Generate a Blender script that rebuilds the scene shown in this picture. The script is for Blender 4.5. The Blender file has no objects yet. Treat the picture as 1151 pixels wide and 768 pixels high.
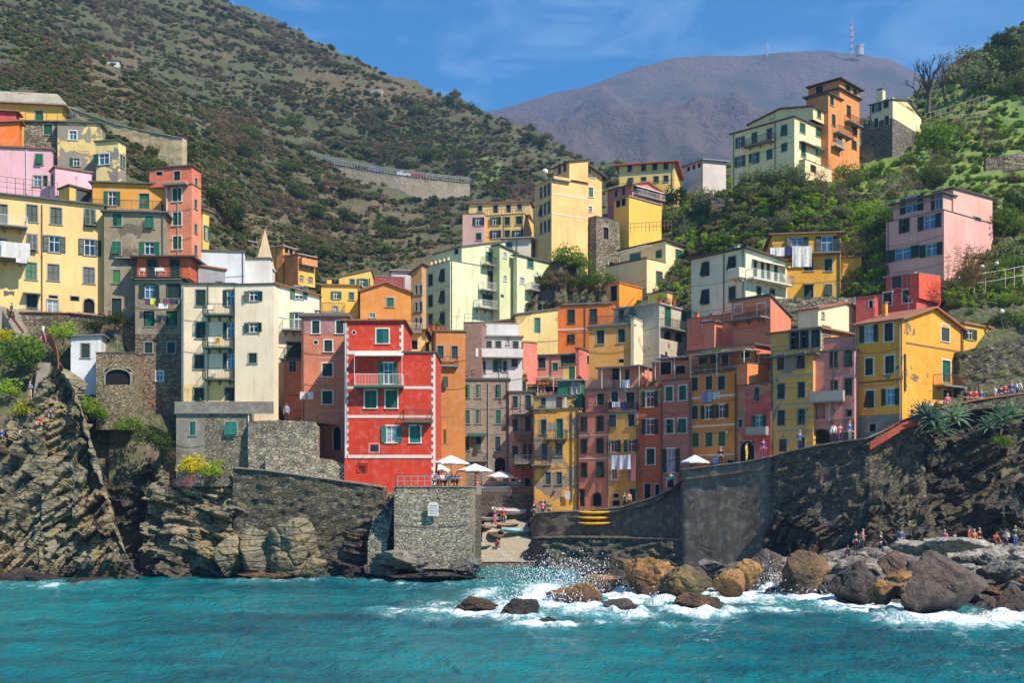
import bpy, bmesh, math, random
import numpy as np
from mathutils import Vector, Matrix, noise
random.seed(7); rng = np.random.default_rng(7)
SC = bpy.context.scene; COL = SC.collection
# survey of the view: focal length in photo pixels, principal column, horizon row, eye height in metres
F, HX, HY, CH = 1250.0, 575.5, 560.0, 7.2
SUN_AZ, SUN_EL = math.radians(48.5), math.radians(47)     # to the right of and behind the viewer
def P(px, py, Y): return Vector(((px-HX)/F*Y, Y, CH+(HY-py)/F*Y))
def at_water(px, py, z=0.0):
    Y = (CH-z)*F/(py-HY); return Vector(((px-HX)/F*Y, Y, z))
def lin(c): return tuple((x/255/12.92 if x/255 <= .04045 else ((x/255+.055)/1.055)**2.4) for x in c)

# ------------------------------------------------------------------ meshes
class MB:
    def __init__(s): s.v = []; s.f = []; s.m = []
    def quad(s, *p, m=0):
        i = len(s.v); s.v += [tuple(q) for q in p]; s.f.append(tuple(range(i, i+len(p)))); s.m.append(m)
    def box(s, x0, x1, y0, y1, z0, z1, m=0):
        i = len(s.v)
        s.v += [(x0,y0,z0),(x1,y0,z0),(x1,y1,z0),(x0,y1,z0),(x0,y0,z1),(x1,y0,z1),(x1,y1,z1),(x0,y1,z1)]
        for q in ((0,3,2,1),(4,5,6,7),(0,1,5,4),(1,2,6,5),(2,3,7,6),(3,0,4,7)):
            s.f.append(tuple(i+k for k in q)); s.m.append(m)
    def prism(s, pts, d, m=0):            # polygon pts (3-D) extruded by vector d
        n = len(pts); i = len(s.v); d = Vector(d)
        s.v += [tuple(p) for p in pts] + [tuple(Vector(p)+d) for p in pts]
        s.f.append(tuple(range(i+n-1, i-1, -1))); s.f.append(tuple(range(i+n, i+2*n))); s.m += [m, m]
        for k in range(n):
            s.f.append((i+k, i+(k+1)%n, i+n+(k+1)%n, i+n+k)); s.m.append(m)
    def tube(s, p0, p1, r0, r1=None, n=6, m=0, cap=True):
        r1 = r0 if r1 is None else r1
        p0, p1 = Vector(p0), Vector(p1); d = (p1-p0)
        if d.length < 1e-6: return
        d.normalize(); a = d.orthogonal().normalized(); b = d.cross(a); i = len(s.v)
        for p, r in ((p0, r0), (p1, r1)):
            for k in range(n):
                t = 2*math.pi*k/n; s.v.append(tuple(p+a*(r*math.cos(t))+b*(r*math.sin(t))))
        for k in range(n):
            s.f.append((i+k, i+(k+1)%n, i+n+(k+1)%n, i+n+k)); s.m.append(m)
        if cap:
            s.f.append(tuple(range(i+n-1, i-1, -1))); s.f.append(tuple(range(i+n, i+2*n))); s.m += [m, m]
    def path(s, pts, r, n=6, m=0):
        for a, b in zip(pts[:-1], pts[1:]): s.tube(a, b, r, r, n, m)
    def ball(s, c, r, n=8, k=6, m=0, sz=1.0):
        i = len(s.v); c = Vector(c)
        for a in range(1, k):
            t = math.pi*a/k
            for b in range(n):
                u = 2*math.pi*b/n
                s.v.append((c.x+r*math.sin(t)*math.cos(u), c.y+r*math.sin(t)*math.sin(u), c.z+r*sz*math.cos(t)))
        s.v += [(c.x, c.y, c.z+r*sz), (c.x, c.y, c.z-r*sz)]; top = len(s.v)-2
        for a in range(k-2):
            for b in range(n):
                s.f.append((i+a*n+b, i+(a+1)*n+b, i+(a+1)*n+(b+1)%n, i+a*n+(b+1)%n)); s.m.append(m)
        for b in range(n):
            s.f.append((top, i+b, i+(b+1)%n)); s.m.append(m)
            s.f.append((top+1, i+(k-2)*n+(b+1)%n, i+(k-2)*n+b)); s.m.append(m)
    def mesh(s, name, mats, smooth=False):
        me = bpy.data.meshes.new(name); me.from_pydata(s.v, [], s.f)
        for m in (mats if isinstance(mats, (list, tuple)) else [mats]): me.materials.append(m)
        me.polygons.foreach_set('material_index', s.m)
        if smooth: me.polygons.foreach_set('use_smooth', [True]*len(s.f))
        me.update(); return me
    def build(s, name, mats, parent=None, smooth=False, mat=None):
        return link(name, s.mesh(name, mats, smooth), parent, mat)
def link(name, me, parent=None, mat=None):
    o = bpy.data.objects.new(name, me); COL.objects.link(o)
    if parent is not None: o.parent = parent
    if mat is not None: o.matrix_basis = mat
    return o
def grid_mesh(name, V, nu, nv, mat, smooth=True):     # V: (nu*nv,3) row-major in v
    me = bpy.data.meshes.new(name); nf = (nu-1)*(nv-1)
    j, i = np.meshgrid(np.arange(nv-1), np.arange(nu-1), indexing='ij'); a = (j*nu+i).ravel()
    q = np.stack([a, a+1, a+nu+1, a+nu], 1).ravel()
    me.vertices.add(len(V)); me.vertices.foreach_set('co', np.asarray(V, np.float32).ravel())
    me.loops.add(nf*4); me.loops.foreach_set('vertex_index', q.astype(np.int32))
    me.polygons.add(nf); me.polygons.foreach_set('loop_start', np.arange(0, nf*4, 4, dtype=np.int32))
    me.polygons.foreach_set('use_smooth', np.full(nf, smooth))
    me.materials.append(mat); me.update(calc_edges=True); me.validate(); return me
def raw_mesh(name, V, Q, mats, midx=None, smooth=False):       # V (n,3), Q (m,k) constant k
    me = bpy.data.meshes.new(name); k = Q.shape[1]
    me.vertices.add(len(V)); me.vertices.foreach_set('co', np.asarray(V, np.float32).ravel())
    me.loops.add(len(Q)*k); me.loops.foreach_set('vertex_index', Q.astype(np.int32).ravel())
    me.polygons.add(len(Q)); me.polygons.foreach_set('loop_start', np.arange(0, len(Q)*k, k, dtype=np.int32))
    me.polygons.foreach_set('use_smooth', np.full(len(Q), smooth))
    for m in (mats if isinstance(mats, (list, tuple)) else [mats]): me.materials.append(m)
    if midx is not None: me.polygons.foreach_set('material_index', midx.astype(np.int32))
    me.update(calc_edges=True); return me
def tag(o, label=None, cat=None, group=None, kind=None):
    if label: o['label'] = label
    if cat: o['category'] = cat
    if group: o['group'] = group
    if kind: o['kind'] = kind
    return o
def empty(name, loc, rz=0.0):
    o = bpy.data.objects.new(name, None); COL.objects.link(o); o.location = loc; o.rotation_euler = (0, 0, rz)
    o.empty_display_size = .3; return o
def copy_tree(o, parent=None):
    c = o.copy(); COL.objects.link(c)
    if parent is not None: c.parent = parent
    for ch in list(o.children): copy_tree(ch, c)
    return c

# ------------------------------------------------------------------ materials
class NT:
    def __init__(s, name):
        s.mat = bpy.data.materials.new(name); s.mat.use_nodes = True
        s.t = s.mat.node_tree; s.t.nodes.clear()
        s.out = s.t.nodes.new('ShaderNodeOutputMaterial')
    def n(s, typ, ins=None, **at):
        x = s.t.nodes.new('ShaderNode'+typ)
        for k, v in at.items(): setattr(x, k, v)
        for k, v in (ins or {}).items(): s.set(x.inputs[k], v)
        return x
    def set(s, sock, v):
        if isinstance(v, bpy.types.NodeSocket): s.t.links.new(v, sock)
        elif isinstance(v, bpy.types.Node): s.t.links.new(v.outputs[0], sock)
        else:
            if sock.type == 'RGBA' and len(v) == 3: v = (*v, 1)
            sock.default_value = v
    def math(s, op, a, b=0.0, c=None, clamp=False):
        x = s.t.nodes.new('ShaderNodeMath'); x.operation = op; x.use_clamp = clamp
        s.set(x.inputs[0], a); s.set(x.inputs[1], b)
        if c is not None: s.set(x.inputs[2], c)
        return x.outputs[0]
    def ramp(s, v, lo, hi, a=0.0, b=1.0):
        x = s.n('MapRange', {'Value': v, 'From Min': lo, 'From Max': hi, 'To Min': a, 'To Max': b}); x.clamp = True
        return x.outputs[0]
    def mix(s, f, a, b, mode='MIX'):
        x = s.t.nodes.new('ShaderNodeMix'); x.data_type = 'RGBA'; x.blend_type = mode
        s.set(x.inputs[0], f); s.set(x.inputs[6], a); s.set(x.inputs[7], b); return x.outputs[2]
    def pos(s, scale=(1,1,1), rot=(0,0,0)):
        g = s.n('NewGeometry'); m = s.n('Mapping', {'Vector': g.outputs['Position'], 'Scale': scale, 'Rotation': rot})
        return m.outputs[0]
    def noise(s, vec, scale, detail=4, rough=.55, dist=0.0):
        return s.n('TexNoise', {'Vector': vec, 'Scale': scale, 'Detail': detail, 'Roughness': rough, 'Distortion': dist}).outputs[0]
    def bump(s, h, strength=.3, dist=.1, normal=None):
        ins = {'Height': h, 'Strength': strength, 'Distance': dist}
        if normal is not None: ins['Normal'] = normal
        return s.n('Bump', ins).outputs[0]
    def bsdf(s, color, rough=.8, normal=None, **kw):
        ins = {'Base Color': color, 'Roughness': rough}
        if normal is not None: ins['Normal'] = normal
        for k, v in kw.items(): ins[k] = v
        b = s.n('BsdfPrincipled', ins); s.t.links.new(b.outputs[0], s.out.inputs[0]); return b
_MC = {}
def plain(name, c, rough=.6, **kw):
    key = (name, c, rough)
    if key in _MC: return _MC[key]
    t = NT(name); v = t.noise(t.pos(), 3.0, 3)
    col = t.mix(t.ramp(v, .3, .7), tuple(x*.82 for x in lin(c)), lin(c))
    t.bsdf(col, rough, **kw); _MC[key] = t.mat; return t.mat
def plaster(c, wear=.2, peel=0.0, under=(150,138,120), c2=None, zsplit=None):
    """lime-washed render: blotches, run-off streaks, and where it has come off the rough coat beneath"""
    key = ('pl', c, wear, peel, under, c2, zsplit)
    if key in _MC: return _MC[key]
    t = NT('plaster'); p = t.pos(); base = lin(c); off = random.uniform(0, 90)
    po = t.n('VectorMath', {0: p, 1: (off, off*.7, 0)}, operation='ADD').outputs[0]
    big = t.noise(po, .28, 6, .6); mid = t.noise(po, 1.6, 5, .6)
    st = t.n('Mapping', {'Vector': po, 'Scale': (1.5, 1.5, .16)}).outputs[0]; streak = t.noise(st, 1.3, 5, .65)
    if c2 is not None:
        z = t.n('SeparateXYZ', {0: p}).outputs[2]
        f = t.ramp(t.math('ADD', z, t.math('MULTIPLY', mid, .8)), zsplit+.3, zsplit+.5); base = t.mix(f, lin(c2), base)
        lo = t.mix(1.0, base, (.85, .83, .80), 'MULTIPLY')
    else: lo = tuple(x*q for x, q in zip(base, (.82, .79, .76)))
    pale = t.mix(.30, base, (.72, .68, .6))
    col = t.mix(t.ramp(big, .38, .66), lo, base)
    col = t.mix(t.math('MULTIPLY', t.ramp(mid, .5, .72), .34+.4*wear), col, pale)
    col = t.mix(t.math('MULTIPLY', t.ramp(streak, .52, .75), .2+.5*wear), col, (.2, .18, .155))
    h = t.noise(po, 9, 4); hh = h
    if peel > 0:
        pn = t.noise(po, .42, 9, .66, .5); f = t.ramp(pn, .66-.3*peel, .675-.3*peel)
        und = t.mix(mid, tuple(x*.7 for x in lin(under)), lin(under))
        col = t.mix(f, col, und); hh = t.math('SUBTRACT', h, t.math('MULTIPLY', f, 1.2))
    t.bsdf(col, .88, t.bump(hh, .45, .05)); _MC[key] = t.mat; return t.mat
def stone(c=(140,130,112), c2=(95,88,76), size=2.2, flat=2.0, mortar=(120,112,98), red=0.0, rough_h=1.0, moss=0.0, key=None):
    k = ('st', c, c2, size, flat, red, moss)
    if k in _MC: return _MC[k]
    t = NT('rubble_stone'); p = t.pos()
    w = t.n('TexNoise', {'Vector': p, 'Scale': 1.7, 'Detail': 2}).outputs[1]
    wob = t.n('VectorMath', {0: w, 1: (.35, .35, .22)}, operation='MULTIPLY').outputs[0]
    pp = t.n('VectorMath', {0: p, 1: wob}, operation='ADD').outputs[0]
    q = t.n('Mapping', {'Vector': pp, 'Scale': (1, 1, flat)}).outputs[0]
    vo = t.n('TexVoronoi', {'Vector': q, 'Scale': size}); ve = t.n('TexVoronoi', {'Vector': q, 'Scale': size}, feature='DISTANCE_TO_EDGE')
    r = t.n('SeparateColor', {0: vo.outputs['Color']}).outputs
    big = t.noise(p, .35, 5); fine = t.noise(p, 11, 4)
    col = t.mix(r[0], lin(c2), lin(c)); col = t.mix(t.math('MULTIPLY', r[1], .35), col, lin((185,170,140)))
    if red > 0: col = t.mix(t.math('MULTIPLY', t.ramp(t.noise(p, .45, 5), .5, .62), t.ramp(r[2], .5, .9, 0, red)), col, lin((165,72,48)))
    edge = t.ramp(ve.outputs[0], .015, .07)
    col = t.mix(edge, t.mix(1.0, lin(mortar), (.6,.58,.55), 'MULTIPLY'), col)
    col = t.mix(t.math('MULTIPLY', t.ramp(big, .4, .65), .55), col, t.mix(1.0, col, (.5,.49,.47), 'MULTIPLY'))
    if moss > 0: col = t.mix(t.math('MULTIPLY', t.ramp(t.noise(p, .6, 6), .5, .62), moss), col, lin((88,92,48)))
    h = t.math('ADD', t.math('MULTIPLY', t.ramp(ve.outputs[0], 0, .12), 1.0), t.math('MULTIPLY', t.math('ADD', fine, r[0]), .5))
    t.bsdf(col, .92, t.bump(h, .9*rough_h, .14)); _MC[k] = t.mat; return t.mat
def roof_tile(c=(176,102,66), c2=(128,84,62)):
    k = ('rt', c, c2)
    if k in _MC: return _MC[k]
    t = NT('roof_tiles'); tc = t.n('TexCoord').outputs['Object']; p = t.pos()
    wv = t.n('TexWave', {'Vector': tc, 'Scale': 1.4, 'Distortion': .6, 'Detail': 1}, bands_direction='X')
    wz = t.n('TexWave', {'Vector': tc, 'Scale': 1.1, 'Distortion': .6}, bands_direction='Y')
    n = t.noise(p, 5, 4); b = t.noise(p, .6, 4)
    col = t.mix(t.ramp(n, .3, .7), lin(c2), lin(c)); col = t.mix(t.math('MULTIPLY', t.ramp(b, .45, .7), .5), col, lin((150,130,105)))
    t.bsdf(col, .9, t.bump(t.math('ADD', wv.outputs[1], t.math('MULTIPLY', wz.outputs[1], .5)), .7, .08)); _MC[k] = t.mat; return t.mat
def slate(c=(120,114,104)):
    k = ('sl', c)
    if k in _MC: return _MC[k]
    t = NT('slate_slab'); p = t.pos(); v = t.n('TexVoronoi', {'Vector': p, 'Scale': 1.6})
    n = t.noise(p, 2.5, 6); r = t.n('SeparateColor', {0: v.outputs['Color']}).outputs[0]
    col = t.mix(t.math('ADD', t.math('MULTIPLY', n, .6), t.math('MULTIPLY', r, .4)), tuple(x*.55 for x in lin(c)), lin(c))
    t.bsdf(col, .85, t.bump(n, .4, .08)); _MC[k] = t.mat; return t.mat
M = dict(
 white=plain('white_paint', (222,218,208), .6), grey=plain('grey_surround', (150,148,142), .7), stonetrim=plain('stone_trim', (172,164,150), .8),
 g=plain('green_shutter', (18,96,66), .55), d=plain('dark_green_shutter', (16,52,42), .55), t=plain('teal_shutter', (20,108,96), .55),
 b=plain('grey_green_shutter', (62,74,72), .55), n=plain('brown_shutter', (78,52,40), .6), lg=plain('bright_green_shutter', (62,128,42), .55),
 pk=plain('pink_shutter', (190,110,105), .6), iron=plain('iron_rail', (64,66,62), .5), rust=plain('rusty_rail', (108,72,50), .6), wrail=plain('white_rail', (205,205,200), .5),
 grail=plain('green_rail', (30,84,68), .5), conc=plaster((158,152,142), .5), slab=plain('slab_concrete', (128,130,122), .8), slabg=plain('green_painted_slab', (64,92,82), .7), pipe=plain('downpipe', (92,88,78), .5),
 wpipe=plain('white_downpipe', (205,205,200), .5), wood=plain('weathered_wood', (112,92,70), .8), canvas=plain('white_canvas', (225,225,222), .8), metal=plain('galvanised_metal', (150,152,152), .4))
def glass_mat(name, c, rough=.08):
    t = NT(name); t.bsdf(t.mix(t.ramp(t.noise(t.pos(), .9, 2), .35, .65), tuple(x*.5 for x in lin(c)), lin(c)), rough, **{'Specular IOR Level': .8}); return t.mat
M['glass'] = glass_mat('window_glass', (38,52,62)); M['glassb'] = glass_mat('blue_window_glass', (70,112,150)); M['glassc'] = glass_mat('curtained_glass', (150,158,162), .2)
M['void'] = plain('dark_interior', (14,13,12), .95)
# ------------------------------------------------------------------ lie of the land: surveyed spot heights (column, row, distance), joined by a thin-plate sheet
SPOTS = [(-300,455,106),(0,446,103),(-300,352,110),(0,352,110),(60,353,110.5),(120,362,110),(95,440,106.5),(120,470,105),(150,485,104.5),(30,458,102),(180,490,106),(240,528,104),(300,520,104.5),(322,474,108),(370,522,106),(440,549,101),(500,546,121),(560,549,130),(575,577,126),(620,579,122.5),(650,582,119.5),(690,575,117.5),(745,558,114),(780,548,112),(828,528,107.5),(868,512,105),(912,503,103),(960,496,101),(1014,474,98.5),(1080,456,100.5),(1151,446,102),(1400,420,104),(1092,452,103),(1151,443,104),(1092,396,106.5),
 (650,480,140),(740,440,125),(800,412,122),(870,400,114),(930,378,112),(1000,370,112),(1060,345,113),(1100,400,106),(1110,372,108),(1151,365,110),(1400,340,112),(540,440,136),(470,430,128),(420,400,124),(350,410,118),(300,350,124),(250,335,122),(200,340,121),(117,305,119),(60,255,123),(0,245,123),(-300,245,123),(0,200,134),(80,200,134),(140,220,140),(140,166,170),(-300,180,140),
 (240,300,160),(300,314,170),(350,322,172),(400,345,150),(450,340,150),
 (200,166,175),(80,126,172),(150,100,230),(100,60,300),(0,0,400),(100,0,450),(-300,0,400),(0,120,180),(40,85,230),(240,0,610),(330,40,565),(430,88,522),(545,128,472),(620,166,432),(680,192,402),(240,50,900),(430,130,760),(545,170,700),(680,225,600),(0,-130,640),(-300,-260,620),(-300,-150,900),(0,-60,900),
 (300,130,410),(375,188,345),(450,226,340),(528,218,350),(300,232,262),(400,284,215),(350,312,185),(460,275,240),(560,226,300),(600,242,260),(250,160,270),(220,230,210),(200,130,260),(480,160,420),(560,180,380),
 (480,400,144),(560,372,148),(640,284,160),(600,290,154),(628,288,149),(655,286,155),(560,292,168),(600,325,152),
 (700,266,166),(730,230,182),(850,205,178),(900,200,168),(950,172,180),(1010,142,182),(1060,118,192),(1151,80,195),(1151,36,240),(1100,55,240),(1050,97,236),(1010,125,226),(960,155,216),(900,188,202),(820,208,198),(770,212,204),(720,205,214),(1151,95,330),(1050,145,330),(900,205,300),(800,222,280),(700,215,450),(1400,-120,250),(1400,-60,350),
 (1000,205,152),(1100,190,152),(1060,160,165),(1151,150,165),(830,206,147),(893,205,143),(930,203,142),(860,228,142),(640,322,144),(672,316,145),(900,262,134),(1000,268,126),(1060,302,121),(1130,300,119),(1151,240,132),(830,268,142),(760,292,154),(700,318,154),(800,240,165),(870,232,155),(950,235,142),(1400,240,130),(690,360,148),(700,374,138),(760,354,137),(660,322,151),(800,350,128),(900,338,128),(950,338,125),(1000,340,122)]
def _solve():
    S = np.array(SPOTS, float); Z = CH+(HY-S[:,1])/F*S[:,2]
    U = np.stack([S[:,0]/300, np.log(S[:,2])*4.0], 1); n = len(S)
    d = np.linalg.norm(U[:,None]-U[None], axis=2); K = d*d*np.log(d+1e-9)
    A = np.zeros((n+3, n+3)); A[:n,:n] = K+np.eye(n)*.004; A[:n,n] = 1; A[:n,n+1:] = U; A[n,:n] = 1; A[n+1:,:n] = U.T
    tt = np.linalg.solve(A, np.concatenate([Z/S[:,2], np.zeros(3)])); return U, tt
_U, _T = _solve()
def tz(X, Y):                      # ground height; X, Y scalars or arrays
    X = np.atleast_1d(np.asarray(X, float)); Y = np.atleast_1d(np.asarray(Y, float)); px = X/Y*F+HX
    q = np.stack([px.ravel()/300, np.log(Y.ravel())*4.0], 1); out = np.empty(len(q))
    for i in range(0, len(q), 20000):
        d = np.linalg.norm(q[i:i+20000,None]-_U[None], axis=2); k = d*d*np.log(d+1e-9)
        out[i:i+20000] = k@_T[:-3]+_T[-3]+q[i:i+20000]@_T[-2:]
    return (out*Y.ravel()).reshape(X.shape)
def tz1(x, y): return float(tz(x, y)[0])
_YS = np.geomspace(100, 700, 700)
def hit(px, py, ymin=100):         # where a line of sight meets the ground
    k = (px-HX)/F; z = CH+(HY-py)/F*_YS; g = tz(k*_YS, _YS); m = (g > z) & (_YS > ymin)
    Y = _YS[np.argmax(m)] if m.any() else 400.0
    return Vector((k*Y, Y, tz1(k*Y, Y)))
# ------------------------------------------------------------------ houses
_WC = {}
def r5(x): return max(.2, round(x/.05)*.05)
def shutter_leaf(w, h, mat):
    k = ('leaf', r5(w), r5(h), mat.name)
    if k in _WC: return _WC[k]
    b = MB(); fw = min(.07, w*.2)
    b.box(0, fw, 0, .04, 0, h); b.box(w-fw, w, 0, .04, 0, h); b.box(fw, w-fw, 0, .04, 0, .09); b.box(fw, w-fw, 0, .04, h-.09, h)
    b.box(fw, w-fw, .001, .039, h*.48, h*.48+.07)
    z = .1
    while z < h-.12:
        b.quad((fw, .008, z), (w-fw, .008, z), (w-fw, .034, z+.085), (fw, .034, z+.085)); z += .07
    b.quad((fw, .037, 0), (w-fw, .037, 0), (w-fw, .037, h), (fw, .037, h))
    _WC[k] = b.mesh('shutter', mat); return _WC[k]
def surround(w, h, mat, sill=True, arch=False):
    k = ('sur', r5(w), r5(h), mat.name, sill, arch)
    if k in _WC: return _WC[k]
    b = MB(); t = .11
    if arch:
        n = 10; rz = min(h*.45, w/2); cz = h-rz
        for s in (-1, 1): b.box(min(s*w/2, s*(w/2+t)), max(s*w/2, s*(w/2+t)), -.035, .12, 0, cz)
        for i in range(n):
            a0, a1 = math.pi*i/n, math.pi*(i+1)/n
            q = [(math.cos(a)*r, -.035, cz+math.sin(a)*rr) for a, r, rr in ((a0, w/2, rz), (a1, w/2, rz), (a1, w/2+t, rz+t), (a0, w/2+t, rz+t))]
            b.prism(q, (0, .1, 0))
    else:
        b.box(-w/2-t, -w/2, -.03, .1, -.0, h+t); b.box(w/2, w/2+t, -.03, .1, -.0, h+t); b.box(-w/2, w/2, -.03, .1, h, h+t)
    if sill: b.box(-w/2-t-.05, w/2+t+.05, -.1, .14, -.07, -.001)
    _WC[k] = b.mesh('window', mat); return _WC[k]
def pane_mesh(w, h, glass, fr):
    k = ('pane', r5(w), r5(h), glass.name, fr.name)
    if k in _WC: return _WC[k]
    b = MB(); t = .06
    b.quad((-w/2, .13, 0), (w/2, .13, 0), (w/2, .13, h), (-w/2, .13, h), m=0)
    for x in (-w/2, -t/2, w/2-t): b.box(x, x+t, .08, .128, 0, h, 1)
    for z in (0, h-t, h*.62): b.box(-w/2+t, -t/2, .085, .127, z, z+t, 1); b.box(t/2, w/2-t, .085, .127, z, z+t, 1)
    _WC[k] = b.mesh('pane', [glass, fr]); return _WC[k]
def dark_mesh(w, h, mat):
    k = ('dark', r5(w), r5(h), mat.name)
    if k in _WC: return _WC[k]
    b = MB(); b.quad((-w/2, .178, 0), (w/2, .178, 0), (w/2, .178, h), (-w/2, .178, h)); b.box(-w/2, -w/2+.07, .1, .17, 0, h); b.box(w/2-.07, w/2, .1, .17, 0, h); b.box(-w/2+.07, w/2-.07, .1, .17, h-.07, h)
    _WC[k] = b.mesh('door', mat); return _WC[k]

HOUSES = []
class House:
    def __init__(s, kind, label, cat, xl, xc, xr, yt, yb, Y, rot, mat, roof='slab', dep=7.0, sh='g', sur='stonetrim', root=None, wall='wall', roofm=None, rise=0.0, over=.35, zb=None, thick=.16, anchor='c', par=.9):
        r = math.radians(rot); s.r = r; s.c, s.s = math.cos(r), math.sin(r)
        if anchor == 'l':       # Y is the depth at the left end of the front face
            kl, kc = (xl-HX)/F, (xc-HX)/F; w = (kc-kl)*Y/(s.c+kc*s.s); Y = Y-w*s.s
        s.xc, s.Y = xc, Y; s.C = P(xc, yt, Y); s.Xc = s.C.x
        s.wL = -s.lx(xl); s.wR = s.ly(xr) if xr > xc+.5 else dep
        s.showR = xr > xc+.5
        if s.wR < .3 or s.wR > 28:
            print('BADR', kind, label, xl, xc, xr, round(s.wR,1)); s.wR = dep
        if s.wL > 28 or s.wL < .3: print('BADL', label, xl, xc, s.wL)
        s.zb = P(xc, yb, Y).z if zb is None else zb
        if root is None or zb is None and yb > yt+60:
            cs = [(s.Xc-a*s.wL*s.c+b*s.wR*s.s, Y+a*s.wL*s.s+b*s.wR*s.c) for a in (0, 1) for b in (0, 1)]
            s.zb = min(s.zb, min(tz1(*q) for q in cs)-.3)
        s.h = s.C.z-s.zb
        s.W = Matrix.Translation((s.Xc, Y, s.zb)) @ Matrix.Rotation(-r, 4, 'Z')
        s.new = root is None
        if root is None:
            s.root = empty(kind, (s.Xc, Y, s.zb), -r); tag(s.root, label, cat); s.Winv = s.W.inverted()
        else: s.root = root.root; s.Winv = root.W.inverted()
        s.mat, s.roof, s.rise, s.sh, s.sur, s.wall, s.over, s.thick, s.par = mat, roof, rise, M[sh], M[sur], wall, over, thick, par
        s.roofm = roofm or slate(); s.op = {'L': [], 'R': []}; s.roof_o = None
        HOUSES.append(s)
    # pixel column -> coordinate along each face
    def lx(s, px): k = (px-HX)/F; return -(s.Xc-k*s.Y)/(s.c+k*s.s)
    def ly(s, px): k = (px-HX)/F; return (k*s.Y-s.Xc)/(s.s-k*s.c)
    def a(s, face, px): return s.lx(px) if face == 'L' else s.ly(px)
    def dep_at(s, face, a): return s.Y - a*s.s if face == 'L' else s.Y + a*s.c
    def z(s, face, px, py):
        Y = s.dep_at(face, s.a(face, px)); return CH+(HY-py)/F*Y-s.zb
    def FM(s, face, a, z, out=0.0):       # frame on a face: x along it, y inward, z up
        m = Matrix.Translation((a, -out, z)) if face == 'L' else Matrix.Translation((out, a, z)) @ Matrix.Rotation(math.pi/2, 4, 'Z')
        return s.Winv @ s.W @ m
    def win(s, face, typ, xs, ys, w, h, sh=None, sur=None, glass='glass', sill=True):
        shm = M[sh] if sh else s.sh; sm = M[sur] if sur else s.sur
        ty0 = typ
        for y in ys:
            x0 = xs[0]; zc = s.z(face, x0, y); Y0 = s.dep_at(face, s.a(face, x0)); hm = r5(h/F*Y0)
            for x in xs:
                typ = ty0
                if ty0 == 'S' and face == 'L':
                    q_ = random.random(); typ = 'T' if q_ < .1 and h > 11 else ('Q' if q_ < .28 else 'S')
                a0, a1 = s.a(face, x-w/2), s.a(face, x+w/2); a = (a0+a1)/2; wm = abs(a1-a0)
                if typ in 'O': wm = wm*.52
                if typ == 'H': wm = wm*.66
                wm = r5(wm); z0 = zc-hm/2
                if typ == 'H': a -= (abs(a1-a0)-wm)/2*1.0 - wm*.0; a += (abs(a1-a0)-wm)
                s.op[face].append((a-wm/2, a+wm/2, z0, z0+hm))
                m = s.FM(face, a, z0)
                if typ == 'A':
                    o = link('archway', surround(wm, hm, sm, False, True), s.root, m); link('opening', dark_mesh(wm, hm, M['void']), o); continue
                o = link('window' if typ not in 'DK' else 'doorway', surround(wm, hm, sm, sill and typ not in 'DK'), s.root, m)
                if typ in 'OWH': link('pane', pane_mesh(wm, hm, M[glass], M['white']), o)
                if typ in 'O':
                    for sx in (-1, 1):
                        ang = random.uniform(-.12, .0) if random.random() < .8 else random.uniform(-.5, -.2)
                        lm = shutter_leaf(wm/2, hm, shm)
                        base = Matrix.Translation((sx*(wm/2+.02), -.06, 0)) @ (Matrix.Rotation(ang, 4, 'Z') if sx > 0 else Matrix.Rotation(-ang, 4, 'Z') @ Matrix.Translation((-wm/2, 0, 0)))
                        link('shutter', lm, o, base)
                elif typ == 'H':
                    link('shutter', shutter_leaf(wm/2, hm, shm), o, Matrix.Translation((-wm-.02, -.06, 0)))
                elif typ == 'Q':
                    lm = shutter_leaf(wm/2, hm, shm); u_, v_ = random.uniform(.25, 1.1), random.choice((0, random.uniform(.15, .9)))
                    link('shutter', lm, o, Matrix.Translation((-wm/2, .03, 0)) @ Matrix.Rotation(-u_, 4, 'Z')); link('shutter', lm, o, Matrix.Translation((wm/2, .03, 0)) @ Matrix.Rotation(v_, 4, 'Z') @ Matrix.Translation((-wm/2, 0, 0))); link('pane', pane_mesh(wm, hm, M[glass], M['white']), o)
                elif typ in 'ST':
                    lm = shutter_leaf(wm/2, hm, shm); q = random.random()
                    for sx in (0, 1):
                        mm = Matrix.Translation((-wm/2+sx*wm/2, .05, 0))
                        if typ == 'T': mm = Matrix.Translation((-wm/2+sx*wm/2, .0, hm)) @ Matrix.Rotation(-.28, 4, 'X') @ Matrix.Translation((0, 0, -hm))
                        link('shutter', lm, o, mm)
                    if typ == 'T': link('pane', dark_mesh(wm, hm, M['void']), o)
                elif typ == 'D':
                    lm = shutter_leaf(wm/2, hm, shm)
                    for sx in (0, 1): link('door_leaf', lm, o, Matrix.Translation((-wm/2+sx*wm/2, .09, 0)))
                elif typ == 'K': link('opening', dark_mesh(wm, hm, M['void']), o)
        return s
    def oculus(s, face, x, y, r):
        b = MB(); R = r/F*s.Y; n = 14; a = s.a(face, x)
        b.prism([(math.cos(2*math.pi*k/n)*R, -.03, math.sin(2*math.pi*k/n)*R) for k in range(n)], (0, .02, 0), 0)
        b.prism([(math.cos(2*math.pi*k/n)*R*.72, -.036, math.sin(2*math.pi*k/n)*R*.72) for k in range(n)], (0, .02, 0), 1)
        b.build('oculus', [s.sur, M['void']], s.root, mat=s.FM(face, a, s.z(face, x, y)))
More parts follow.
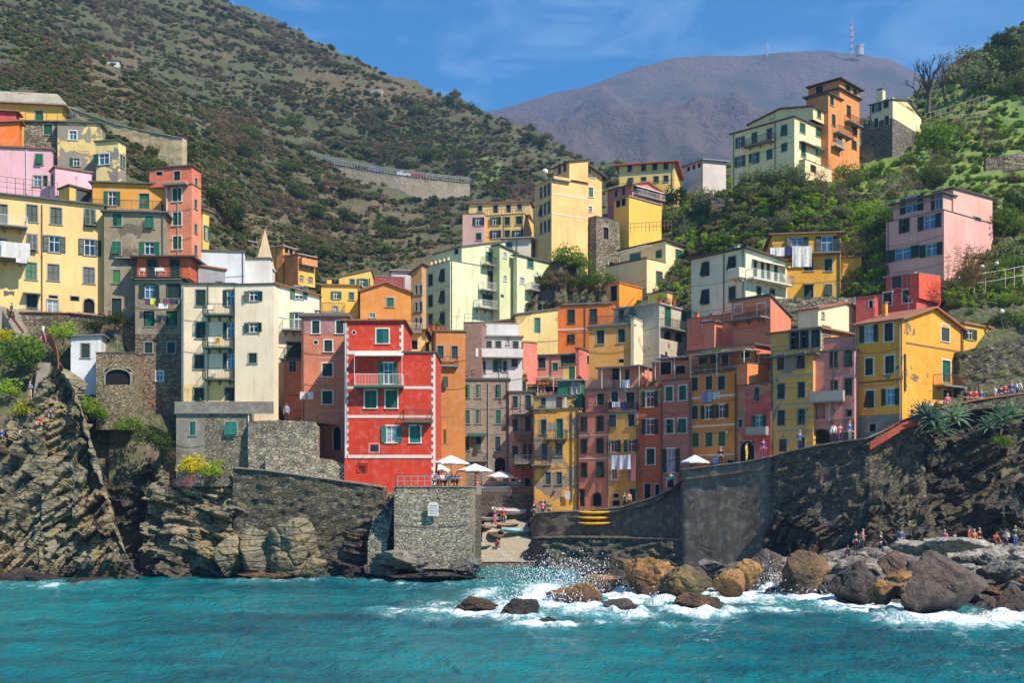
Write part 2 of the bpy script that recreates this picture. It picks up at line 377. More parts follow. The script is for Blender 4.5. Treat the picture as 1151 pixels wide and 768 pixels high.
    def balc(s, face, x0, x1, y, dep=1.0, rail=.95, kind='iron', slab='slab', th=.14, z=None, bars=True):
        a0, a1 = sorted((s.a(face, x0), s.a(face, x1))); z = s.z(face, x0, y) if z is None else z
        m = s.FM(face, a0, z); L = a1-a0; b = MB(); b.box(0, L, -dep, -.005, -th, 0)
        if dep > .6:
            for k in (.15, .5, .85): b.prism([(L*k-.06, -.006, -th-.001), (L*k-.06, -dep*.7, -th-.001), (L*k-.06, -.006, -th-.4)], (.12, 0, 0))
        o = b.build('balcony', M[slab], s.root, mat=m); b = MB(); mm = M[kind] if kind in M else s.mat
        if kind in ('iron', 'rust', 'wrail', 'grail'):
            def run(p, q):
                p, q = Vector(p), Vector(q); d = (q-p).length; n = max(1, int(d/.13))
                b.tube(p+Vector((0, 0, rail)), q+Vector((0, 0, rail)), .03, n=5); b.tube(p+Vector((0, 0, .08)), q+Vector((0, 0, .08)), .018, n=4)
                for i in range(n+1):
                    t = p.lerp(q, i/n); b.tube(t, t+Vector((0, 0, rail)), .014 if i % 8 else .025, n=4, cap=False)
            run((.03, -dep+.04, 0), (L-.03, -dep+.04, 0))
            if dep > .2: run((.03, -dep+.04, 0), (.03, -.02, 0)); run((L-.03, -dep+.04, 0), (L-.03, -.02, 0))
        else:
            b.box(0, L, -dep-.002, -dep+.12, .001, rail)
            if dep > .3: b.box(0, .12, -dep+.121, -.006, .001, rail); b.box(L-.12, L, -dep+.121, -.006, .001, rail)
        b.build('railing' if kind in ('iron', 'rust', 'wrail', 'grail') else 'parapet', mm, o); return o
    def belt(s, face, x0, x1, y, hp, mat, out=.03, y1=None):
        a0, a1 = sorted((s.a(face, x0), s.a(face, x1))); z = s.z(face, x0 if face == 'L' else x1, y); h = hp/F*s.Y
        b = MB(); b.box(0, a1-a0, -out, .02, -h/2, h/2); return b.build('string_course', mat, s.root, mat=s.FM(face, a0, z))
    def patch(s, face, x0, x1, y0, y1, mat, out=.02, name='wall_band'):
        a0, a1 = sorted((s.a(face, x0), s.a(face, x1))); z1, z0 = s.z(face, x0, y0), s.z(face, x0, y1)
        s.pat = getattr(s, 'pat', []) + [(face, a0, a1, max(0, z0), z1, mat, out, name)]
    def pipe(s, face, x, y0, y1, mat='pipe', r=.06):
        a = s.a(face, x); z1, z0 = s.z(face, x, y0), s.z(face, x, y1); b = MB(); b.tube((0, -.1, 0), (0, -.1, z1-z0), r)
        for k in (.1, .5, .9): b.box(-.09, .09, -.12, .0, (z1-z0)*k, (z1-z0)*k+.05)
        b.build('downpipe', M[mat], s.root, mat=s.FM(face, a, z0))
    def awning(s, face, x0, x1, y, out=1.2, drop=.35, mat='canvas', posts=False):
        a0, a1 = sorted((s.a(face, x0), s.a(face, x1))); z = s.z(face, x0, y); L = a1-a0; b = MB()
        b.prism([(0, 0, 0), (0, -out, -drop), (0, -out, -drop-.12), (0, -.0, -.06)], (L, 0, 0))
        if posts:
            for x in (.05, L/2, L-.05): b.tube((x, -out+.05, -2.3), (x, -out+.05, -drop), .03)
        b.build('awning', M[mat], s.root, mat=s.FM(face, a0, z))
    def chimney(s, fx, fy, h=1.1, w=.5, mat=None):
        x, y = -s.wL*fx, s.wR*fy; z = s.h+s.roof_z(x, y); b = MB()
        b.box(-w/2, w/2, -w/2, w/2, -.6, h, 0); b.box(-w/2-.08, w/2+.08, -w/2-.08, w/2+.08, h+.18, h+.26, 1)
        for i in (-1, 1):
            for j in (-1, 1): b.box(i*w*.36-.06, i*w*.36+.06, j*w*.36-.06, j*w*.36+.06, h, h+.18, 0)
        s._chim = getattr(s, '_chim', []) + [(b, mat or s.mat, Matrix.Translation((x, y, z)))]
    def roof_z(s, x, y):
        if s.roof == 'shedx': return s.rise*(1+x/s.wL)
        if s.roof == 'shedy': return s.rise*y/s.wR
        if s.roof == 'gabR': return s.rise*(1-abs(y-s.wR/2)/(s.wR/2))
        if s.roof == 'gabL': return s.rise*(1-abs(x+s.wL/2)/(s.wL/2))
        if s.roof == 'par': return -s.par
        return 0.0
    def finish(s):
        b = MB(); wL, wR, h = s.wL, s.wR, s.h; R = s.rise; dz = .19
        hb = h + min(0, R if s.roof in ('shedx', 'shedy') else 0)
        def face(ops, a0, a1, T, N):
            ops = [(max(o[0], a0+.02), min(o[1], a1-.02), max(o[2], -30), min(o[3], hb-.02)) for o in ops if o[1] > a0+.1 and o[0] < a1-.1]
            A = sorted({a0, a1, *[o[0] for o in ops], *[o[1] for o in ops]}); Z = sorted({0.0, hb, *[max(0, o[2]) for o in ops], *[o[3] for o in ops]})
            for i in range(len(A)-1):
                for j in range(len(Z)-1):
                    if A[i+1]-A[i] < 1e-4 or Z[j+1]-Z[j] < 1e-4: continue
                    ca, cz = (A[i]+A[i+1])/2, (Z[j]+Z[j+1])/2
                    if any(o[0] < ca < o[1] and o[2] < cz < o[3] for o in ops): continue
                    b.quad(T(A[i], 0, Z[j]), T(A[i+1], 0, Z[j]), T(A[i+1], 0, Z[j+1]), T(A[i], 0, Z[j+1]))
            for o in ops:
                z0, z1 = max(0, o[2]), o[3]
                b.quad(T(o[0], 0, z0), T(o[0], dz, z0), T(o[0], dz, z1), T(o[0], 0, z1)); b.quad(T(o[1], dz, z0), T(o[1], 0, z0), T(o[1], 0, z1), T(o[1], dz, z1))
                b.quad(T(o[0], 0, z0), T(o[1], 0, z0), T(o[1], dz, z0), T(o[0], dz, z0)); b.quad(T(o[0], dz, z1), T(o[1], dz, z1), T(o[1], 0, z1), T(o[0], 0, z1))
                b.quad(T(o[0], dz, z0), T(o[1], dz, z0), T(o[1], dz, z1), T(o[0], dz, z1))
        face(s.op['L'], -wL, 0, lambda a, d, z: (a, d, z), 0)
        face(s.op['R'], 0, wR, lambda a, d, z: (-d, a, z), 1)
        b.quad((-wL, wR, 0), (-wL, 0, 0), (-wL, 0, hb), (-wL, wR, hb)); b.quad((0, wR, 0), (-wL, wR, 0), (-wL, wR, hb), (0, wR, hb))
        T = Vector((0, 0, s.thick)); rf = MB(); o = s.over
        def deck(pts): rf.prism([Vector(p)+Vector((0, 0, .004)) for p in pts], T)
        if s.roof == 'par':
            t = .22; p = s.par
            for (x0, x1, y0, y1) in ((-wL, 0, 0, t), (-wL, 0, wR-t, wR), (-wL, -wL+t, t, wR-t), (-t, 0, t, wR-t)): b.quad((x0, y0, h), (x1, y0, h), (x1, y1, h), (x0, y1, h))
            b.quad((-wL+t, t, h), (-t, t, h), (-t, t, h-p), (-wL+t, t, h-p)); b.quad((-wL+t, wR-t, h-p), (-t, wR-t, h-p), (-t, wR-t, h), (-wL+t, wR-t, h))
            b.quad((-wL+t, t, h-p), (-wL+t, wR-t, h-p), (-wL+t, wR-t, h), (-wL+t, t, h)); b.quad((-t, wR-t, h-p), (-t, t, h-p), (-t, t, h), (-t, wR-t, h))
            b.quad((-wL+t, t, h-p), (-t, t, h-p), (-t, wR-t, h-p), (-wL+t, wR-t, h-p))
            for (x0, x1, y0, y1) in ((-wL-.06, .06, -.06, t+.03), (-wL-.06, -wL+t+.03, t+.031, wR), (-t-.03, .06, t+.031, wR)): rf.box(x0, x1, y0, y1, h+.003, h+.07)
        elif s.roof in ('shedx', 'shedy', 'gabR', 'gabL', 'hip'):
            if s.roof == 'shedy':
                b.quad((-wL, 0, hb), (0, 0, hb), (0, 0, h), (-wL, 0, h)); b.quad((0, 0, hb), (0, wR, hb), (0, wR, h+R), (0, 0, h)); b.quad((-wL, wR, hb), (-wL, 0, hb), (-wL, 0, h), (-wL, wR, h+R)); b.quad((0, wR, hb), (-wL, wR, hb), (-wL, wR, h+R), (0, wR, h+R))
                k = R/wR; deck([(-wL-o, -o, h-k*o), (o, -o, h-k*o), (o, wR+o, h+R+k*o), (-wL-o, wR+o, h+R+k*o)])
            elif s.roof == 'shedx':      # height h+R at the corner end is h+R, h at the far left
                b.quad((-wL, 0, hb), (0, 0, hb), (0, 0, h+R), (-wL, 0, h)); b.quad((0, 0, hb), (0, wR, hb), (0, wR, h+R), (0, 0, h+R)); b.quad((-wL, wR, hb), (-wL, 0, hb), (-wL, 0, h), (-wL, wR, h)); b.quad((0, wR, hb), (-wL, wR, hb), (-wL, wR, h), (0, wR, h+R))
                k = R/wL; deck([(-wL-o, -o, h-k*o), (o, -o, h+R+k*o), (o, wR+o, h+R+k*o), (-wL-o, wR+o, h-k*o)])
            elif s.roof == 'gabR':
                b.quad((0, 0, h), (0, wR, h), (0, wR/2, h+R)); b.quad((-wL, wR, h), (-wL, 0, h), (-wL, wR/2, h+R)); k = R/(wR/2)
                deck([(-wL-o, -o, h-k*o), (o, -o, h-k*o), (o, wR/2, h+R), (-wL-o, wR/2, h+R)]); deck([(-wL-o, wR/2, h+R), (o, wR/2, h+R), (o, wR+o, h-k*o), (-wL-o, wR+o, h-k*o)])
            elif s.roof == 'gabL':
                b.quad((-wL, 0, h), (0, 0, h), (-wL/2, 0, h+R)); b.quad((0, wR, h), (-wL, wR, h), (-wL/2, wR, h+R)); k = R/(wL/2)
                deck([(-wL-o, -o, h-k*o), (-wL/2, -o, h+R), (-wL/2, wR+o, h+R), (-wL-o, wR+o, h-k*o)]); deck([(-wL/2, -o, h+R), (o, -o, h-k*o), (o, wR+o, h-k*o), (-wL/2, wR+o, h+R)])
            else:
                q = min(wL, wR)/2*.9; a, c, d, e = (-wL-o, -o, h), (o, -o, h), (o, wR+o, h), (-wL-o, wR+o, h); u, v = (-wL+q, wR/2, h+R), (-q, wR/2, h+R)
                rf.quad(a, c, v, u); rf.quad(c, d, v); rf.quad(d, e, u, v); rf.quad(e, a, u); rf.prism([a, c, d, e], (0, 0, -s.thick))
        else:
            b.quad((-wL, 0, h), (0, 0, h), (0, wR, h), (-wL, wR, h))
            if s.roof == 'slab': rf.box(-wL-o, o, -o, wR+o, h+.004, h+s.thick)
        loc = s.Winv @ s.W
        for fc, a0, a1, z0, z1, mat, out, name in getattr(s, 'pat', []):
            ops = [q for q in s.op[fc] if q[0] < a1 and q[1] > a0 and q[2] < z1 and q[3] > z0]; p = MB(); T = (lambda a, z, d: (a, -d, z)) if fc == 'L' else (lambda a, z, d: (d, a, z))
            A = sorted({a0, a1, *[min(max(q[k], a0), a1) for q in ops for k in (0, 1)]}); Z = sorted({z0, z1, *[min(max(q[k], z0), z1) for q in ops for k in (2, 3)]})
            for i in range(len(A)-1):
                for j in range(len(Z)-1):
                    ca, cz = (A[i]+A[i+1])/2, (Z[j]+Z[j+1])/2
                    if not any(q[0] < ca < q[1] and q[2] < cz < q[3] for q in ops): p.quad(T(A[i], Z[j], out), T(A[i+1], Z[j], out), T(A[i+1], Z[j+1], out), T(A[i], Z[j+1], out))
            for (u0, w0), (u1, w1) in (((a0, z0), (a1, z0)), ((a1, z0), (a1, z1)), ((a1, z1), (a0, z1)), ((a0, z1), (a0, z0))): p.quad(T(u0, w0, -.01), T(u1, w1, -.01), T(u1, w1, out), T(u0, w0, out))
            p.build(name, mat, s.root, mat=loc)
        if s.roof == 'slab' and s.new and 470 < s.xc < 930 and s.C.z < 40 and random.random() < .45:
            q = MB(); zt = h+s.thick
            def run(u, v):
                u, v = Vector(u), Vector(v); n = max(2, int((v-u).length/1.1))
                for k in range(n+1): c = u.lerp(v, k/n); q.tube(c, c+Vector((0, 0, .95)), .025, n=4)
                for zz in (.5, .95): q.tube(u+Vector((0, 0, zz)), v+Vector((0, 0, zz)), .02, n=4)
            run((-wL+.1, .1, zt), (-.1, .1, zt)); run((-.1, .1, zt), (-.1, wR-.2, zt)); q.build('roof_railing', M['iron'], s.root, mat=loc)
        if s.roof == 'slab' and s.new and 480 < s.xc < 960 and 12 < s.C.z < 36 and s.wL > 2.5 and random.random() < .7:
            q = MB(); zt = h+s.thick+.002; x0 = -wL*random.uniform(.55, .9); hw = min(wL*.5, random.uniform(1.4, 2.6)); hd = min(2.2, wR*.4); hh = random.uniform(1.2, 2.2); y0 = wR*random.uniform(.35, .55)
            q.box(x0, x0+hw, y0, y0+hd, zt, zt+hh); ob = q.build('roof_hut', plaster(random.choice([(224,190,150), (214,150,120), (206,196,180), (226,184,104)]), .3), s.root, mat=loc); q = MB(); q.box(x0-.15, x0+hw+.15, y0-.2, y0+hd+.15, zt+hh+.002, zt+hh+.12); q.build('hut_roof', random.choice([SL, SLG, RT]), ob); q = MB(); q.box(x0+hw*.55, x0+hw*.55+.65, y0-.03, y0+.02, zt+.05, zt+hh*.86); q.build('hut_door', random.choice([M['d'], M['g'], M['n']]), ob)
        if s.new and 200 < s.xc < 1080 and s.wL > 2.4 and random.random() < .5:
            q = MB(); ax = -wL*random.choice((.04, .96, .5)); q.tube((ax, -.07, max(0, h-11)), (ax, -.07, h-.05), .05, n=6); q.build('downpipe', random.choice([M['pipe'], M['metal'], M['pipe']]), s.root, mat=loc)
        if s.new and 200 < s.xc < 1080 and s.wL > 2.4:
            q = MB(); zz = h-random.uniform(2.2, 3.4); pts = [(-wL*(1-k/8), -.05, zz-.25*math.sin(math.pi*k/8)+random.uniform(-.03, .03)) for k in range(9)]; q.path(pts, .018, 4); q.build('cable', M['iron'], s.root, mat=loc); q = MB(); zz -= 3.0; q.path([(-wL*(1-k/8), -.05, zz-.2*math.sin(math.pi*k/8)) for k in range(9)], .016, 4); q.build('cable', M['iron'], s.root, mat=loc)
        if s.new and s.wL > 2 and random.random() < .55:
            q = MB(); ax, ay = -wL*random.uniform(.2, .8), wR*random.uniform(.3, .7); z0 = h+s.roof_z(ax, ay); hh = random.uniform(1.3, 2.6); q.tube((ax, ay, z0), (ax, ay, z0+hh), .025, n=4)
            for k in range(5): q.tube((ax-.35+.03*k, ay, z0+hh-.08*k), (ax+.35-.03*k, ay, z0+hh-.08*k), .014, n=4)
            q.tube((ax, ay-.3, z0+hh-.12), (ax, ay+.3, z0+hh-.12), .014, n=4); q.build('aerial', M['metal'], s.root, mat=loc)
        b.build(s.wall, s.mat, s.root, mat=loc)
        if rf.f:
            ro = rf.build('roof' if s.roof != 'par' else 'coping', s.roofm, s.root, mat=loc)
            for cb, cm, mt in getattr(s, '_chim', []): cb.build('chimney', [cm, M['slab']], ro, mat=mt)
        else:
            for cb, cm, mt in getattr(s, '_chim', []): cb.build('chimney', [cm, M['slab']], s.root, mat=loc @ mt)
# ------------------------------------------------------------------ the town, house by house
RT = roof_tile(); SL = slate(); SLG = slate((96, 104, 96)); DK = plain('dark_eaves', (78, 74, 66), .8)
TB = roof_tile((150, 112, 84), (112, 92, 78))
YEL = (242, 194, 128); OCH = (206, 162, 84); PNK = (216, 130, 116); SAL = (214, 118, 84); CRM = (238, 222, 164); ORG = (214, 120, 36)
def H(*a, **k): return House(*a, **k)
# ---- left cluster
h = L1 = H('house', 'big yellow house with four rows of windows above the stair wall on the left', 'house', -42, 117, 117, 232, 356, 112, -27, plaster(YEL, .15, c2=(150,142,130), zsplit=25.7), sh='d', sur='grey', roofm=SLG, dep=9)
h.win('L', 'S', [36, 63], [240], 12, 19, sh='d'); h.win('L', 'S', [101], [245], 12, 20, sh='d'); h.win('L', 'S', [36], [273], 11, 19, sh='b'); h.win('L', 'O', [61, 101], [274.5], 24, 18)
h.win('L', 'S', [35], [305], 12, 19, sh='g'); h.win('L', 'S', [60, 100], [306.5], 12, 18, sh='b'); h.win('L', 'D', [36], [340], 12, 17, sh='d'); h.win('L', 'W', [59], [344.5], 12, 14, glass='glassc', sill=False)
h.win('L', 'K', [60], [334], 9, 3); h.win('L', 'K', [84], [336], 9, 5); h.win('L', 'A', [100], [344], 12, 16); h.win('L', 'D', [4], [243], 8, 26, sh='b'); h.win('L', 'K', [2], [276], 9, 14)
h.pipe('L', 47, 230, 348); h.balc('L', -20, 30, 253, 1.5, .9, 'wrail', 'slab'); h.balc('L', -20, 30, 290, 1.4, .9, 'iron'); h.awning('L', 26, 46, 328, .9, .15, 'slab'); h.chimney(.15, .5, 1.0)
h = H('house', 'grey-brown weathered house with bright green shutters beside the big yellow house', 'house', 117, 185, 185, 240, 362, 111.5, -6, plaster((150,134,108), .8, .25, (112,98,80)), sh='g', sur='grey', roofm=SLG, dep=8)
h.win('L', 'S', [131.6], [247], 10, 14); h.win('L', 'T', [131], [279], 10, 15); h.win('L', 'S', [131], [311], 9, 15, sh='lg'); h.win('L', 'D', [131], [345], 11, 19, sh='d'); h.win('L', 'S', [168], [250], 10, 14); h.win('L', 'O', [168], [279], 21, 14); h.pipe('L', 183, 240, 330); h.awning('L', 130, 158, 289, .5, .08, 'slab')
h = H('terrace_house', 'yellow and orange rooftop loggia on top of the grey-brown house', 'house', 104, 186, 186, 208, 240, 115.5, -6, plaster((226,158,60), .3), sh='g', sur='stonetrim', roofm=SLG, dep=5)
h.win('L', 'O', [126], [223], 17, 16); h.win('L', 'D', [162], [226], 11, 17); h.patch('L', 104, 146, 212, 239, plaster((206,130,92), .3), name='salmon_wall') if False else None
h.balc('L', 104, 184, 238.5, 1.5, .95, 'iron')
h = H('stone_tower_house', 'narrow stone tower house with orange veranda on top and laundry under its windows', 'house', 152, 205, 205, 314, 472, 108, 0, stone((158,140,112), (92,80,66), 2.6, 1.7, red=.9), sh='g', sur='grey', roofm=DK, dep=8)
h.patch('L', 152, 205, 315, 376, plaster((142,130,108), .8, .3, (110,98,82)), .03, 'plastered_wall')
h.win('L', 'O', [168], [328], 21, 15, sh='d', glass='glassb'); h.win('L', 'S', [195], [328], 14, 15, sh='d'); h.win('L', 'S', [167.7, 193], [359], 9.5, 16); h.win('L', 'S', [167, 192.6], [391], 8.5, 12, sh='d'); h.win('L', 'W', [179.4], [423], 7.5, 11, sur='white', glass='glassb'); h.pipe('L', 204, 318, 460)
h2 = H('', '', '', 154, 213, 213, 290, 313, 109.5, 0, plaster((205,92,44), .2), root=h, wall='veranda_wall', dep=5, sh='d', sur='rust', roofm=DK, over=.6); h2.win('L', 'D', [171, 196.5], [302], 10, 20); h.balc('L', 152, 205, 312.5, .35, .95, 'iron', 'slab', th=.2)
h = H('tower_house', 'tall salmon tower house with white framed green shutters and a roof terrace', 'house', 185, 215.5, 226, 207, 300, 113.5, 12, plaster((230,138,104), .15), roof='par', par=.4, sur='white', dep=5, roofm=DK)
h.win('L', 'S', [199], [219, 246, 273], 9.5, 15); h.win('R', 'S', [220], [229.6, 257, 281], 3, 10, sur='grey'); h.pipe('L', 188, 209, 285, 'wpipe'); h.balc('L', 186, 212, 208, .7, .2, 'none', 'slab', th=.2)
h2 = H('', '', '', 168, 215.5, 226, 187, 208, 114.2, 12, plaster((220,116,84), .15), root=h, wall='upper_wall', dep=5, roofm=DK, over=.15); h2.win('L', 'D', [199], [199], 7, 13, sh='d'); h2.win('L', 'K', [179], [195], 7, 4); h2.win('R', 'S', [220.5], [205], 3, 9)
h = H('house', 'narrow yellow house with a shutter swung open behind the salmon tower', 'house', 219, 228, 235, 236, 300, 122, 20, plaster((236,196,110), .2), sh='g', dep=5); h.win('R', 'O', [232], [262], 6, 16)
h = CREAM = H('house', 'tall cream house with stacked green balconies above the stone terrace', 'house', 204, 264, 264, 320, 466, 105, 0, plaster((242,220,186), .2, c2=(238,202,130), zsplit=17.9), sh='d', sur='grey', roofm=DK, dep=8, over=.15)
h.win('L', 'S', [225.7], [335, 371.5], 10.5, 18); h.win('L', 'S', [224], [407], 11, 16); h.win('L', 'S', [223.7], [444], 11, 15); h.win('L', 'D', [259], [443.5], 12, 15); h.win('L', 'H', [257], [335, 371.5, 406], 13, 18, sh='d', glass='glassb')
for y in (355, 391.5, 427): h.balc('L', 231, 264, y, 1.15, .95, 'iron', 'slabg')
h.pipe('L', 206.5, 322, 452, 'metal'); h.chimney(.5, .5, .8)
h2 = H('', '', '', 264, 308, 313, 320, 427.5, 104, 6, plaster((242,222,190), .2), root=h, wall='projecting_wall', dep=7, sh='d', sur='grey', roofm=DK, over=.1); h2.win('L', 'O', [285], [333, 368.5], 19, 11); h2.win('L', 'S', [284], [403], 9, 11)
h3 = H('', '', '', 262, 308, 313, 428, 466, 105, 6, plaster((238,202,130), .12), root=h, wall='ground_wall', dep=6, roof='none'); b = MB()
for x in (266, 277, 289, 301): b.prism([(h3.lx(x)-.08, -.01, h3.h-.05), (h3.lx(x)-.08, -.9, h3.h-.05), (h3.lx(x)-.08, -.01, h3.h-1.5)], (.16, 0, 0))
b.build('bracket', M['wood'], h.root, mat=h3.Winv @ h3.W)
h = H('terrace_house', 'grey terrace block with two shuttered windows carrying the cream house', 'house', 198, 230, 230, 464, 528, 102.5, 0, plaster((128,122,112), .7, .2), roof='none', dep=4, sh='t', sur='conc', wall='plastered_wall'); h.win('L', 'S', [216.6], [482], 6, 15)
h2 = H('', '', '', 230.05, 281, 281, 464, 530, 102.5, 0, stone((150,142,124), (104,98,86), 2.4, 2.4), root=h, roof='none', dep=4, sur='conc', sh='t', wall='stone_wall'); h2.win('L', 'S', [259.6], [482], 13.5, 15); h2.pipe('L', 279.5, 464, 512, 'wpipe')
h.balc('L', 197, 308, 463.5, .25, .95, 'par', 'slab', th=.15); HT = h
h = H('house', 'pale cream house with a sloping tiled roof and two balconies beside the tall cream house', 'house', 311, 359, 359, 322, 470, 112, -14, plaster((242,234,204), .2), roof='shedx', rise=-1.0, roofm=RT, sh='g', sur='stonetrim', dep=8, over=.25)
h.win('L', 'O', [336], [329], 18, 14); h.win('L', 'H', [333], [361], 15, 19); h.win('L', 'S', [331], [395], 17, 20, sh='d'); h.balc('L', 317, 342, 371, 1.0, .95, 'wrail'); h.balc('L', 319, 354, 404, 1.2, 1.0, 'grail', 'slabg')
h = MAUVE = H('house', 'salmon and mauve house with a slate roof left of the bright red house', 'house', 339, 389, 389, 356, 520, 106, 0, plaster((210,126,92), .35), roofm=SL, sh='d', sur='white', dep=7, over=.3, thick=.3)
h.patch('L', 339, 389, 357, 376, plaster((178,122,122), .4), .02, 'mauve_wall'); h.win('L', 'S', [355, 382], [368], 8.5, 14); h.win('L', 'S', [369], [389], 9, 13); h.win('L', 'S', [368], [416, 447], 11, 15); h.win('L', 'A', [379], [493], 8, 26); h.oculus('L', 355, 385, 3.2)
for y in (403, 432, 462): h.belt('L', 357, 388, y, 1.6, plain('pale_belt', (196,150,128), .8))
h.chimney(.75, .4, .8)
h = H('house', 'small orange jutting room with two shutters over the dark alley', 'house', 319, 354, 354, 405, 433, 108, 0, plaster((212,120,74), .25), roof='slab', sh='d', sur='grey', dep=4, roofm=M['slabg']); h.win('L', 'S', [329, 343], [412], 7, 12)
b = MB(); zz = h.z('L', 330, 462)
for x in (332, 338, 349): b.tube((h.lx(x), -.05, zz-3), (h.lx(x), -.05, 0), .04)
for y in (445, 462, 470): z = h.z('L', 330, y); b.tube((h.lx(330), -.06, z), (h.lx(352), -.06, z), .03)
b.build('pipework', M['pipe'], h.root)
# ---- the red house
REDM = plaster((206, 54, 22), .22); WB = plain('white_band', (216,208,196), .8)
h = RED = H('red_house', 'bright red house with white toothed corners standing on the harbour wall', 'house', 387, 453.5, 453.5, 361, 560, 100, 0, REDM, roofm=RT, sur='white', sh='t', dep=8, over=.25, thick=.14)
h.win('L', 'S', [430], [378], 14, 16); h.win('L', 'O', [436.5], [420], 21, 24, sh='g'); h.win('L', 'S', [416.7, 440], [449], 13, 20, sh='g'); h.oculus('L', 398, 374, 2.6)
h2 = H('', '', '', 453.55, 489.5, 489.5, 397, 560, 100, 0, REDM, root=h, wall='right_wall', dep=8, sh='t', sur='white', roofm=M['slabg'], over=.12); h2.win('L', 'S', [466.6], [488.5], 12, 19); h.win('L', 'O', [440], [488.5], 22, 19, sh='t', glass='glassc')
for (x, y0, y1, sg, hh) in ((387, 364, 515, 1, h), (453.5, 365, 396, -1, h), (489.5, 398, 547, -1, h2)):
    b = MB(); y = y0; k = 0
    while y < y1-2:
        a0 = hh.lx(x); a1 = hh.lx(x+sg*(4.6 if k % 2 else 2.6)); z1, z0 = hh.z('L', x, y), hh.z('L', x, min(y+4.1, y1))
        off = h.W.inverted() @ hh.W; q = off @ Vector((min(a0, a1), 0, 0)); b.box(q.x, q.x+abs(a1-a0), -.04-.001*(k % 2), .02, z0+(hh.zb-h.zb), z1+(hh.zb-h.zb)); y += 4.1; k += 1
    b.build('quoins', WB, h.root)
h.belt('L', 387, 453.4, 396.5, 4, WB); h2.belt('L', 453.6, 485, 436, 3, WB); h.belt('L', 391, 453.4, 468.5, 3.2, WB, .05); h2.belt('L', 453.6, 485, 468.5, 3, WB); h.belt('L', 391, 485.5, 513.5, 3.6, WB, .06); h.belt('L', 391, 399, 436, 3, WB)
b = MB(); x0, x1 = h.lx(399), h.lx(453.3); b.box(x0, x1, -.45, -.002, h.z('L', 400, 466.6), h.z('L', 400, 436)); b.build('bay', REDM, h.root) if False else None
h.balc('L', 399, 454, 434.5, 1.0, 1.0, 'wrail', 'slabg', th=.2); h2.balc('L', 454, 486, 473.5, .8, 1.0, 'rust', 'slabg', th=.2); h.awning('L', 400, 454, 397, .9, .25, 'white'); h.pipe('L', 388.5, 363, 515, 'wpipe', .05)
b = MB()
for x in (400, 453): b.tube((h.lx(x), -.95, h.z('L', 400, 434)), (h.lx(x), -.95, h.z('L', 400, 402)), .025)
b.build('awning_posts', M['white'], h.root)
# ---- top left
H('hotel', 'long yellow house with slate hip roof at the top left corner', 'house', -60, 70, 74, 118, 200, 133, -8, plaster((240,186,80), .1), roof='hip', rise=1.6, roofm=slate((170,160,142)), dep=9, over=.6).win('L', 'D', [44], [130], 9, 11).win('L', 'S', [10], [128], 8, 9)
h = H('house', 'crimson house stub at the left edge above the orange wall', 'house', -60, 18, 22, 126, 190, 127, -10, plaster((196,70,72), .2), dep=5, roofm=RT); h = H('house', 'orange house stub at the left edge below the crimson one', 'house', -60, 22, 24.5, 147, 190, 124, -14, plaster((226,116,38), .15), dep=3, roofm=RT, roof='shedx', rise=1.0)
h = H('house', 'square rubble stone house with one green shutter on the upper left', 'house', 27, 64.5, 64.5, 137.5, 200, 127, -3, stone((168,158,136), (110,102,88), 2.0, 2.0), roofm=SLG, dep=6, over=.25); h.win('L', 'S', [54], [145.5], 9.5, 12)
b = MB()
for x in (28, 40, 52, 64): b.tube((h.lx(x), .1, h.h), (h.lx(x), .1, h.h+1.1), .03)
b.tube((h.lx(28), .1, h.h+1.1), (h.lx(64), .1, h.h+1.1), .03); b.build('railing', M['iron'], h.root)
h = H('house', 'flaking pale yellow house with grey patches at the upper left', 'house', 64.6, 112, 118, 139, 220, 126.5, -6, plaster((232,206,132), .3, .75, (150,142,128)), roofm=SLG, dep=6, sh='g', over=.25); h.win('L', 'W', [82], [152], 8, 10, sur='white', glass='glassb'); h.win('L', 'H', [84], [182], 11, 9)
h2 = H('', '', '', 108, 133, 141.5, 158, 220, 124, 12, plaster((236,212,144), .3, .5, (150,142,128)), root=h, wall='lower_wall', dep=5, sh='g', roofm=SLG, over=.2); h2.win('L', 'H', [114], [179], 17, 12, glass='glassb', sur='white'); h2.win('R', 'S', [136.3, 139.5], [181], 2.6, 14)
h = PINKL = H('house', 'pale pink house with a fenced roof terrace on the left', 'house', -40, 58, 60, 168, 240, 119.5, -8, plaster((232,180,192), .08), roofm=TB, dep=6, over=.2, sh='g'); h.win('L', 'S', [44], [179], 8, 12); h.win('L', 'W', [42], [203.5], 9, 12, glass='glassb'); h.win('L', 'D', [51], [203.5], 5, 12, sh='d'); h.pipe('L', 30, 169, 218, 'wpipe')
h = H('house', 'lower pale pink wing with plain bright side wall', 'house', 56.5, 62, 103, 188, 240, 116.5, 55, plaster((234,184,196), .06), roofm=TB, dep=5, over=.15); h.win('L', 'S', [59], [203], 2.5, 13, sh='d')
h = H('house', 'small golden rooftop room with a wide dark window behind the big yellow roof', 'house', 66, 78, 104, 209, 245, 114.5, 42, plaster((236,182,84), .15), roof='shedy', rise=-.1, roofm=DK, over=.15, sh='b'); h.win('R', 'S', [94], [221], 17, 16, sh='b')
b = MB()
for i in range(11):
    p = L1.lx(-30+i*9.5); b.tube((p, .4, L1.h+.16), (p, .4, L1.h+1.9), .025, n=5)
for zz in (.9, 1.4, 1.9): b.tube((L1.lx(-30), .4, L1.h+.16+zz-.16), (L1.lx(65), .4, L1.h+.16+zz-.16), .02, n=5)
b.build('terrace_fence', M['iron'], L1.root)
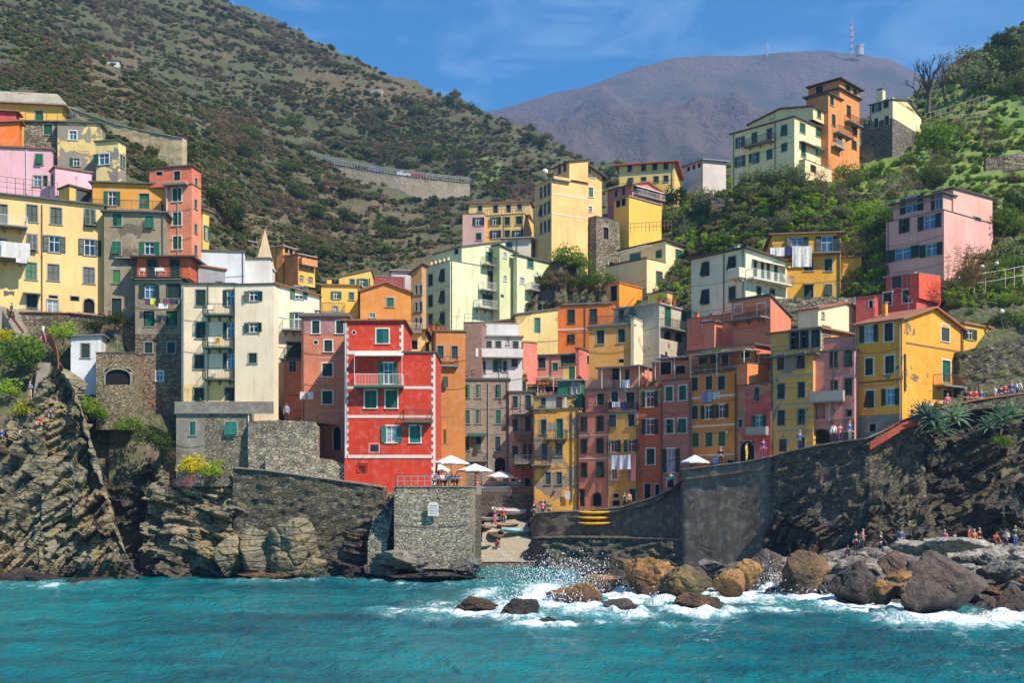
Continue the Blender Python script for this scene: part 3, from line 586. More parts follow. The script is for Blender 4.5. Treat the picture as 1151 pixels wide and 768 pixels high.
# ---- behind the cream house
h = H('house', 'plain white windowless house behind the stone tower house', 'house', 222, 275, 280, 284, 330, 119, -10, plaster((214,222,230), .1), roofm=SLG, dep=7, over=.12); h2 = H('', '', '', 275.2, 303, 306, 291, 330, 120, 4, plaster((228,226,220), .1), root=h, wall='side_wall', dep=6, roofm=SLG, over=.12)
h = H('house', 'low grey shed room with a tiled edge in front of the white house', 'shed', 213, 222.5, 253, 299, 330, 112, 65, plaster((150,150,152), .4), roofm=RT, roof='shedy', rise=-.2, over=.2)
h = H('apartment_house', 'salmon flats with long balconies on the left of the church spire', 'house', 234, 249, 287, 264, 300, 172, 35, plaster((206,124,92), .2), roofm=M['conc'], dep=8, over=.3); h.win('R', 'S', [258, 270, 281], [280], 6, 7, sh='d'); h.win('R', 'K', [256, 264, 272, 280], [269], 6, 4); h.balc('R', 250, 286, 276, 1.0, .9, 'par', 'slab')
h = H('apartment_house', 'orange and yellow flats with stepped balconies right of the church spire', 'house', 304, 318, 331, 277, 320, 168, 30, plaster((228,148,66), .15), roofm=M['conc'], dep=8, over=.3); h.win('R', 'K', [322, 327], [281, 300], 4, 7); h.balc('R', 318.5, 330, 293, .8, .9, 'par', 'slab')
h2 = H('', '', '', 320, 335, 354, 286, 320, 165, 40, plaster((228,140,76), .15), root=h, wall='lower_wall', dep=7, roofm=M['conc'], over=.3); h2.win('R', 'K', [340, 346, 351], [290], 4, 4); h2.win('R', 'W', [339, 349], [313], 4, 6); h2.balc('R', 335.5, 353, 297, .8, .9, 'par', 'slab'); h2.patch('R', 335.2, 353.8, 304, 320, plaster((236,190,80), .1), .03, 'yellow_wall')
t = empty('church_spire', P(298, 300, 150)); tag(t, 'slim pale stone church spire rising behind the white house', 'spire'); b = MB(); w = 1.05; hh = 5.1
b.quad((-w, -w, 0), (w, -w, 0), (0, 0, hh)); b.quad((w, -w, 0), (w, w, 0), (0, 0, hh)); b.quad((w, w, 0), (-w, w, 0), (0, 0, hh)); b.quad((-w, w, 0), (-w, -w, 0), (0, 0, hh)); b.build('spire', plaster((214,190,152), .3), t)
b = MB(); b.box(-1.1, 1.1, -1.1, 1.1, -8, -.002); b.box(-1.25, 1.25, -1.25, 1.25, -.5, -.3); b.build('belfry', plaster((224,214,196), .2), t); b = MB(); b.tube((0, 0, hh-.1), (0, 0, hh+.7), .03); b.tube((-.2, 0, hh+.45), (.2, 0, hh+.45), .03); b.build('cross', M['iron'], t)
h = H('house', 'low yellow house with small balcony between the cream and orange gables', 'house', 361, 405, 405, 322, 370, 122, -8, plaster((244,192,84), .12), roofm=TB, sh='g', dep=6, over=.2); h.win('L', 'O', [378], [332], 11, 8); h.win('L', 'S', [395], [333], 5, 8); h.win('L', 'W', [377], [347], 5, 5, glass='glassc'); h.balc('L', 362, 388, 352, 1, .95, 'iron'); h.chimney(.8, .3, .9)
h = H('house', 'upper yellow house with mono pitch roof rising to the right', 'house', 381, 417, 420, 312, 345, 134, -4, plaster((244,198,96), .1), roofm=TB, roof='shedx', rise=.9, sh='g', dep=6, over=.15); h.win('L', 'S', [396], [318], 5, 8); h.win('L', 'O', [407.5], [318], 12, 9)
h = H('house', 'orange gabled house with one green shutter above the mauve house', 'house', 405, 462, 466, 329, 395, 118, -8, plaster((224,146,62), .15), roof='gabL', rise=.95, roofm=RT, sh='g', dep=8, over=.25); h.win('L', 'S', [438.5], [340], 8, 10); h.win('L', 'W', [418.5], [355], 6, 5); h.win('L', 'K', [438], [361], 7, 3)
h = H('house', 'crimson block below pale roofs behind the orange gabled house', 'house', 417, 455, 462, 312, 350, 150, -10, plaster((160,66,68), .25), dep=6, roofm=M['conc'], roof='par', par=.6); h2 = H('', '', '', 440, 462, 470, 305, 340, 156, -6, plaster((206,198,190), .3), root=h, wall='upper_wall', dep=5, roofm=M['conc']); h2.win('L', 'K', [450], [316], 5, 5)
h = H('house', 'narrow ochre house in the alley left of the lime green house', 'house', 462, 474, 479, 306, 400, 132, 25, plaster((196,150,100), .4), dep=6, roofm=TB, roof='shedx', rise=.8, sh='d'); h.win('L', 'S', [468, 473], [326, 345, 363], 2.6, 10)
h = H('house', 'grey roofed ochre house with little balcony beneath the alley', 'house', 452, 478, 484, 372, 470, 121, 0, plaster((230,196,120), .2), dep=6, roofm=DK); h.win('L', 'K', [466], [388], 6, 10); h.balc('L', 454, 474, 374, .6, .9, 'wrail')
# ---- lime green house
LIME = plaster((220, 226, 182), .25)
h = LG = H('house', 'tall lime green house with three stacked balconies in mid town', 'house', 478, 506, 568, 293, 400, 141, 50, LIME, roof='par', par=.9, sh='d', sur='grey', roofm=SL)
h.win('L', 'S', [484], [315, 338.5, 360], 4.5, 13, sh='d'); h.win('L', 'T', [497.4], [310, 334, 358.5], 4.5, 14, sh='d'); h.win('R', 'D', [551.7], [315], 7, 20, sh='b'); h.win('R', 'D', [548], [338], 11, 13, sh='g')
h2 = H('', '', '', 488, 519, 568, 277.5, 296, 142.3, 50, LIME, root=h, wall='upper_wall', roof='shedy', rise=1.75, roofm=SL, over=.2, sh='t'); h2.win('R', 'D', [549.7], [286.5], 7, 16, sh='t'); h2.win('L', 'K', [513], [283], 4, 6)
h3 = H('', '', '', 554, 561.5, 580.5, 276, 400, 144.2, 42, plaster((208,214,164), .25), root=h, wall='stair_tower', roofm=SLG, over=.25, roof='shedy', rise=-.5, sh='g'); h3.win('R', 'W', [567.6], [287, 313], 3.5, 6, sur='white', glass='glassc'); h3.win('R', 'K', [564.5], [333], 2.5, 3)
h4 = H('', '', '', 577, 581, 619, 287, 400, 145, 42, LIME, root=h, wall='low_wing', roofm=SLG, over=.25, sh='t', sur='grey'); h4.win('R', 'S', [596], [296.5], 6.5, 9.5); h4.win('R', 'W', [587], [315.6], 4.5, 7, sur='white', glass='glassc'); h4.win('R', 'S', [604], [315], 5.5, 6, sh='g'); h4.balc('R', 590, 618, 326, 1.2, .8, 'wrail')
h.balc('R', 541, 555, 297.5, 1.0, .95, 'iron'); h.balc('R', 538, 556, 326, 1.0, .95, 'wrail'); h.balc('R', 532, 557, 346, 1.3, .95, 'wrail'); h.pipe('R', 507.2, 294, 370); 
for i in range(5):
    b = MB(); x = -h.wL*(.15+.17*i); b.box(x-.2, x+.2, .05, .4, h.h+.06, h.h+.55); b.build('chimney_pot', plaster((200,196,150), .4), h.root)
# ---- upper middle
h = H('house', 'pink and yellow terrace house with a set back top floor below the hill', 'house', 544.5, 589, 600, 240, 300, 158, 14, plaster((236,194,110), .12), roof='par', par=.5, sh='d', sur='stonetrim', roofm=TB)
h.win('L', 'O', [557], [248.5, 263.5], 12, 9); h.win('L', 'S', [570, 583], [248.5], 6, 9); h.win('L', 'S', [570], [263.5], 6, 9); h.win('L', 'O', [582], [263.5], 12, 9); h.pipe('L', 587.5, 241, 280)
h2 = H('', '', '', 520, 544.4, 544.4, 240, 300, 158.2, 6, plaster((214,172,164), .1), root=h, wall='pink_wall', roof='par', par=.5, sh='d', roofm=TB, dep=9); h2.win('L', 'O', [538], [249], 12, 9); h2.win('L', 'S', [538], [266], 6, 8)
h3 = H('', '', '', 527, 596, 599, 227, 241, 162, 8, plaster((222,192,124), .1), root=h, wall='upper_wall', dep=6, sh='d', roofm=TB, over=.3); h3.win('L', 'S', [539.5, 584], [234.5], 5, 6); h3.win('L', 'D', [557, 571.6], [235], 5, 9)
b = MB()
for i in range(15): b.tube((-h.wL+i*h.wL/14, .1, h.h), (-h.wL+i*h.wL/14, .1, h.h+.9), .03, n=4)
b.tube((-h.wL, .1, h.h+.9), (0, .1, h.h+.9), .03); b.build('railing', M['iron'], h.root)
TY = plaster((242, 196, 128), .25)
h = H('house', 'tallest yellow house with blank side wall in the middle of the hill', 'house', 601, 620, 661, 201, 300, 150, 60, TY, roof='par', par=1.0, sh='b', sur='stonetrim', roofm=SL)
h.win('L', 'S', [608.3, 612.8, 617.2], [217, 237, 257], 2.2, 13); h.belt('R', 620, 661, 224, 1.5, WB); h.belt('R', 620, 661, 246, 1.2, WB)
h2 = H('', '', '', 622, 640, 661, 181.5, 201.5, 152.3, 60, TY, root=h, wall='upper_wall', roofm=DK, roof='shedy', rise=.7, over=.3, sh='b'); h2.win('L', 'S', [629, 635], [190], 3, 11)
h3 = H('', '', '', 655, 661.3, 676.5, 188, 290, 155, 62, TY, root=h, wall='right_wall', roofm=DK, roof='shedy', rise=-1.0, over=.6, sh='g', sur='white'); h3.win('R', 'H', [665], [195], 8, 9, sur='white', glass='glassc'); h3.win('R', 'S', [664], [216], 5, 11); h3.win('R', 'W', [663.5], [235], 4, 6)
h.balc('R', 621, 640, 201, .4, .3, 'par', 'slab'); h.chimney(.3, .2, 1.2, .4); h.chimney(.8, .2, 1.2, .4)
b = MB(); b.tube((0, 0, 0), (0, 0, 1.6), .03); b.ball((0, -.2, 1.5), .45, 10, 6, 1, .9); b.build('satellite_dish', [M['metal'], M['white']], h.root, mat=Matrix.Translation((-2, .4, h.h)))
h = H('house', 'low whitewashed house with flat canopies under the tallest yellow house', 'house', 566, 596, 615, 268, 300, 152, 10, plaster((222,208,186), .15), roofm=M['conc'], over=.5, sh='t'); h.win('L', 'S', [572.6], [275.5], 6, 6); h.win('R', 'K', [602], [276], 5, 8); h.balc('R', 598, 613, 284, .8, .8, 'rust')
h = H('house', 'yellow house with red hip roof and two rows of dark shutters below the mountain', 'house', 696, 758, 764.5, 181.5, 235, 176, 14, plaster((240,202,114), .1), roof='hip', rise=1.3, roofm=roof_tile((206,98,62), (168,78,56)), sh='d', sur='stonetrim', over=.7); h.win('L', 'S', [708, 723.5, 736, 748.5], [189.5], 5, 7.5); h.win('L', 'S', [709, 723.5, 737.5, 748.5], [203.5], 5.5, 7); h.belt('L', 696, 758, 197, 1.2, WB); h.chimney(.4, .5, 1)
h = H('house', 'pink gabled house with a white awning above a yellow garage block', 'house', 683, 710.5, 744, 207, 250, 160, 48, plaster((212,124,116), .1), roof='gabR', rise=.9, roofm=RT, sh='d', over=.3); h.win('L', 'S', [692.5, 701], [217.5], 3.2, 8.5); h.win('R', 'K', [716, 734], [213.5], 8, 8); h.awning('R', 711, 742, 207.5, .7, .2, 'canvas'); h.balc('R', 712, 743, 218.5, .8, .7, 'wrail')
h2 = H('', '', '', 690, 707, 743.5, 221, 290, 155, 48, plaster((246,196,84), .06), root=h, wall='lower_wall', roofm=M['conc'], roof='slab', over=.15, sh='d'); h2.win('L', 'K', [695, 701], [229], 4.5, 8)
h = H('stone_barn', 'roofless grey stone barn with weedy walls beside the tallest yellow house', 'ruin', 647, 670, 697, 243, 285, 152, 50, stone((166,154,130), (112,104,90), 2, 1.6, moss=.4), roof='par', par=2.5, roofm=SL); h.win('R', 'K', [681], [262], 6, 13); h.win('L', 'K', [657], [262], 3, 6)
h = H('house', 'long pale house with a steep grey roof half hidden on the saddle', 'house', 768, 790, 816, 180, 215, 185, 55, plaster((206,198,190), .2), roofm=slate((150,152,158)), roof='shedy', rise=.6, over=.5); h.win('L', 'K', [774, 780, 786], [190], 3, 5)
# ---- top right
h = CT = H('house', 'large cream house with many green shutters at the head of the terraces', 'house', 822, 893, 934, 131.5, 200, 150, 46, plaster((246,224,172), .1), roof='slab', sh='g', sur='stonetrim', roofm=DK, over=.25)
h.win('L', 'O', [832], [160], 10, 12); h.win('L', 'S', [848, 865], [156.5], 6, 15); h.win('L', 'S', [881.5], [146.3], 6, 12); h.win('L', 'O', [832.3], [181.5], 11, 12); h.win('L', 'O', [848.3], [178], 11, 12); h.win('L', 'S', [865], [173.5], 6, 11); h.win('L', 'S', [881.5], [165.5], 6, 9)
h.win('R', 'S', [902], [144], 6, 11, sh='g'); h.win('R', 'S', [920], [148.5], 6, 11); h.win('R', 'S', [903], [168.5], 5, 16); h.win('R', 'S', [920], [170], 5.5, 11); h.balc('L', 839, 872, 166.5, 1.0, .95, 'iron'); h.pipe('L', 871.5, 137, 190); h.awning('R', 898, 920, 158, .8, .2, 'slab'); h.belt('L', 823, 893, 171, 1.2, WB)
h2 = H('', '', '', 842, 914, 934.5, 120, 134, 152.5, 46, plaster((244,218,160), .1), root=h, wall='upper_wall', roof='gabL', rise=.95, roofm=DK, over=.3); h2.win('R', 'S', [920.5], [128.6], 4, 8); h2.win('L', 'W', [868], [131], 4, 6)
h3 = H('', '', '', 898, 905, 935, 179, 245, 147, 46, plaster((244,218,160), .15), root=h, wall='lower_wall', roofm=M['slab'], roof='par', par=.8); h3.win('R', 'K', [914], [190], 6, 8)
ORT = plaster((224, 140, 72), .2)
h = H('house', 'tall orange house with rounded balconies next to the large cream house', 'house', 906, 943.5, 966, 100, 180, 158, 44, ORT, roofm=DK, over=.4, sh='d', sur='rust'); h2 = H('', '', '', 912, 943.5, 966, 89.7, 101, 158.2, 44, ORT, root=h, wall='upper_wall', roofm=DK, over=.6, sh='d'); h2.win('L', 'S', [921], [101.5], 8, 10)
h2.win('R', 'S', [953], [101], 5.5, 11); h2.win('R', 'S', [961], [105], 4, 10); h.win('R', 'S', [954], [125], 4, 12); h.win('R', 'S', [960.5], [146.5], 5, 11); h.win('R', 'S', [960], [163], 5, 9)
h3 = H('', '', '', 908, 931, 946, 105, 180, 154, 44, ORT, root=h, wall='front_wall', roofm=DK, over=.3, sh='d'); h3.win('R', 'S', [935], [113], 4, 11); h3.win('R', 'S', [937], [135], 4, 13); h3.win('R', 'S', [947-3], [156], 4, 8); h.balc('R', 949, 964, 136, .9, .9, 'rust'); h3.balc('R', 936, 953, 149, 1.0, .9, 'rust'); h3.balc('R', 934, 944, 164, .8, .9, 'wrail'); h.chimney(.92, .1, 1.4, .5)
h = H('house', 'small cream gabled house on a stone base above the green terraces', 'house', 977.5, 1003.5, 1035.5, 112, 148, 166, 42, plaster((244,224,172), .1), roof='gabR', rise=1.25, roofm=DK, sh='d', sur='stonetrim', over=.2); h.win('L', 'O', [985.6], [121], 10, 9); h.win('L', 'S', [996], [116.5], 5, 9); h.win('R', 'S', [1023], [116.5], 6, 10)
h2 = H('', '', '', 968, 1003, 1036, 132, 200, 165, 42, stone((128,124,116), (92,90,84), 2, 1.6), root=h, wall='stone_base', roof='none', sh='d'); h2.win('L', 'S', [978, 985, 997], [140], 4, 10); h.chimney(.9, .3, 2.2, 1.0)
# ---- right hill, middle rows
h = H('house', 'cream house with roof terrace and pergola frame above the bright orange block', 'house', 681, 727, 748.5, 291, 350, 144, 48, plaster((246,220,162), .12), roof='par', par=1.0, sh='g', sur='stonetrim', roofm=DK); h.belt('L', 681, 727, 299, 1.4, DK)
h2 = H('', '', '', 697, 748.3, 796, 271, 350, 146.6, 48, plaster((246,224,168), .12), root=h, wall='upper_wall', roof='shedy', rise=-.55, roofm=DK, sh='b', sur='grey', over=.35); h2.win('R', 'S', [763], [288, 316], 7, 14, sh='g'); h2.win('L', 'S', [714], [290], 12, 10, sh='t'); h2.win('L', 'S', [740.6], [286], 6, 8, sh='g'); h.win('R', 'S', [741], [313], 7, 15, sh='b'); h2.chimney(.1, .75, 1.0, .5)
b = MB(); z0 = h.h; x0, x1 = -h.wL+.2, -1.6
b.path([(x0, .3, z0-.6), (x0, .3, z0+1.3), (x0+.5, .3, z0+1.7), (x1, 1.8, z0+2.3)], .07); b.path([(x0, 2.4, z0-.6), (x0, 2.4, z0+1.4), (x0+.5, 2.4, z0+1.9), (x1, 2.6, z0+2.4)], .07); b.build('pergola_frame', M['white'], h.root)
h = H('house', 'pale green house with corner balcony on the right hill', 'house', 777, 838, 885, 279.5, 365, 122, 50, plaster((220,222,192), .15), roof='shedy', rise=-.5, roofm=DK, sh='d', sur='stonetrim', over=.45)
h.win('L', 'T', [793, 823], [302.5], 8, 16); h.win('L', 'T', [793], [334], 8, 17); h.win('L', 'S', [823], [331], 7.5, 17); h.win('R', 'D', [849, 857, 863.6, 872], [303], 4.2, 20, sh='d', sur='white'); h.win('R', 'S', [853], [328], 5, 11); h.win('R', 'S', [868], [330.5], 5.5, 11); h.pipe('L', 814, 286, 350); h.balc('R', 838, 884, 313, 1.1, .95, 'wrail', 'white'); h.balc('L', 825, 838, 313.5, 1.1, .95, 'par', 'white'); h.awning('R', 845, 883, 291, .7, .15, 'canvas'); h.chimney(.3, .2, .9)
h = H('house', 'mustard yellow house with sheets hung from its balcony on the right hill', 'house', 868, 945, 948, 262, 345, 126, 8, plaster((230,170,52), .12), roofm=TB, sh='d', sur='stonetrim', over=.4, dep=8); h.win('L', 'O', [896], [272], 24, 10, glass='glassb'); h.win('L', 'O', [929.6], [275], 25, 19, glass='glassb'); h.win('L', 'S', [909], [298], 10, 13, sh='d'); h.win('L', 'S', [931], [298], 8, 14, sh='d'); h.win('L', 'D', [909], [327.5], 10, 14, sh='d'); h.win('L', 'S', [931], [326], 8, 13, sh='d'); h.balc('L', 868, 944, 286.5, .9, .95, 'iron'); h.awning('L', 903, 916, 319, .8, .1, 'slab'); h.pipe('L', 943.5, 264, 333)
h2 = H('', '', '', 945.5, 968.5, 971, 289, 345, 126.5, 8, plaster((228,168,54), .12), root=h, wall='side_wall', dep=6, roofm=TB); h2.win('L', 'A', [956], [327], 17, 14)
h = CORAL = H('house', 'coral house with bright side wall and small terrace below the pale green house', 'house', 822.5, 866, 889, 333, 400, 112.5, 46, plaster((228,134,100), .08), roof='shedy', rise=-1.7, roofm=SLG, sh='d', sur='white', over=.2); h.win('L', 'S', [830], [347.5], 8, 10); h.win('L', 'D', [855.6], [351], 9, 20); h.balc('L', 821, 865, 362.5, 1.6, .95, 'rust')
h = H('house', 'low coral house with parapet and hutch left of the coral house', 'house', 772, 822, 822, 353, 420, 118, 40, plaster((222,124,92), .15), roof='par', par=.8, roofm=SLG, dep=6); h.win('L', 'K', [795], [364], 9, 6, sur='white'); h2 = H('', '', '', 791, 803, 812, 362, 400, 115, 46, plaster((222,126,94), .15), root=h, wall='hutch', roofm=SLG, over=.25); h.chimney(.9, .2, 1.4, .35); h.chimney(.5, .1, .9, .35)
h = H('house', 'pale cream gabled house under a long tiled roof behind the ochre house', 'house', 897, 919.5, 981, 347, 395, 108, 47, plaster((236,220,180), .12), roof='gabR', rise=1.15, roofm=RT, over=.25); h.win('R', 'W', [925], [355], 2.5, 7)
h = PK = H('house', 'pink four storey house with dark shutters against the right hillside', 'house', 996, 1061, 1116, 236, 325, 118, 52, plaster((226,168,158), .08), roof='par', par=.3, sh='d', sur='stonetrim', roofm=DK)
h.win('L', 'S', [1016.5], [254], 12, 16); h.win('L', 'O', [1045], [249.5], 25, 16, glass='glassb'); h.win('L', 'O', [1015], [285.5], 34, 14, glass='glassb'); h.win('L', 'O', [1047], [281], 24, 14, glass='glassb'); h.win('R', 'K', [1099], [246.5], 7, 4)
h2 = H('', '', '', 1004, 1060, 1071, 218, 240, 119, 52, plaster((224,176,166), .08), root=h, wall='upper_wall', roofm=DK, over=.4, sh='d'); h2.win('L', 'O', [1025], [230], 25, 18, glass='glassb', sur='white'); h2.win('L', 'H', [1053], [226.5], 12, 19, glass='glassb')
h3 = H('', '', '', 1050, 1071.5, 1115.5, 212, 240, 119.9, 52, plaster((228,172,160), .08), root=h, wall='rear_wall', roofm=DK, roof='shedy', rise=.2, over=.2)
h.balc('L', 996.5, 1061, 236.2, .1, 1.0, 'iron')
h = CRIM = H('house', 'crimson house with orange-red side wall below the pink four storey house', 'house', 982, 1030, 1057, 325.5, 365, 111, 46, plaster((208,82,76), .1), roof='par', par=.2, sh='d', sur='white', roofm=TB); h.win('L', 'S', [997.7, 1019.6], [336], 9.5, 15)
h2 = H('', '', '', 996, 1027, 1050, 308, 326, 112.5, 46, plaster((208,84,78), .1), root=h, wall='upper_wall', roofm=M['conc'], over=.25, sh='b'); h2.win('L', 'S', [1008], [317.5], 11, 13); h2.win('L', 'D', [1024], [316.5], 6, 15, sh='d')
h3 = H('', '', '', 1022, 1033, 1057.5, 307, 335, 110.7, 46, plaster((222,84,56), .08), root=h, wall='terrace_wall', roof='shedy', rise=.35, roofm=M['conc'], over=.02, thick=.05)
h4 = H('', '', '', 962, 983, 987, 333, 370, 110.5, 30, plaster((200,80,76), .15), root=h, wall='low_wall', roof='par', par=.6, roofm=TB); h4.win('L', 'K', [979], [342], 4, 8)
# ---- centre, stacked terraces
OR2 = plaster((226, 122, 42), .15)
h = H('house', 'burnt orange house with a roof terrace and bright orange hut on top', 'house', 626, 690, 690, 342, 420, 138, 14, OR2, roof='par', par=.9, sh='d', sur='rust', roofm=TB, dep=8); h.win('L', 'S', [642, 667], [356], 7, 15); h.win('L', 'S', [642], [381], 7, 9); h.belt('L', 626, 690, 371, 1.6, WB)
h2 = H('', '', '', 684, 696, 722, 318.5, 345, 140, 42, plaster((240,148,24), .05), root=h, wall='hut_wall', roof='slab', over=.1, roofm=plain('orange_roof', (208,112,30), .8)); h2.win('L', 'K', [690], [330], 7, 17)
h.balc('L', 632, 688, 342, .2, 1.0, 'iron')
OC2 = plaster((232, 168, 80), .2)
h = H('house', 'apricot house with two dark shutters under the grey concrete house', 'house', 662, 712, 726, 366.5, 440, 123, 22, OC2, roof='slab', sh='d', sur='stonetrim', roofm=SLG, over=.25); h.win('L', 'S', [675, 698.5], [379], 8, 15); h.win('L', 'K', [698.5], [406], 6, 4); h.balc('L', 662, 710, 366, .2, .9, 'iron'); h2 = H('', '', '', 709, 712.5, 733, 358, 440, 122.6, 30, plaster((230,214,180), .3, .3, (180,170,150)), root=h, wall='white_wall', roof='shedy', rise=-.2, roofm=M['conc'], over=.05)
h = H('house', 'grey concrete house with bright green doors beneath the cream house', 'house', 690, 741, 784, 342, 400, 123.5, 38, plaster((184,178,158), .5, .25, (120,112,100)), roof='slab', roofm=M['conc'], over=.2, sh='g', sur='grey'); h.win('R', 'D', [750.5], [356], 6.5, 22, sh='g'); h.win('R', 'S', [769.5], [354], 7, 14, sh='g'); h.win('R', 'K', [750, 763], [377], 7, 10); h.win('L', 'S', [698.5], [354], 6, 12, sh='b'); h.balc('R', 742, 770, 368, 1.0, .95, 'iron')
b = MB()
for k in range(9): b.box(-6.2+.42*k, -5.85+.42*k, -1.3, -.5, h.h-3.4+.36*k, h.h-3.35+.36*k)
b.prism([(-6.3, -1.34, h.h-3.6), (-2.4, -1.34, h.h-.25), (-2.4, -1.34, h.h-.05), (-6.3, -1.34, h.h-3.4)], (0, .05, 0)); b.tube((-6.3, -1.3, h.h-2.6), (-2.4, -1.3, h.h+.8), .03); b.build('outside_stair', M['grail'], h.root)
h = H('house', 'peeling pale yellow house with one tall teal door above the white house', 'house', 580, 627, 627, 355, 420, 137.5, -8, plaster((236,206,132), .3, .35, (190,160,110)), roof='shedx', rise=.8, roofm=SL, dep=6, sh='t', over=.2); h.win('L', 'D', [604], [366], 6, 17, sur='stonetrim'); h2 = H('', '', '', 540, 600, 600, 366, 420, 139, -14, plaster((212,150,84), .3), root=h, wall='low_wall', dep=5, roofm=SL, roof='shedx', rise=1.0)
h = H('house', 'dark orange house with wooden balcony over a salmon lower floor right of the red house', 'house', 488, 523, 523, 373, 411, 120, -6, plaster((204,128,56), .25), roofm=TB, sh='d', sur='grey', dep=7, over=.15, wall='upper_wall'); h.win('L', 'D', [495, 511], [396], 7, 14, sh='d'); h.balc('L', 488, 515, 410.5, .5, .9, 'iron', 'slab', th=.2)
h2 = H('', '', '', 488, 516.5, 516.5, 410.5, 565, 120, -6, plaster((220,132,88), .25, .12, (150,130,110)), root=h, wall='lower_wall', roof='none', sh='d', sur='grey', dep=7); h2.win('L', 'S', [500.6], [428.6, 459.5, 491], 6, 16); h2.belt('L', 489, 516, 444.5, 1.6, WB); h2.win('L', 'K', [499, 511], [535], 7, 20)
h = H('chimney_wall', 'blank mauve-brown tower wall between the dark orange and white houses', 'house', 521, 541.5, 547, 362.5, 440, 128, 8, plaster((150,120,108), .4, .1, (120,104,94)), roof='slab', over=.05, roofm=SL, dep=5, thick=.08)
WHM = plaster((214, 210, 206), .25)
h = H('house', 'whitewashed house with curved balcony and white parapet above the grey house', 'house', 535, 587, 590, 402, 450, 129.5, -6, WHM, roof='slab', roofm=M['conc'], sh='d', sur='grey', dep=6, over=.1); h.win('L', 'S', [542], [413], 7, 13); h.win('L', 'D', [559], [412], 9, 14, sh='g'); h.win('L', 'S', [567.5], [412], 4, 12); h.win('L', 'S', [578.4], [407], 6, 10); h.balc('L', 534, 587, 402, .9, .95, 'par', 'slab')
h2 = H('', '', '', 543, 586, 586, 379, 402, 131, -6, WHM, root=h, wall='upper_wall', roof='slab', roofm=M['conc'], sh='d', dep=5, over=.3); h2.win('L', 'S', [549.5, 560, 579.5], [387.5], 6, 8); h2.win('L', 'W', [571], [384], 3, 7)
h3 = H('', '', '', 542, 583, 588, 364, 380, 132.5, -4, plaster((222,220,216), .3), root=h, wall='roof_parapet', roof='par', par=.8, roofm=M['conc'], dep=4)
h = H('house', 'tall grey stained house with green shutters behind the parasols', 'house', 516.5, 572, 572, 427, 565, 128, 0, plaster((146,132,116), .9, .2, (100,90,80)), roofm=SLG, sh='d', sur='grey', dep=6, over=.2, thick=.2)
h.win('L', 'S', [525, 537.5, 560], [440, 469], 6, 15, sh='g'); h.win('L', 'S', [525, 537.5, 559.5], [499], 6, 16, sh='d'); h.win('L', 'A', [562], [524], 12, 19); h.win('L', 'K', [538], [535], 8, 22); h.pipe('L', 549, 430, 530, 'metal'); h.awning('L', 527, 547, 487, .8, .35, 'grail'); h.balc('L', 526, 548, 518, .8, .8, 'grail')
h = H('house', 'old pinkish grey house with three narrow balconies at the harbour', 'house', 572.2, 599, 599, 441, 565, 127.5, 4, plaster((190,156,136), .7, .2, (130,116,104)), roofm=SLG, sh='d', sur='grey', dep=6, over=.2); h.win('L', 'S', [579], [452, 478, 508], 6, 13, sh='d'); h.win('L', 'D', [593.5], [453, 477], 6.5, 17); h.win('L', 'D', [590, 596], [508], 4.5, 17, sh='n'); h.balc('L', 576, 599, 465, .8, .9, 'iron'); h.balc('L', 579, 599, 493, .8, .9, 'rust'); h.balc('L', 579, 599, 521, .9, .9, 'wrail'); h.patch('L', 572.4, 598.8, 527, 556, plaster((192,96,66), .3), .03, 'salmon_wall'); h.win('L', 'K', [577, 593], [543], 6, 10)
h = H('house', 'golden yellow house with bare grey plaster patches at the head of the slipway', 'house', 599.2, 651, 655, 460, 590, 120, 16, plaster((238,172,66), .25, .5, (164,142,120)), roofm=SLG, sh='d', sur='grey', dep=7, over=.12); h.win('L', 'S', [611], [480], 6, 16); h.win('L', 'D', [629], [482], 7, 22, sh='g'); h.win('L', 'D', [612], [508], 6, 18, sh='b'); h.win('L', 'S', [628.5], [505.6], 7, 15, sh='b'); h.win('L', 'S', [616, 628.5], [538], 6, 14, sh='b'); h.win('L', 'D', [610], [569], 7, 10, sh='d'); h.balc('L', 613, 638, 494, .9, .9, 'grail', 'slabg'); h.balc('L', 599.5, 620, 522.5, .9, .9, 'iron'); h.pipe('L', 600.5, 462, 575); h.pipe('L', 643, 462, 565)
h2 = H('', '', '', 600, 645, 651, 446, 461, 123, 14, plaster((206,164,80), .3), root=h, wall='upper_wall', roofm=SLG, dep=5, sh='g', over=.15); h2.win('L', 'S', [611], [452], 6, 8, sh='d'); h2.win('L', 'D', [630], [453], 7, 14, sh='g'); h.balc('L', 600, 630, 459.5, .2, .8, 'grail')
h = H('house', 'pink terrace house with a flower hung roof terrace in the centre of town', 'house', 588, 651, 668, 399, 450, 134, 14, plaster((226,144,124), .12), roof='slab', roofm=SLG, sh='d', sur='stonetrim', dep=6, over=.25); h.win('L', 'S', [609], [408], 8, 12); h.win('L', 'D', [624], [412.5], 6, 9, sh='g'); h.win('L', 'S', [639], [405], 18, 14, sh='d'); h2 = H('', '', '', 647, 651, 668, 392, 450, 133.4, 24, plaster((222,124,112), .1), root=h, wall='side_wall', roofm=SLG, over=.1); h2.win('R', 'K', [661.5], [405], 3.5, 9); h3 = H('', '', '', 586, 588, 604, 385, 450, 133, 60, plaster((222,128,110), .1), root=h, wall='end_wall', roof='par', par=.5, roofm=SLG)
h = H('terrace_house', 'sunlit pale pink end wall with a planted terrace in front of the pink house', 'house', 569, 571, 588, 414, 445, 131, 58, plaster((226,176,150), .3), roof='slab', over=.03, thick=.06, roofm=SLG); h2 = H('', '', '', 588, 648, 648, 432, 446, 131.5, 10, plaster((170,120,100), .3), root=h, wall='terrace_wall', roof='par', par=.9, roofm=SLG, dep=4); h2.win('L', 'K', [600, 620], [438], 14, 6)
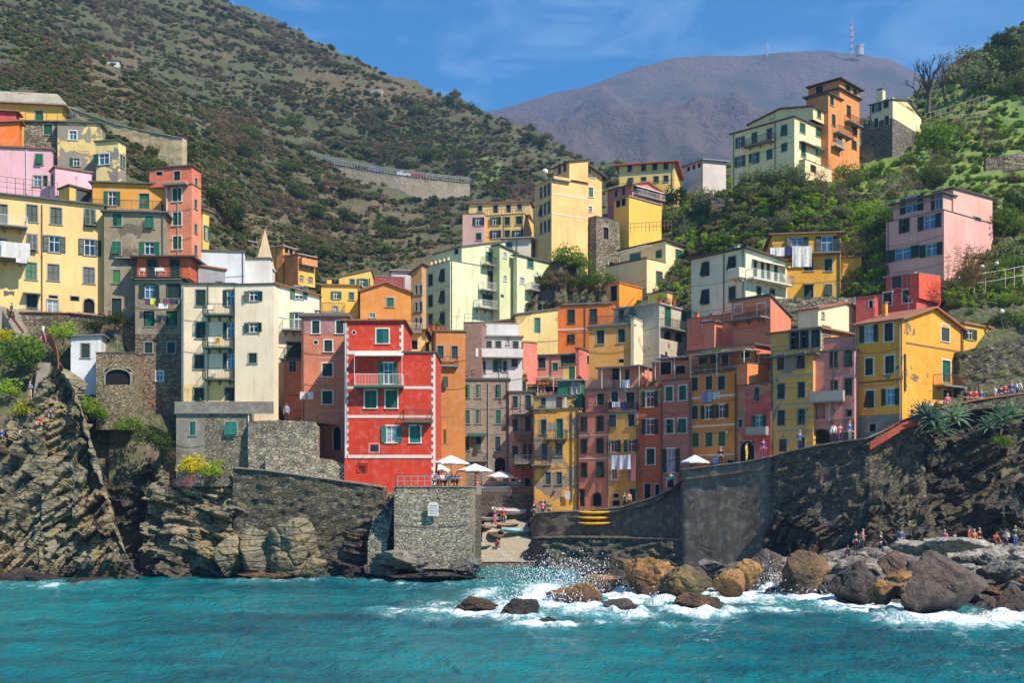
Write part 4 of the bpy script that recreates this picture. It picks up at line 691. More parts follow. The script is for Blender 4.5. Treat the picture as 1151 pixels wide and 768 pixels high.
h = H('house', 'teal green panelled rooftop room above the golden yellow house', 'hut', 627, 654, 657, 428, 450, 123.5, 16, plain('teal_panel', (22,116,92), .6), roof='slab', roofm=M['conc'], sh='g', dep=4, over=.3); h.win('L', 'W', [645, 650], [437], 4, 12, glass='glassb')
# ---- the harbour row, climbing to the right
h = H('house', 'rose pink row house with plain dark shutters above the yellow kayaks', 'house', 651, 683, 683, 464, 600, 119.7, 30, plaster((224,134,104), .2), roofm=SLG, sh='d', sur='rust', dep=7, over=.1, anchor='l'); h.win('L', 'S', [656.2, 674.5], [477, 502, 528.5], 6.5, 15.5); h.win('L', 'D', [653.5], [560], 6, 19, sh='d'); h.win('L', 'A', [671], [562], 9, 15); h.belt('L', 651, 683, 490, 1.3, WB); h.belt('L', 651, 683, 516, 1.3, WB)
h2 = H('', '', '', 658, 690, 690, 438, 464, 121, 30, plaster((222,134,108), .2), root=h, wall='upper_wall', roofm=SLG, sh='d', dep=6, over=.15, anchor='l'); h2.win('L', 'S', [675], [449], 8, 13)
h = H('house', 'narrow yellow row house with a white sheet hung across its windows', 'house', 683.2, 717.5, 717.5, 464, 600, 117.8, 32, plaster((234,166,74), .25), roofm=SLG, sh='d', sur='stonetrim', dep=7, over=.1, anchor='l'); h.win('L', 'S', [688.5, 709.5], [473.5], 7.5, 14); h.win('L', 'O', [690, 709.5], [502], 14.5, 14); h.win('L', 'W', [690.5], [533], 6, 13); h.win('L', 'W', [709.5], [533], 6, 12); h.win('L', 'D', [711], [557], 7, 14, sh='d'); h.win('L', 'K', [692.5], [557.5], 6, 4); h.win('L', 'K', [692.5], [566], 8, 6); h.pipe('L', 684.2, 466, 560); h.pipe('L', 716.3, 470, 560)
h2 = H('', '', '', 683, 717, 717, 437.5, 464, 118.3, 32, plaster((208,130,104), .3), root=h, wall='upper_wall', roofm=SLG, sh='d', dep=6, over=.15, anchor='l'); h2.win('L', 'S', [691], [446.5], 7.5, 12); h2.win('L', 'D', [708.5], [450], 9, 18); h2.balc('L', 683, 717, 463, .5, .8, 'iron')
h3 = H('', '', '', 672, 722, 722, 412, 440, 121, 26, plaster((216,150,122), .25), root=h, wall='top_wall', roofm=SL, sh='d', dep=6, over=.25, anchor='l'); h3.win('L', 'S', [692], [421], 8, 13); h3.win('L', 'S', [705], [422], 5, 13); h3.patch('L', 660, 690, 428, 438, plaster((214,150,126), .25), .6, 'terrace_parapet')
h = H('house', 'brick red row house with a cream top floor and three white windows', 'house', 717.7, 744.5, 744.5, 436, 600, 115.9, 32, plaster((208,90,46), .2, .12, (196,160,110), c2=None), roofm=SLG, sh='d', sur='stonetrim', dep=7, over=.12, anchor='l'); h.patch('L', 717.8, 744.4, 437, 455, plaster((196,156,96), .4, .35, (180,90,50)), .02, 'cream_wall'); h.win('L', 'O', [730.5], [449, 480], 17, 17.5, sur='white'); h.win('L', 'S', [731.3], [513.5], 9, 18, sur='white'); h.win('L', 'K', [728], [553], 7, 18); h.win('L', 'K', [739], [551], 5, 12); h.pipe('L', 743.3, 440, 560)
h2 = H('', '', '', 733, 790, 790, 404, 440, 118, 36, plaster((218,118,80), .2), root=h, wall='terrace_wall', roof='par', par=.9, roofm=SLG, dep=6, anchor='l', sh='d'); h2.win('L', 'K', [748.5], [414], 12, 14, sur='white'); h2.win('L', 'K', [765], [416], 10, 9)
h = H('house', 'mauve row house with a tall glazed door and white window frames', 'house', 744.7, 777, 777, 426.5, 600, 114.3, 40, plaster((192,114,94), .15), roofm=SLG, sh='g', sur='white', dep=7, over=.12, anchor='l'); h.win('L', 'S', [752.3, 767.4], [443], 8, 16.5); h.win('L', 'S', [752.8, 767], [479.5], 8.5, 16); h.win('L', 'O', [754.5], [518], 18, 27, sh='d', glass='glassc'); h.win('L', 'K', [754], [543], 8, 10); h.win('L', 'W', [769.5], [541], 5, 10); h.pipe('L', 775.8, 430, 545)
h = H('house', 'orange row house with ten framed windows and a blue shop sign', 'house', 777.2, 828, 868, 417, 590, 112.3, 48, plaster((226,136,44), .12), roof='slab', roofm=SLG, sh='d', sur='stonetrim', over=.1, anchor='l')
h.win('L', 'S', [780.8, 797], [432], 7.2, 15); h.win('L', 'S', [811], [430.5], 8, 16); h.win('L', 'S', [781], [464], 7.2, 15); h.win('L', 'O', [796, 811.5], [463.5], 13.5, 15, sur='white'); h.win('L', 'S', [781.8, 797, 811.5], [495], 7.6, 15.5, sh='g'); h.win('L', 'D', [802], [528], 8, 12, sh='d'); h.win('L', 'K', [821], [522], 7, 9); h.win('L', 'K', [786.5], [532], 5, 6)
h.belt('L', 777.5, 828, 448, 2.6, WB); h.belt('L', 777.5, 828, 480, 2.2, WB); h.belt('L', 777.5, 828, 512.5, 1.6, WB); h.pipe('L', 827, 420, 530); ORH = h
h2 = H('', '', '', 774, 848, 848, 388, 418, 114.5, 46, plaster((216,124,88), .2), root=h, wall='upper_wall', roof='slab', roofm=SLG, sh='d', dep=5, anchor='l', over=.3); h2.win('L', 'D', [815], [403], 8, 17, sh='d', sur='white'); h2.win('L', 'S', [838], [398], 10, 9, sh='d', sur='white'); h2.win('L', 'K', [790, 803], [403], 9, 13)
h.balc('L', 777.5, 827, 416.5, .15, 1.0, 'iron')
h3 = H('', '', '', 828.2, 840, 868, 408, 432, 107.5, 52, plaster((228,132,74), .08), root=h, wall='side_terrace', roof='par', par=.6, roofm=SLG, anchor='l')
h = H('house', 'weathered red house with a deep arched doorway and a white balcony', 'house', 829, 866.5, 866.5, 431, 560, 107.6, 40, plaster((206,84,70), .4, .35, (196,140,110)), roofm=SLG, sh='d', sur='grey', dep=6, over=.1, anchor='l'); h.win('L', 'S', [851], [443], 4.5, 15); h.win('L', 'O', [853], [474.5], 15, 15); h.win('L', 'A', [840], [511], 16, 30); h.win('L', 'S', [832.3], [476], 4, 9); h.balc('L', 841, 864, 489, .6, .7, 'conc', 'slab'); h.patch('L', 829.3, 838, 432, 488, plaster((192,112,84), .4, .2), .02, 'plastered_wall')
h = H('house', 'ochre row house with flaking plaster and a green glazed loggia on its roof', 'house', 866.8, 914, 932, 399, 560, 105.6, 40, plaster((232,168,78), .35, .28, (150,132,112)), roofm=SLG, sh='d', sur='grey', over=.5, anchor='l'); h.win('L', 'S', [877.7, 900.5], [407.5], 7.5, 17, sh='n'); h.win('L', 'S', [878, 900.7], [440, 470], 8, 17); h.win('L', 'D', [880], [501], 8, 14, sh='n'); h.win('L', 'D', [901], [499], 7, 14, sh='d'); h.pipe('L', 867.8, 400, 510, 'grail', .09); h.belt('L', 867, 914, 424, 2.2, plain('grey_belt', (164,156,142), .8)); h.belt('L', 867, 914, 456, 2.2, plain('grey_belt', (164,156,142), .8)); h.belt('L', 867, 914, 485, 2, plain('grey_belt', (164,156,142), .8))
h2 = H('', '', '', 866, 922, 965, 370, 400, 107, 42, plaster((220,176,96), .25), root=h, wall='loggia_wall', roof='shedy', rise=.2, roofm=TB, sh='d', over=.35, anchor='l'); h2.win('L', 'S', [893, 905, 916], [382], 11, 22, sh='d'); h2.patch('R', 924, 934, 365, 398, stone((186,160,120), (140,112,84), 2.6, 1.6), .02, 'stone_patch')
h = H('house', 'narrow rose house with concrete balconies between the ochre and yellow houses', 'house', 913, 961.5, 961.5, 393.5, 560, 103.4, 34, plaster((226,140,126), .15), roofm=SLG, sh='d', sur='rust', dep=6, over=.1, anchor='l'); h.win('L', 'S', [937, 953.3], [403.5], 6.5, 19); h.win('L', 'S', [938], [433], 6, 9); h.win('L', 'S', [953.4], [435], 6.5, 18); h.win('L', 'S', [922], [463], 8, 14, sh='pk'); h.win('L', 'K', [954.5], [465], 4, 6); h.win('L', 'A', [923], [491], 19, 15); h.balc('L', 913, 950, 452, .7, .9, 'conc', 'slab'); h.balc('L', 935, 961, 485.5, .8, 1.0, 'iron', 'slab'); h.pipe('L', 961, 396, 500, 'wpipe', .05); h.pipe('L', 932.5, 453, 486, 'wpipe', .05); h.patch('L', 913.2, 961, 487, 510, stone((120,112,100), (80,76,68)), .03, 'stone_base')
h2 = H('', '', '', 914, 962, 962, 378, 394, 104.6, 34, plaster((216,132,124), .15), root=h, wall='terrace_wall', roof='par', par=.9, roofm=SLG, dep=5, anchor='l')
YR = plaster((242, 162, 44), .15, .16, (128,110,90))
h = YH = H('house', 'golden yellow gabled house with peeling corner and green balcony door at the right', 'house', 963, 1014, 1082, 359, 520, 98.6, 50, YR, roof='gabR', rise=1.55, roofm=RT, sh='d', sur='white', over=.4)
h.win('L', 'O', [977], [375.5], 19, 19, glass='glassc'); h.win('L', 'S', [999], [373.5], 9.5, 21); h.win('L', 'S', [977], [412.5], 9, 19); h.win('L', 'S', [1000], [410], 10, 20); h.win('L', 'S', [978], [449], 9, 20); h.win('L', 'O', [1001], [446.5], 18.5, 19, glass='glassb'); h.win('L', 'K', [981], [481], 7, 8)
h.win('R', 'S', [1062.5], [374.7], 9, 19, sh='b'); h.win('R', 'D', [1063.6], [417.4], 9, 24, sh='g'); h.win('R', 'D', [1065], [446], 10, 15, sh='n'); h.balc('R', 1049, 1081, 433, 1.1, .95, 'rust', 'slab'); h.belt('L', 963, 1014, 431, 2.0, plain('brown_belt', (126,96,70), .8)); h.belt('R', 1018, 1081, 396, 2.0, plain('brown_belt', (126,96,70), .8)); h.pipe('R', 1016.5, 398, 440, 'n' if False else 'pipe', .09); h.pipe('R', 1080, 360, 440); h.pipe('L', 962.5, 366, 520, 'metal', .08)
h.patch('L', 963.2, 1013.8, 468, 505, plaster((126,120,112), .6), .03, 'grey_plinth'); h.chimney(.8, .3, 1.2, .4)
h2 = H('', '', '', 1066, 1083, 1115, 364, 480, 105.6, 52, plaster((228,168,48), .08), root=h, wall='annex_wall', roofm=RT, over=.2, sh='d'); h2.win('R', 'O', [1090], [376], 13, 12)
for h in HOUSES: h.finish()
print('houses', len(HOUSES), 'objects', len(bpy.data.objects))
# ------------------------------------------------------------------ ground, sea, cliffs
def fbm(p, o=4): return noise.fractal(p, 1.0, 2.0, o)
def ramp1(x, a, b): return np.clip((x-a)/(b-a), 0, 1)
def bump2(px, py, cx, cy, rx, ry): return np.clip(1.6-1.6*np.sqrt(((px-cx)/rx)**2+((py-cy)/ry)**2), 0, 1)
def ground_material():
    t = NT('hillside_soil'); p = t.pos(); a = t.noise(p, .05, 6, .65); b = t.noise(p, .35, 5, .6); c = t.noise(p, 2.0, 4)
    at = t.n('Attribute', attribute_name='bare').outputs['Fac']; gr = t.n('Attribute', attribute_name='grass').outputs['Fac']
    nz = t.n('SeparateXYZ', {0: t.n('NewGeometry').outputs['Normal']}).outputs[2]
    soil = t.mix(t.ramp(b, .35, .65), lin((60,68,36)), lin((84,86,50))); soil = t.mix(t.ramp(a, .42, .6), soil, lin((52,62,32)))
    soil = t.mix(t.math('MULTIPLY', t.ramp(c, .45, .7), .5), soil, lin((128,116,92)))
    bare = t.mix(t.ramp(b, .35, .65), lin((100,88,60)), lin((74,72,46))); bare = t.mix(t.ramp(c, .5, .7), bare, lin((120,108,80)))
    gras = t.mix(t.ramp(b, .35, .65), lin((76,102,42)), lin((112,134,58))); gras = t.mix(t.ramp(c, .5, .75), gras, lin((120,120,60)))
    col = t.mix(t.ramp(t.math('ADD', at, t.math('MULTIPLY', t.math('SUBTRACT', a, .5), 1.2)), .3, .55), soil, bare)
    col = t.mix(t.ramp(t.math('ADD', gr, t.math('MULTIPLY', t.math('SUBTRACT', b, .5), .9)), .35, .6), col, gras)
    wall = t.mix(t.ramp(t.noise(p, 1.2, 5), .35, .65), lin((74,68,56)), lin((112,104,86)))  # steep risers: dark stone colour with their shadow painted in
    col = t.mix(t.ramp(nz, .38, .5, .9, 0), col, wall)
    t.bsdf(col, .95, t.bump(t.math('ADD', b, t.math('MULTIPLY', c, .4)), .6, .6)); return t.mat
def build_ground():
    us = np.concatenate([np.arange(-500, -20, 30), np.arange(-20, 1172, 4), np.arange(1172, 1660, 30)]); ys = np.geomspace(100.5, 900, 400)
    PX, Y = np.meshgrid(us, ys); X = (PX-HX)/F*Y; Z = tz(X, Y); py = HY-(Z-CH)*F/Y
    nz = np.array([fbm(Vector((x*.035, y*.035, 0)), 6) for x, y in zip(X.ravel(), Y.ravel())]).reshape(X.shape)
    far = ramp1(Y, 120, 420); Z = Z+nz*(.25+7*far)*np.clip(1-(Y-700)/100, .3, 1)
    # terracing: treads and risers following the contours
    tm = np.maximum.reduce([bump2(PX, py, 330, 270, 170, 70)*(Y > 150)*.9, bump2(PX, py, 1090, 170, 230, 130)*(Y > 128), bump2(PX, py, 420, 130, 260, 90)*.7*(Y > 230), bump2(PX, py, 850, 245, 120, 45)*.8*(Y > 128), bump2(PX, py, 1120, 260, 60, 60)*.8*(Y > 118), bump2(PX, py, 640, 210, 60, 60)*.3*(Y>200)])
    step = np.where(PX > 650, 3.0, np.where(Y > 300, 5.0, 2.8)); q = (Z+nz*1.2)/step; fr = q-np.floor(q); sm = np.clip((fr-.72)/.26, 0, 1); sm = sm*sm*(3-2*sm)
    Z = Z+tm*step*(sm+(0.10*fr)-fr)*.92
    yf = np.interp(PX, [-500,30,60,290,310,428,436,478,486,520,600,650,700,745,780,828,868,912,960,1014,1080,1151,1400], [101,101,106.8,104.5,101.5,101,116,117,121,130,126,119,116.5,114,112,107.5,104.8,102.8,100.8,99,99.5,101,103]); Z = np.where(Y < yf, np.minimum(Z, -2.0), Z)
    for h in HOUSES:                                        # excavate under and before each house
        if not h.new: continue
        R = h.W.inverted(); lx = R[0][0]*X+R[0][1]*Y+R[0][3]; ly = R[1][0]*X+R[1][1]*Y+R[1][3]
        m = (lx > -h.wL-.3) & (lx < .6) & (ly > -1.2) & (ly < h.wR+.3); Z = np.where(m, np.minimum(Z, h.zb+.45), Z)
    V = np.stack([X, Y, Z], 2).reshape(-1, 3); me = grid_mesh('hillside', V, len(us), len(ys), ground_material())
    bare = np.maximum.reduce([bump2(PX, py, 125, 85, 60, 34)*(Y > 200), bump2(PX, py, 345, 212, 60, 25), bump2(PX, py, 400, 250, 110, 40), bump2(PX, py, 460, 285, 60, 28), bump2(PX, py, 320, 255, 90, 40)*.8, bump2(PX, py, 575, 190, 38, 22)*(Y>250), bump2(PX, py, 400, 100, 120, 34)*.75*(Y > 250), bump2(PX, py, 250, 60, 100, 40)*.4 ])
    grass = np.maximum.reduce([bump2(PX, py, 1080, 165, 200, 100)*(Y > 118), bump2(PX, py, 850, 262, 60, 16), bump2(PX, py, 548, 190, 22, 20)*(Y > 250), bump2(PX, py, 1110, 250, 60, 50)*.6, bump2(PX, py, 690, 285, 60, 40)*.8])
    for nm, a in (('bare', bare), ('grass', grass)): me.attributes.new(nm, 'FLOAT', 'POINT').data.foreach_set('value', a.ravel().astype(np.float32))
    o = link('hillside', me); tag(o, 'terraced scrub hillside rising behind the town', 'hillside', kind='structure')
    # far mountain
    sil = np.array([(200,175),(440,160),(540,126),(600,109),(650,96),(700,81),(760,66),(800,62),(870,60),(920,58),(960,59),(1000,63),(1020,73),(1060,95),(1110,125),(1400,170)], float)
    us = np.arange(200, 1400, 5.0); v = np.linspace(0, 1.25, 110); PX, Vv = np.meshgrid(us, v); top = np.interp(us, sil[:,0], sil[:,1])[None]
    Y = 950+(2300-950)*Vv**.9; t = np.clip(Vv, 0, 1); base = 285.0; py = base+(top-base)*(t**.85); Z = CH+(HY-py)/F*Y; Z = np.where(Vv > 1, CH+(HY-top)/F*(950+1350)-(Vv-1)*900, Z); X = (PX-HX)/F*Y
    nz = np.array([fbm(Vector((x*.004, y*.004, 3)), 6) for x, y in zip(X.ravel(), Y.ravel())]).reshape(X.shape); rid = np.array([noise.ridged_multi_fractal(Vector((x*.003, y*.0012, 1)), 1, 2, 4, 1, 2) for x, y in zip(X.ravel(), Y.ravel())]).reshape(X.shape)
    Z = Z+(nz*9+(rid-1.2)*115*np.sin(np.clip(t, 0, 1)*math.pi))
    tt = NT('winter_woodland'); p = tt.pos(); a = tt.noise(p, .006, 6, .6); b = tt.noise(p, .07, 4, .7); col = tt.mix(tt.ramp(b, .35, .65), lin((66,56,48)), lin((90,77,66))); c_ = tt.noise(p, .3, 3, .7); col = tt.mix(tt.math('MULTIPLY', tt.ramp(c_, .35, .6), .8), col, lin((104,88,78))); col = tt.mix(tt.math('MULTIPLY', tt.ramp(a, .47, .62), .85), col, lin((52,58,44)))
    tt.bsdf(col, .95, tt.bump(b, .9, 14)); o = link('mountain', grid_mesh('mountain', np.stack([X, Y, Z], 2).reshape(-1, 3), len(us), len(v), tt.mat)); tag(o, 'distant wooded mountain fading to blue', 'mountain', kind='structure')
    return np.stack([X, Y, Z], 2)
MOUNT = build_ground()
# ---- rock material
def rock(c=(128,118,96), c2=(78,74,66), warm=.35, wet=True, key='rock', sc=1.0, lichen=.3, crack=.7):
    t = NT(key); p = t.pos(); pr = t.pos((.5, .5, 2.4), (.35, .5, 0)) if crack else p; a = t.noise(p, .22*sc, 6, .6); b = t.noise(pr, 1.1*sc, 7, .65, .4); c3 = t.noise(p, 6*sc, 5, .6)
    vo = t.n('TexVoronoi', {'Vector': pr, 'Scale': .55*sc}, feature='DISTANCE_TO_EDGE').outputs[0]
    col = t.mix(t.ramp(b, .32, .66), lin(c2), lin(c)); col = t.mix(t.math('MULTIPLY', t.ramp(a, .48, .62), warm), col, lin((176,136,84)))
    col = t.mix(t.math('MULTIPLY', t.ramp(c3, .55, .75), .35), col, lin((176,168,148))); col = t.mix(t.math('MULTIPLY', t.ramp(t.noise(p, .6, 5), .52, .64), lichen), col, lin((112,108,52)))
    col = t.mix(t.ramp(vo, 0, .03, crack, 0), col, lin((34,32,28)))
    r = .9
    if wet:
        z = t.n('SeparateXYZ', {0: p}).outputs[2]; f = t.ramp(t.math('ADD', z, t.math('MULTIPLY', t.math('SUBTRACT', a, .5), 5.0)), .3, 2.2, 1, 0)
        col = t.mix(f, col, t.mix(.6, t.mix(1.0, col, (.35,.33,.32), 'MULTIPLY'), lin((44,36,34)))); r = t.math('SUBTRACT', .9, t.math('MULTIPLY', f, .45))
    h = t.math('ADD', t.math('MULTIPLY', b, 1.0), t.math('ADD', t.math('MULTIPLY', c3, .35), t.math('MULTIPLY', t.ramp(vo, 0, .06), .7*crack)))
    t.bsdf(col, r, t.bump(h, .95, .3 if crack else .5)); return t.mat
ROCK = rock(); ROCKD = rock((66,63,57), (32,31,30), .12, True, 'shaded_dark_rock', lichen=.2); ROCKG = rock((146,138,112), (84,80,66), .3, True, 'tan_rock', .9, lichen=.5)  # ROCKD: dark wet rock, its colour lowered further to carry the cliffs' shade
def strata(p, tilt, amp=1.0):
    """outward relief of a bedded cliff: ledges along tilted beds, joint blocks, weathering"""
    q = tilt @ p; w = noise.noise(p*.18)*1.4; L = q.z/1.15+w; fl = math.floor(L); fr = L-fl
    r = (noise.cell(Vector((fl*1.7, math.floor(q.x/3.1+fl*.37), math.floor(q.y/4.0))))-.5)*1.5
    L2 = q.z/.42+w*2; f2 = math.floor(L2); r2 = (noise.cell(Vector((f2*3.1, math.floor(q.x/1.3+f2*.61), 9)))-.5)*.6
    return amp*(r*.75+r2+.9*noise.noise(p*.22)+noise.ridged_multi_fractal(p*.16, 1, 2.1, 4, 1, 2)*.9-.9+fbm(p*.9, 4)*.32-.5*max(0, fr-.85)/.15*.6)
def cliff(name, label, cols, mat, tilt, amp=1.0, ny=150, step=1.1, kind='structure', lean=1.0, edge=True):
    C = np.array(cols, float); us = np.arange(C[0,0], C[-1,0]+.1, step); top = np.interp(us, C[:,0], C[:,1]); Yt = np.interp(us, C[:,0], C[:,2]); Yb = np.interp(us, C[:,0], C[:,3])
    zt = CH+(HY-top)/F*Yt; v = np.linspace(0, 1, ny); V = np.zeros((ny+10, len(us), 3))
    for j in range(ny+10):
        t = min(1, v[j] if j < ny else 1); Y = Yb+(Yt-Yb)*t**lean; z = -1.2+(zt+1.2)*t; X = (us-HX)/F*Y
        if j >= ny: k = (j-ny+1); X = X*(1+k*.6/Yt); Y = Y+k*.6; z = z-k*k*.02
        V[j,:,0] = X; V[j,:,1] = Y; V[j,:,2] = z
    du = np.gradient(V, axis=1); dv = np.gradient(V, axis=0); N = np.cross(du, dv); N /= np.linalg.norm(N, axis=2, keepdims=True)+1e-9
    for j in range(ny+10):
        for i in range(len(us)):
            p = Vector(V[j,i]); d = strata(p, tilt, amp)
            if j > ny-8: d *= max(.25, 1-(j-ny+8)*.12)
            n = N[j,i]; V[j,i] += np.array((n[0], n[1], n[2]*.5))*d
    return tag(link(name, grid_mesh(name, V.reshape(-1, 3), len(us), ny+10, mat, False)), label, name.replace('_', ' '), kind=kind)
TA = Matrix.Rotation(.95, 3, 'Y') @ Matrix.Rotation(.3, 3, 'X'); TB_ = Matrix.Rotation(-.25, 3, 'Y') @ Matrix.Rotation(.2, 3, 'X'); TC = Matrix.Rotation(.5, 3, 'Y')
cliff('cliff', 'tall tilted rock pinnacle with ledges at the left edge of the sea', [(-260,430,104,90),(-80,455,103,92),(0,470,101.5,93),(30,464,100.5,94),(46,428,100.5,94.5),(56,413,101,95),(72,413,101,95.6),(80,426,100,96),(95,470,99.3,96.6),(110,522,98.8,97),(130,588,98.3,97.4),(148,640,98,97.5),(156,668,98,97.6)], ROCKG, TA, 1.0)
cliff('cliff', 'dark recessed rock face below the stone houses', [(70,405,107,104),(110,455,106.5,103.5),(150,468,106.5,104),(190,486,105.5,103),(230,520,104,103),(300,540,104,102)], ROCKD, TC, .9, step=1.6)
cliff('cliff', 'low buttress of layered rock below the terrace wall', [(152,660,102.5,101),(160,575,104,99.5),(178,528,104,98.6),(205,500,104,98.8),(222,522,103,98.3),(232,532,102.6,98),(262,530,102.4,98),(276,545,102,98.6),(290,600,101.4,99.4),(300,592,101.4,98.4),(318,580,101.4,98),(335,596,101,98),(350,632,100.3,98.2),(360,672,99,98.2)], ROCKG, TB_, .85)
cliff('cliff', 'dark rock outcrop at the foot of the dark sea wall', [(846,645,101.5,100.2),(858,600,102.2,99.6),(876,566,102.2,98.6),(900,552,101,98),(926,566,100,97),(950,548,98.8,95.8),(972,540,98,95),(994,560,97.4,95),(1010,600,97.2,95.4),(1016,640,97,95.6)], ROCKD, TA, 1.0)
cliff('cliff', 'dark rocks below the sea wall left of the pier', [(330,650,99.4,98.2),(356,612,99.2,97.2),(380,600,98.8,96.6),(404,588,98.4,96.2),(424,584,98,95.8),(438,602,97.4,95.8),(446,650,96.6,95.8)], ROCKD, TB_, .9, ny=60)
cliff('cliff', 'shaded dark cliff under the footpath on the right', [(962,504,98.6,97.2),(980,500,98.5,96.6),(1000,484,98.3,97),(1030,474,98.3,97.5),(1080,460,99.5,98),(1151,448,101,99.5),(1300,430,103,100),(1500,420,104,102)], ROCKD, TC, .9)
# ---- sea
def sea():
    t = NT('sea_water'); p = t.pos(); fm = t.n('Attribute', attribute_name='foam').outputs['Fac']
    a = t.noise(t.pos((1, .5, 1)), .9, 7, .68, .8); b = t.noise(p, 3.5, 5, .65, .5); big = t.math('ADD', t.math('MULTIPLY', t.noise(p, .035, 4), .6), t.math('MULTIPLY', t.noise(t.pos((.35, 1.2, 1)), .22, 5, .6), .4))
    ff = t.math('ADD', fm, t.math('MULTIPLY', t.math('SUBTRACT', t.math('ADD', t.math('MULTIPLY', a, .7), t.math('MULTIPLY', b, .3)), .5), 2.2))
    foam = t.ramp(ff, .42, .9); aer = t.ramp(t.math('ADD', fm, t.math('MULTIPLY', t.math('SUBTRACT', a, .5), .7)), .1, .8)
    deep = t.mix(t.ramp(big, .4, .6), lin((0,74,88)), lin((6,122,126))); col = t.mix(t.math('MULTIPLY', aer, .55), deep, lin((110,186,186))); col = t.mix(foam, col, lin((238,242,242)))  # broad light and dark patches in the colour stand in for varied reflections
    rough = t.math('ADD', .09, t.math('MULTIPLY', foam, .7))
    n1 = t.noise(t.pos((1, .6, 1)), 1.1, 4, .6); n2 = t.noise(t.pos((1, .7, 1)), 4.5, 3, .6)
    bm = t.bump(t.math('ADD', n1, t.math('MULTIPLY', n2, .35)), .8, .7)
    t.bsdf(col, rough, bm, **{'IOR': 1.33, 'Specular IOR Level': .3}); return t.mat
WATERLINE = []      # (x, y, radius, strength) of everything the swell breaks on; filled below
# ------------------------------------------------------------------ boulders
def boulder_mesh(seed, sub=5, mat=None, cuts=20, rnd=.14):
    r = random.Random(seed); bm = bmesh.new(); bmesh.ops.create_icosphere(bm, subdivisions=sub, radius=1)
    pl = []
    for _ in range(cuts):
        n = Vector((r.gauss(0, 1), r.gauss(0, 1), r.gauss(0, 1))).normalized(); pl.append((n, r.uniform(.5, .92)))
    off = Vector((r.uniform(0, 50), r.uniform(0, 50), r.uniform(0, 50)))
    for v in bm.verts:
        d = v.co.normalized(); R = 1.15
        for n, h in pl:
            c = d.dot(n)
            if c > .05: R = min(R, h/c)
        p = d*R; R += rnd*.4*fbm(p*1.6+off, 4)+rnd*.35*fbm(p*5+off, 4)-.05*max(0, noise.noise(p*2.2+off)); dd = noise.voronoi(p*1.7+off)[0]; R -= (.02 if cuts == 14 else .08)*max(0, 1-(dd[1]-dd[0])*7); v.co = d*R
    for ax in range(3):
        lo = min(v.co[ax] for v in bm.verts); hi = max(v.co[ax] for v in bm.verts)
        for v in bm.verts: v.co[ax] = (v.co[ax]-lo)/(hi-lo)*2-1
    me = bpy.data.meshes.new('boulder'); bm.to_mesh(me); bm.free(); me.materials.append(mat)
    me.polygons.foreach_set('use_smooth', [True]*len(me.polygons)); 
    try: me.set_sharp_from_angle(angle=math.radians(32))
    except Exception: pass
    return me
BT = rock((200,144,76), (98,70,42), .5, True, 'ochre_rock', 1.3, .25, 0); BG = rock((150,144,134), (70,67,64), .1, True, 'grey_rock', 1.3, .15, 0); BD = rock((92,82,76), (40,37,36), .15, True, 'wet_dark_rock', 1.3, .1, 0)
BP = rock((118,102,94), (64,56,54), .12, True, 'purple_rock', 2.2, .05, 0); BW = rock((190,184,170), (112,106,96), .15, False, 'pale_rock', 1.5, .1, 0)
def boulder(px, py, w, h, Y, mat, label, seed, group=None, dz=0.0, rz=None, tilt=0.0, dep=1.0, sub=5, cuts=20):
    c = P(px, py, Y); W = w/F*Y/2; Hh = h/F*Y/2
    o = link('boulder', boulder_mesh(seed, sub, mat, cuts)); o.location = (c.x, c.y+W*.5*dep, c.z+dz); o.scale = (W*1.02, W*dep, Hh*1.02); o.rotation_euler = (random.Random(seed).uniform(-.1, .1), tilt, rz if rz is not None else 0)
    tag(o, label, 'boulder', group)
    if c.z-Hh < .6: WATERLINE.append((c.x, c.y+W*.35, W*1.05, 1.0 if px > 500 and py > 642 else .38))
    return o
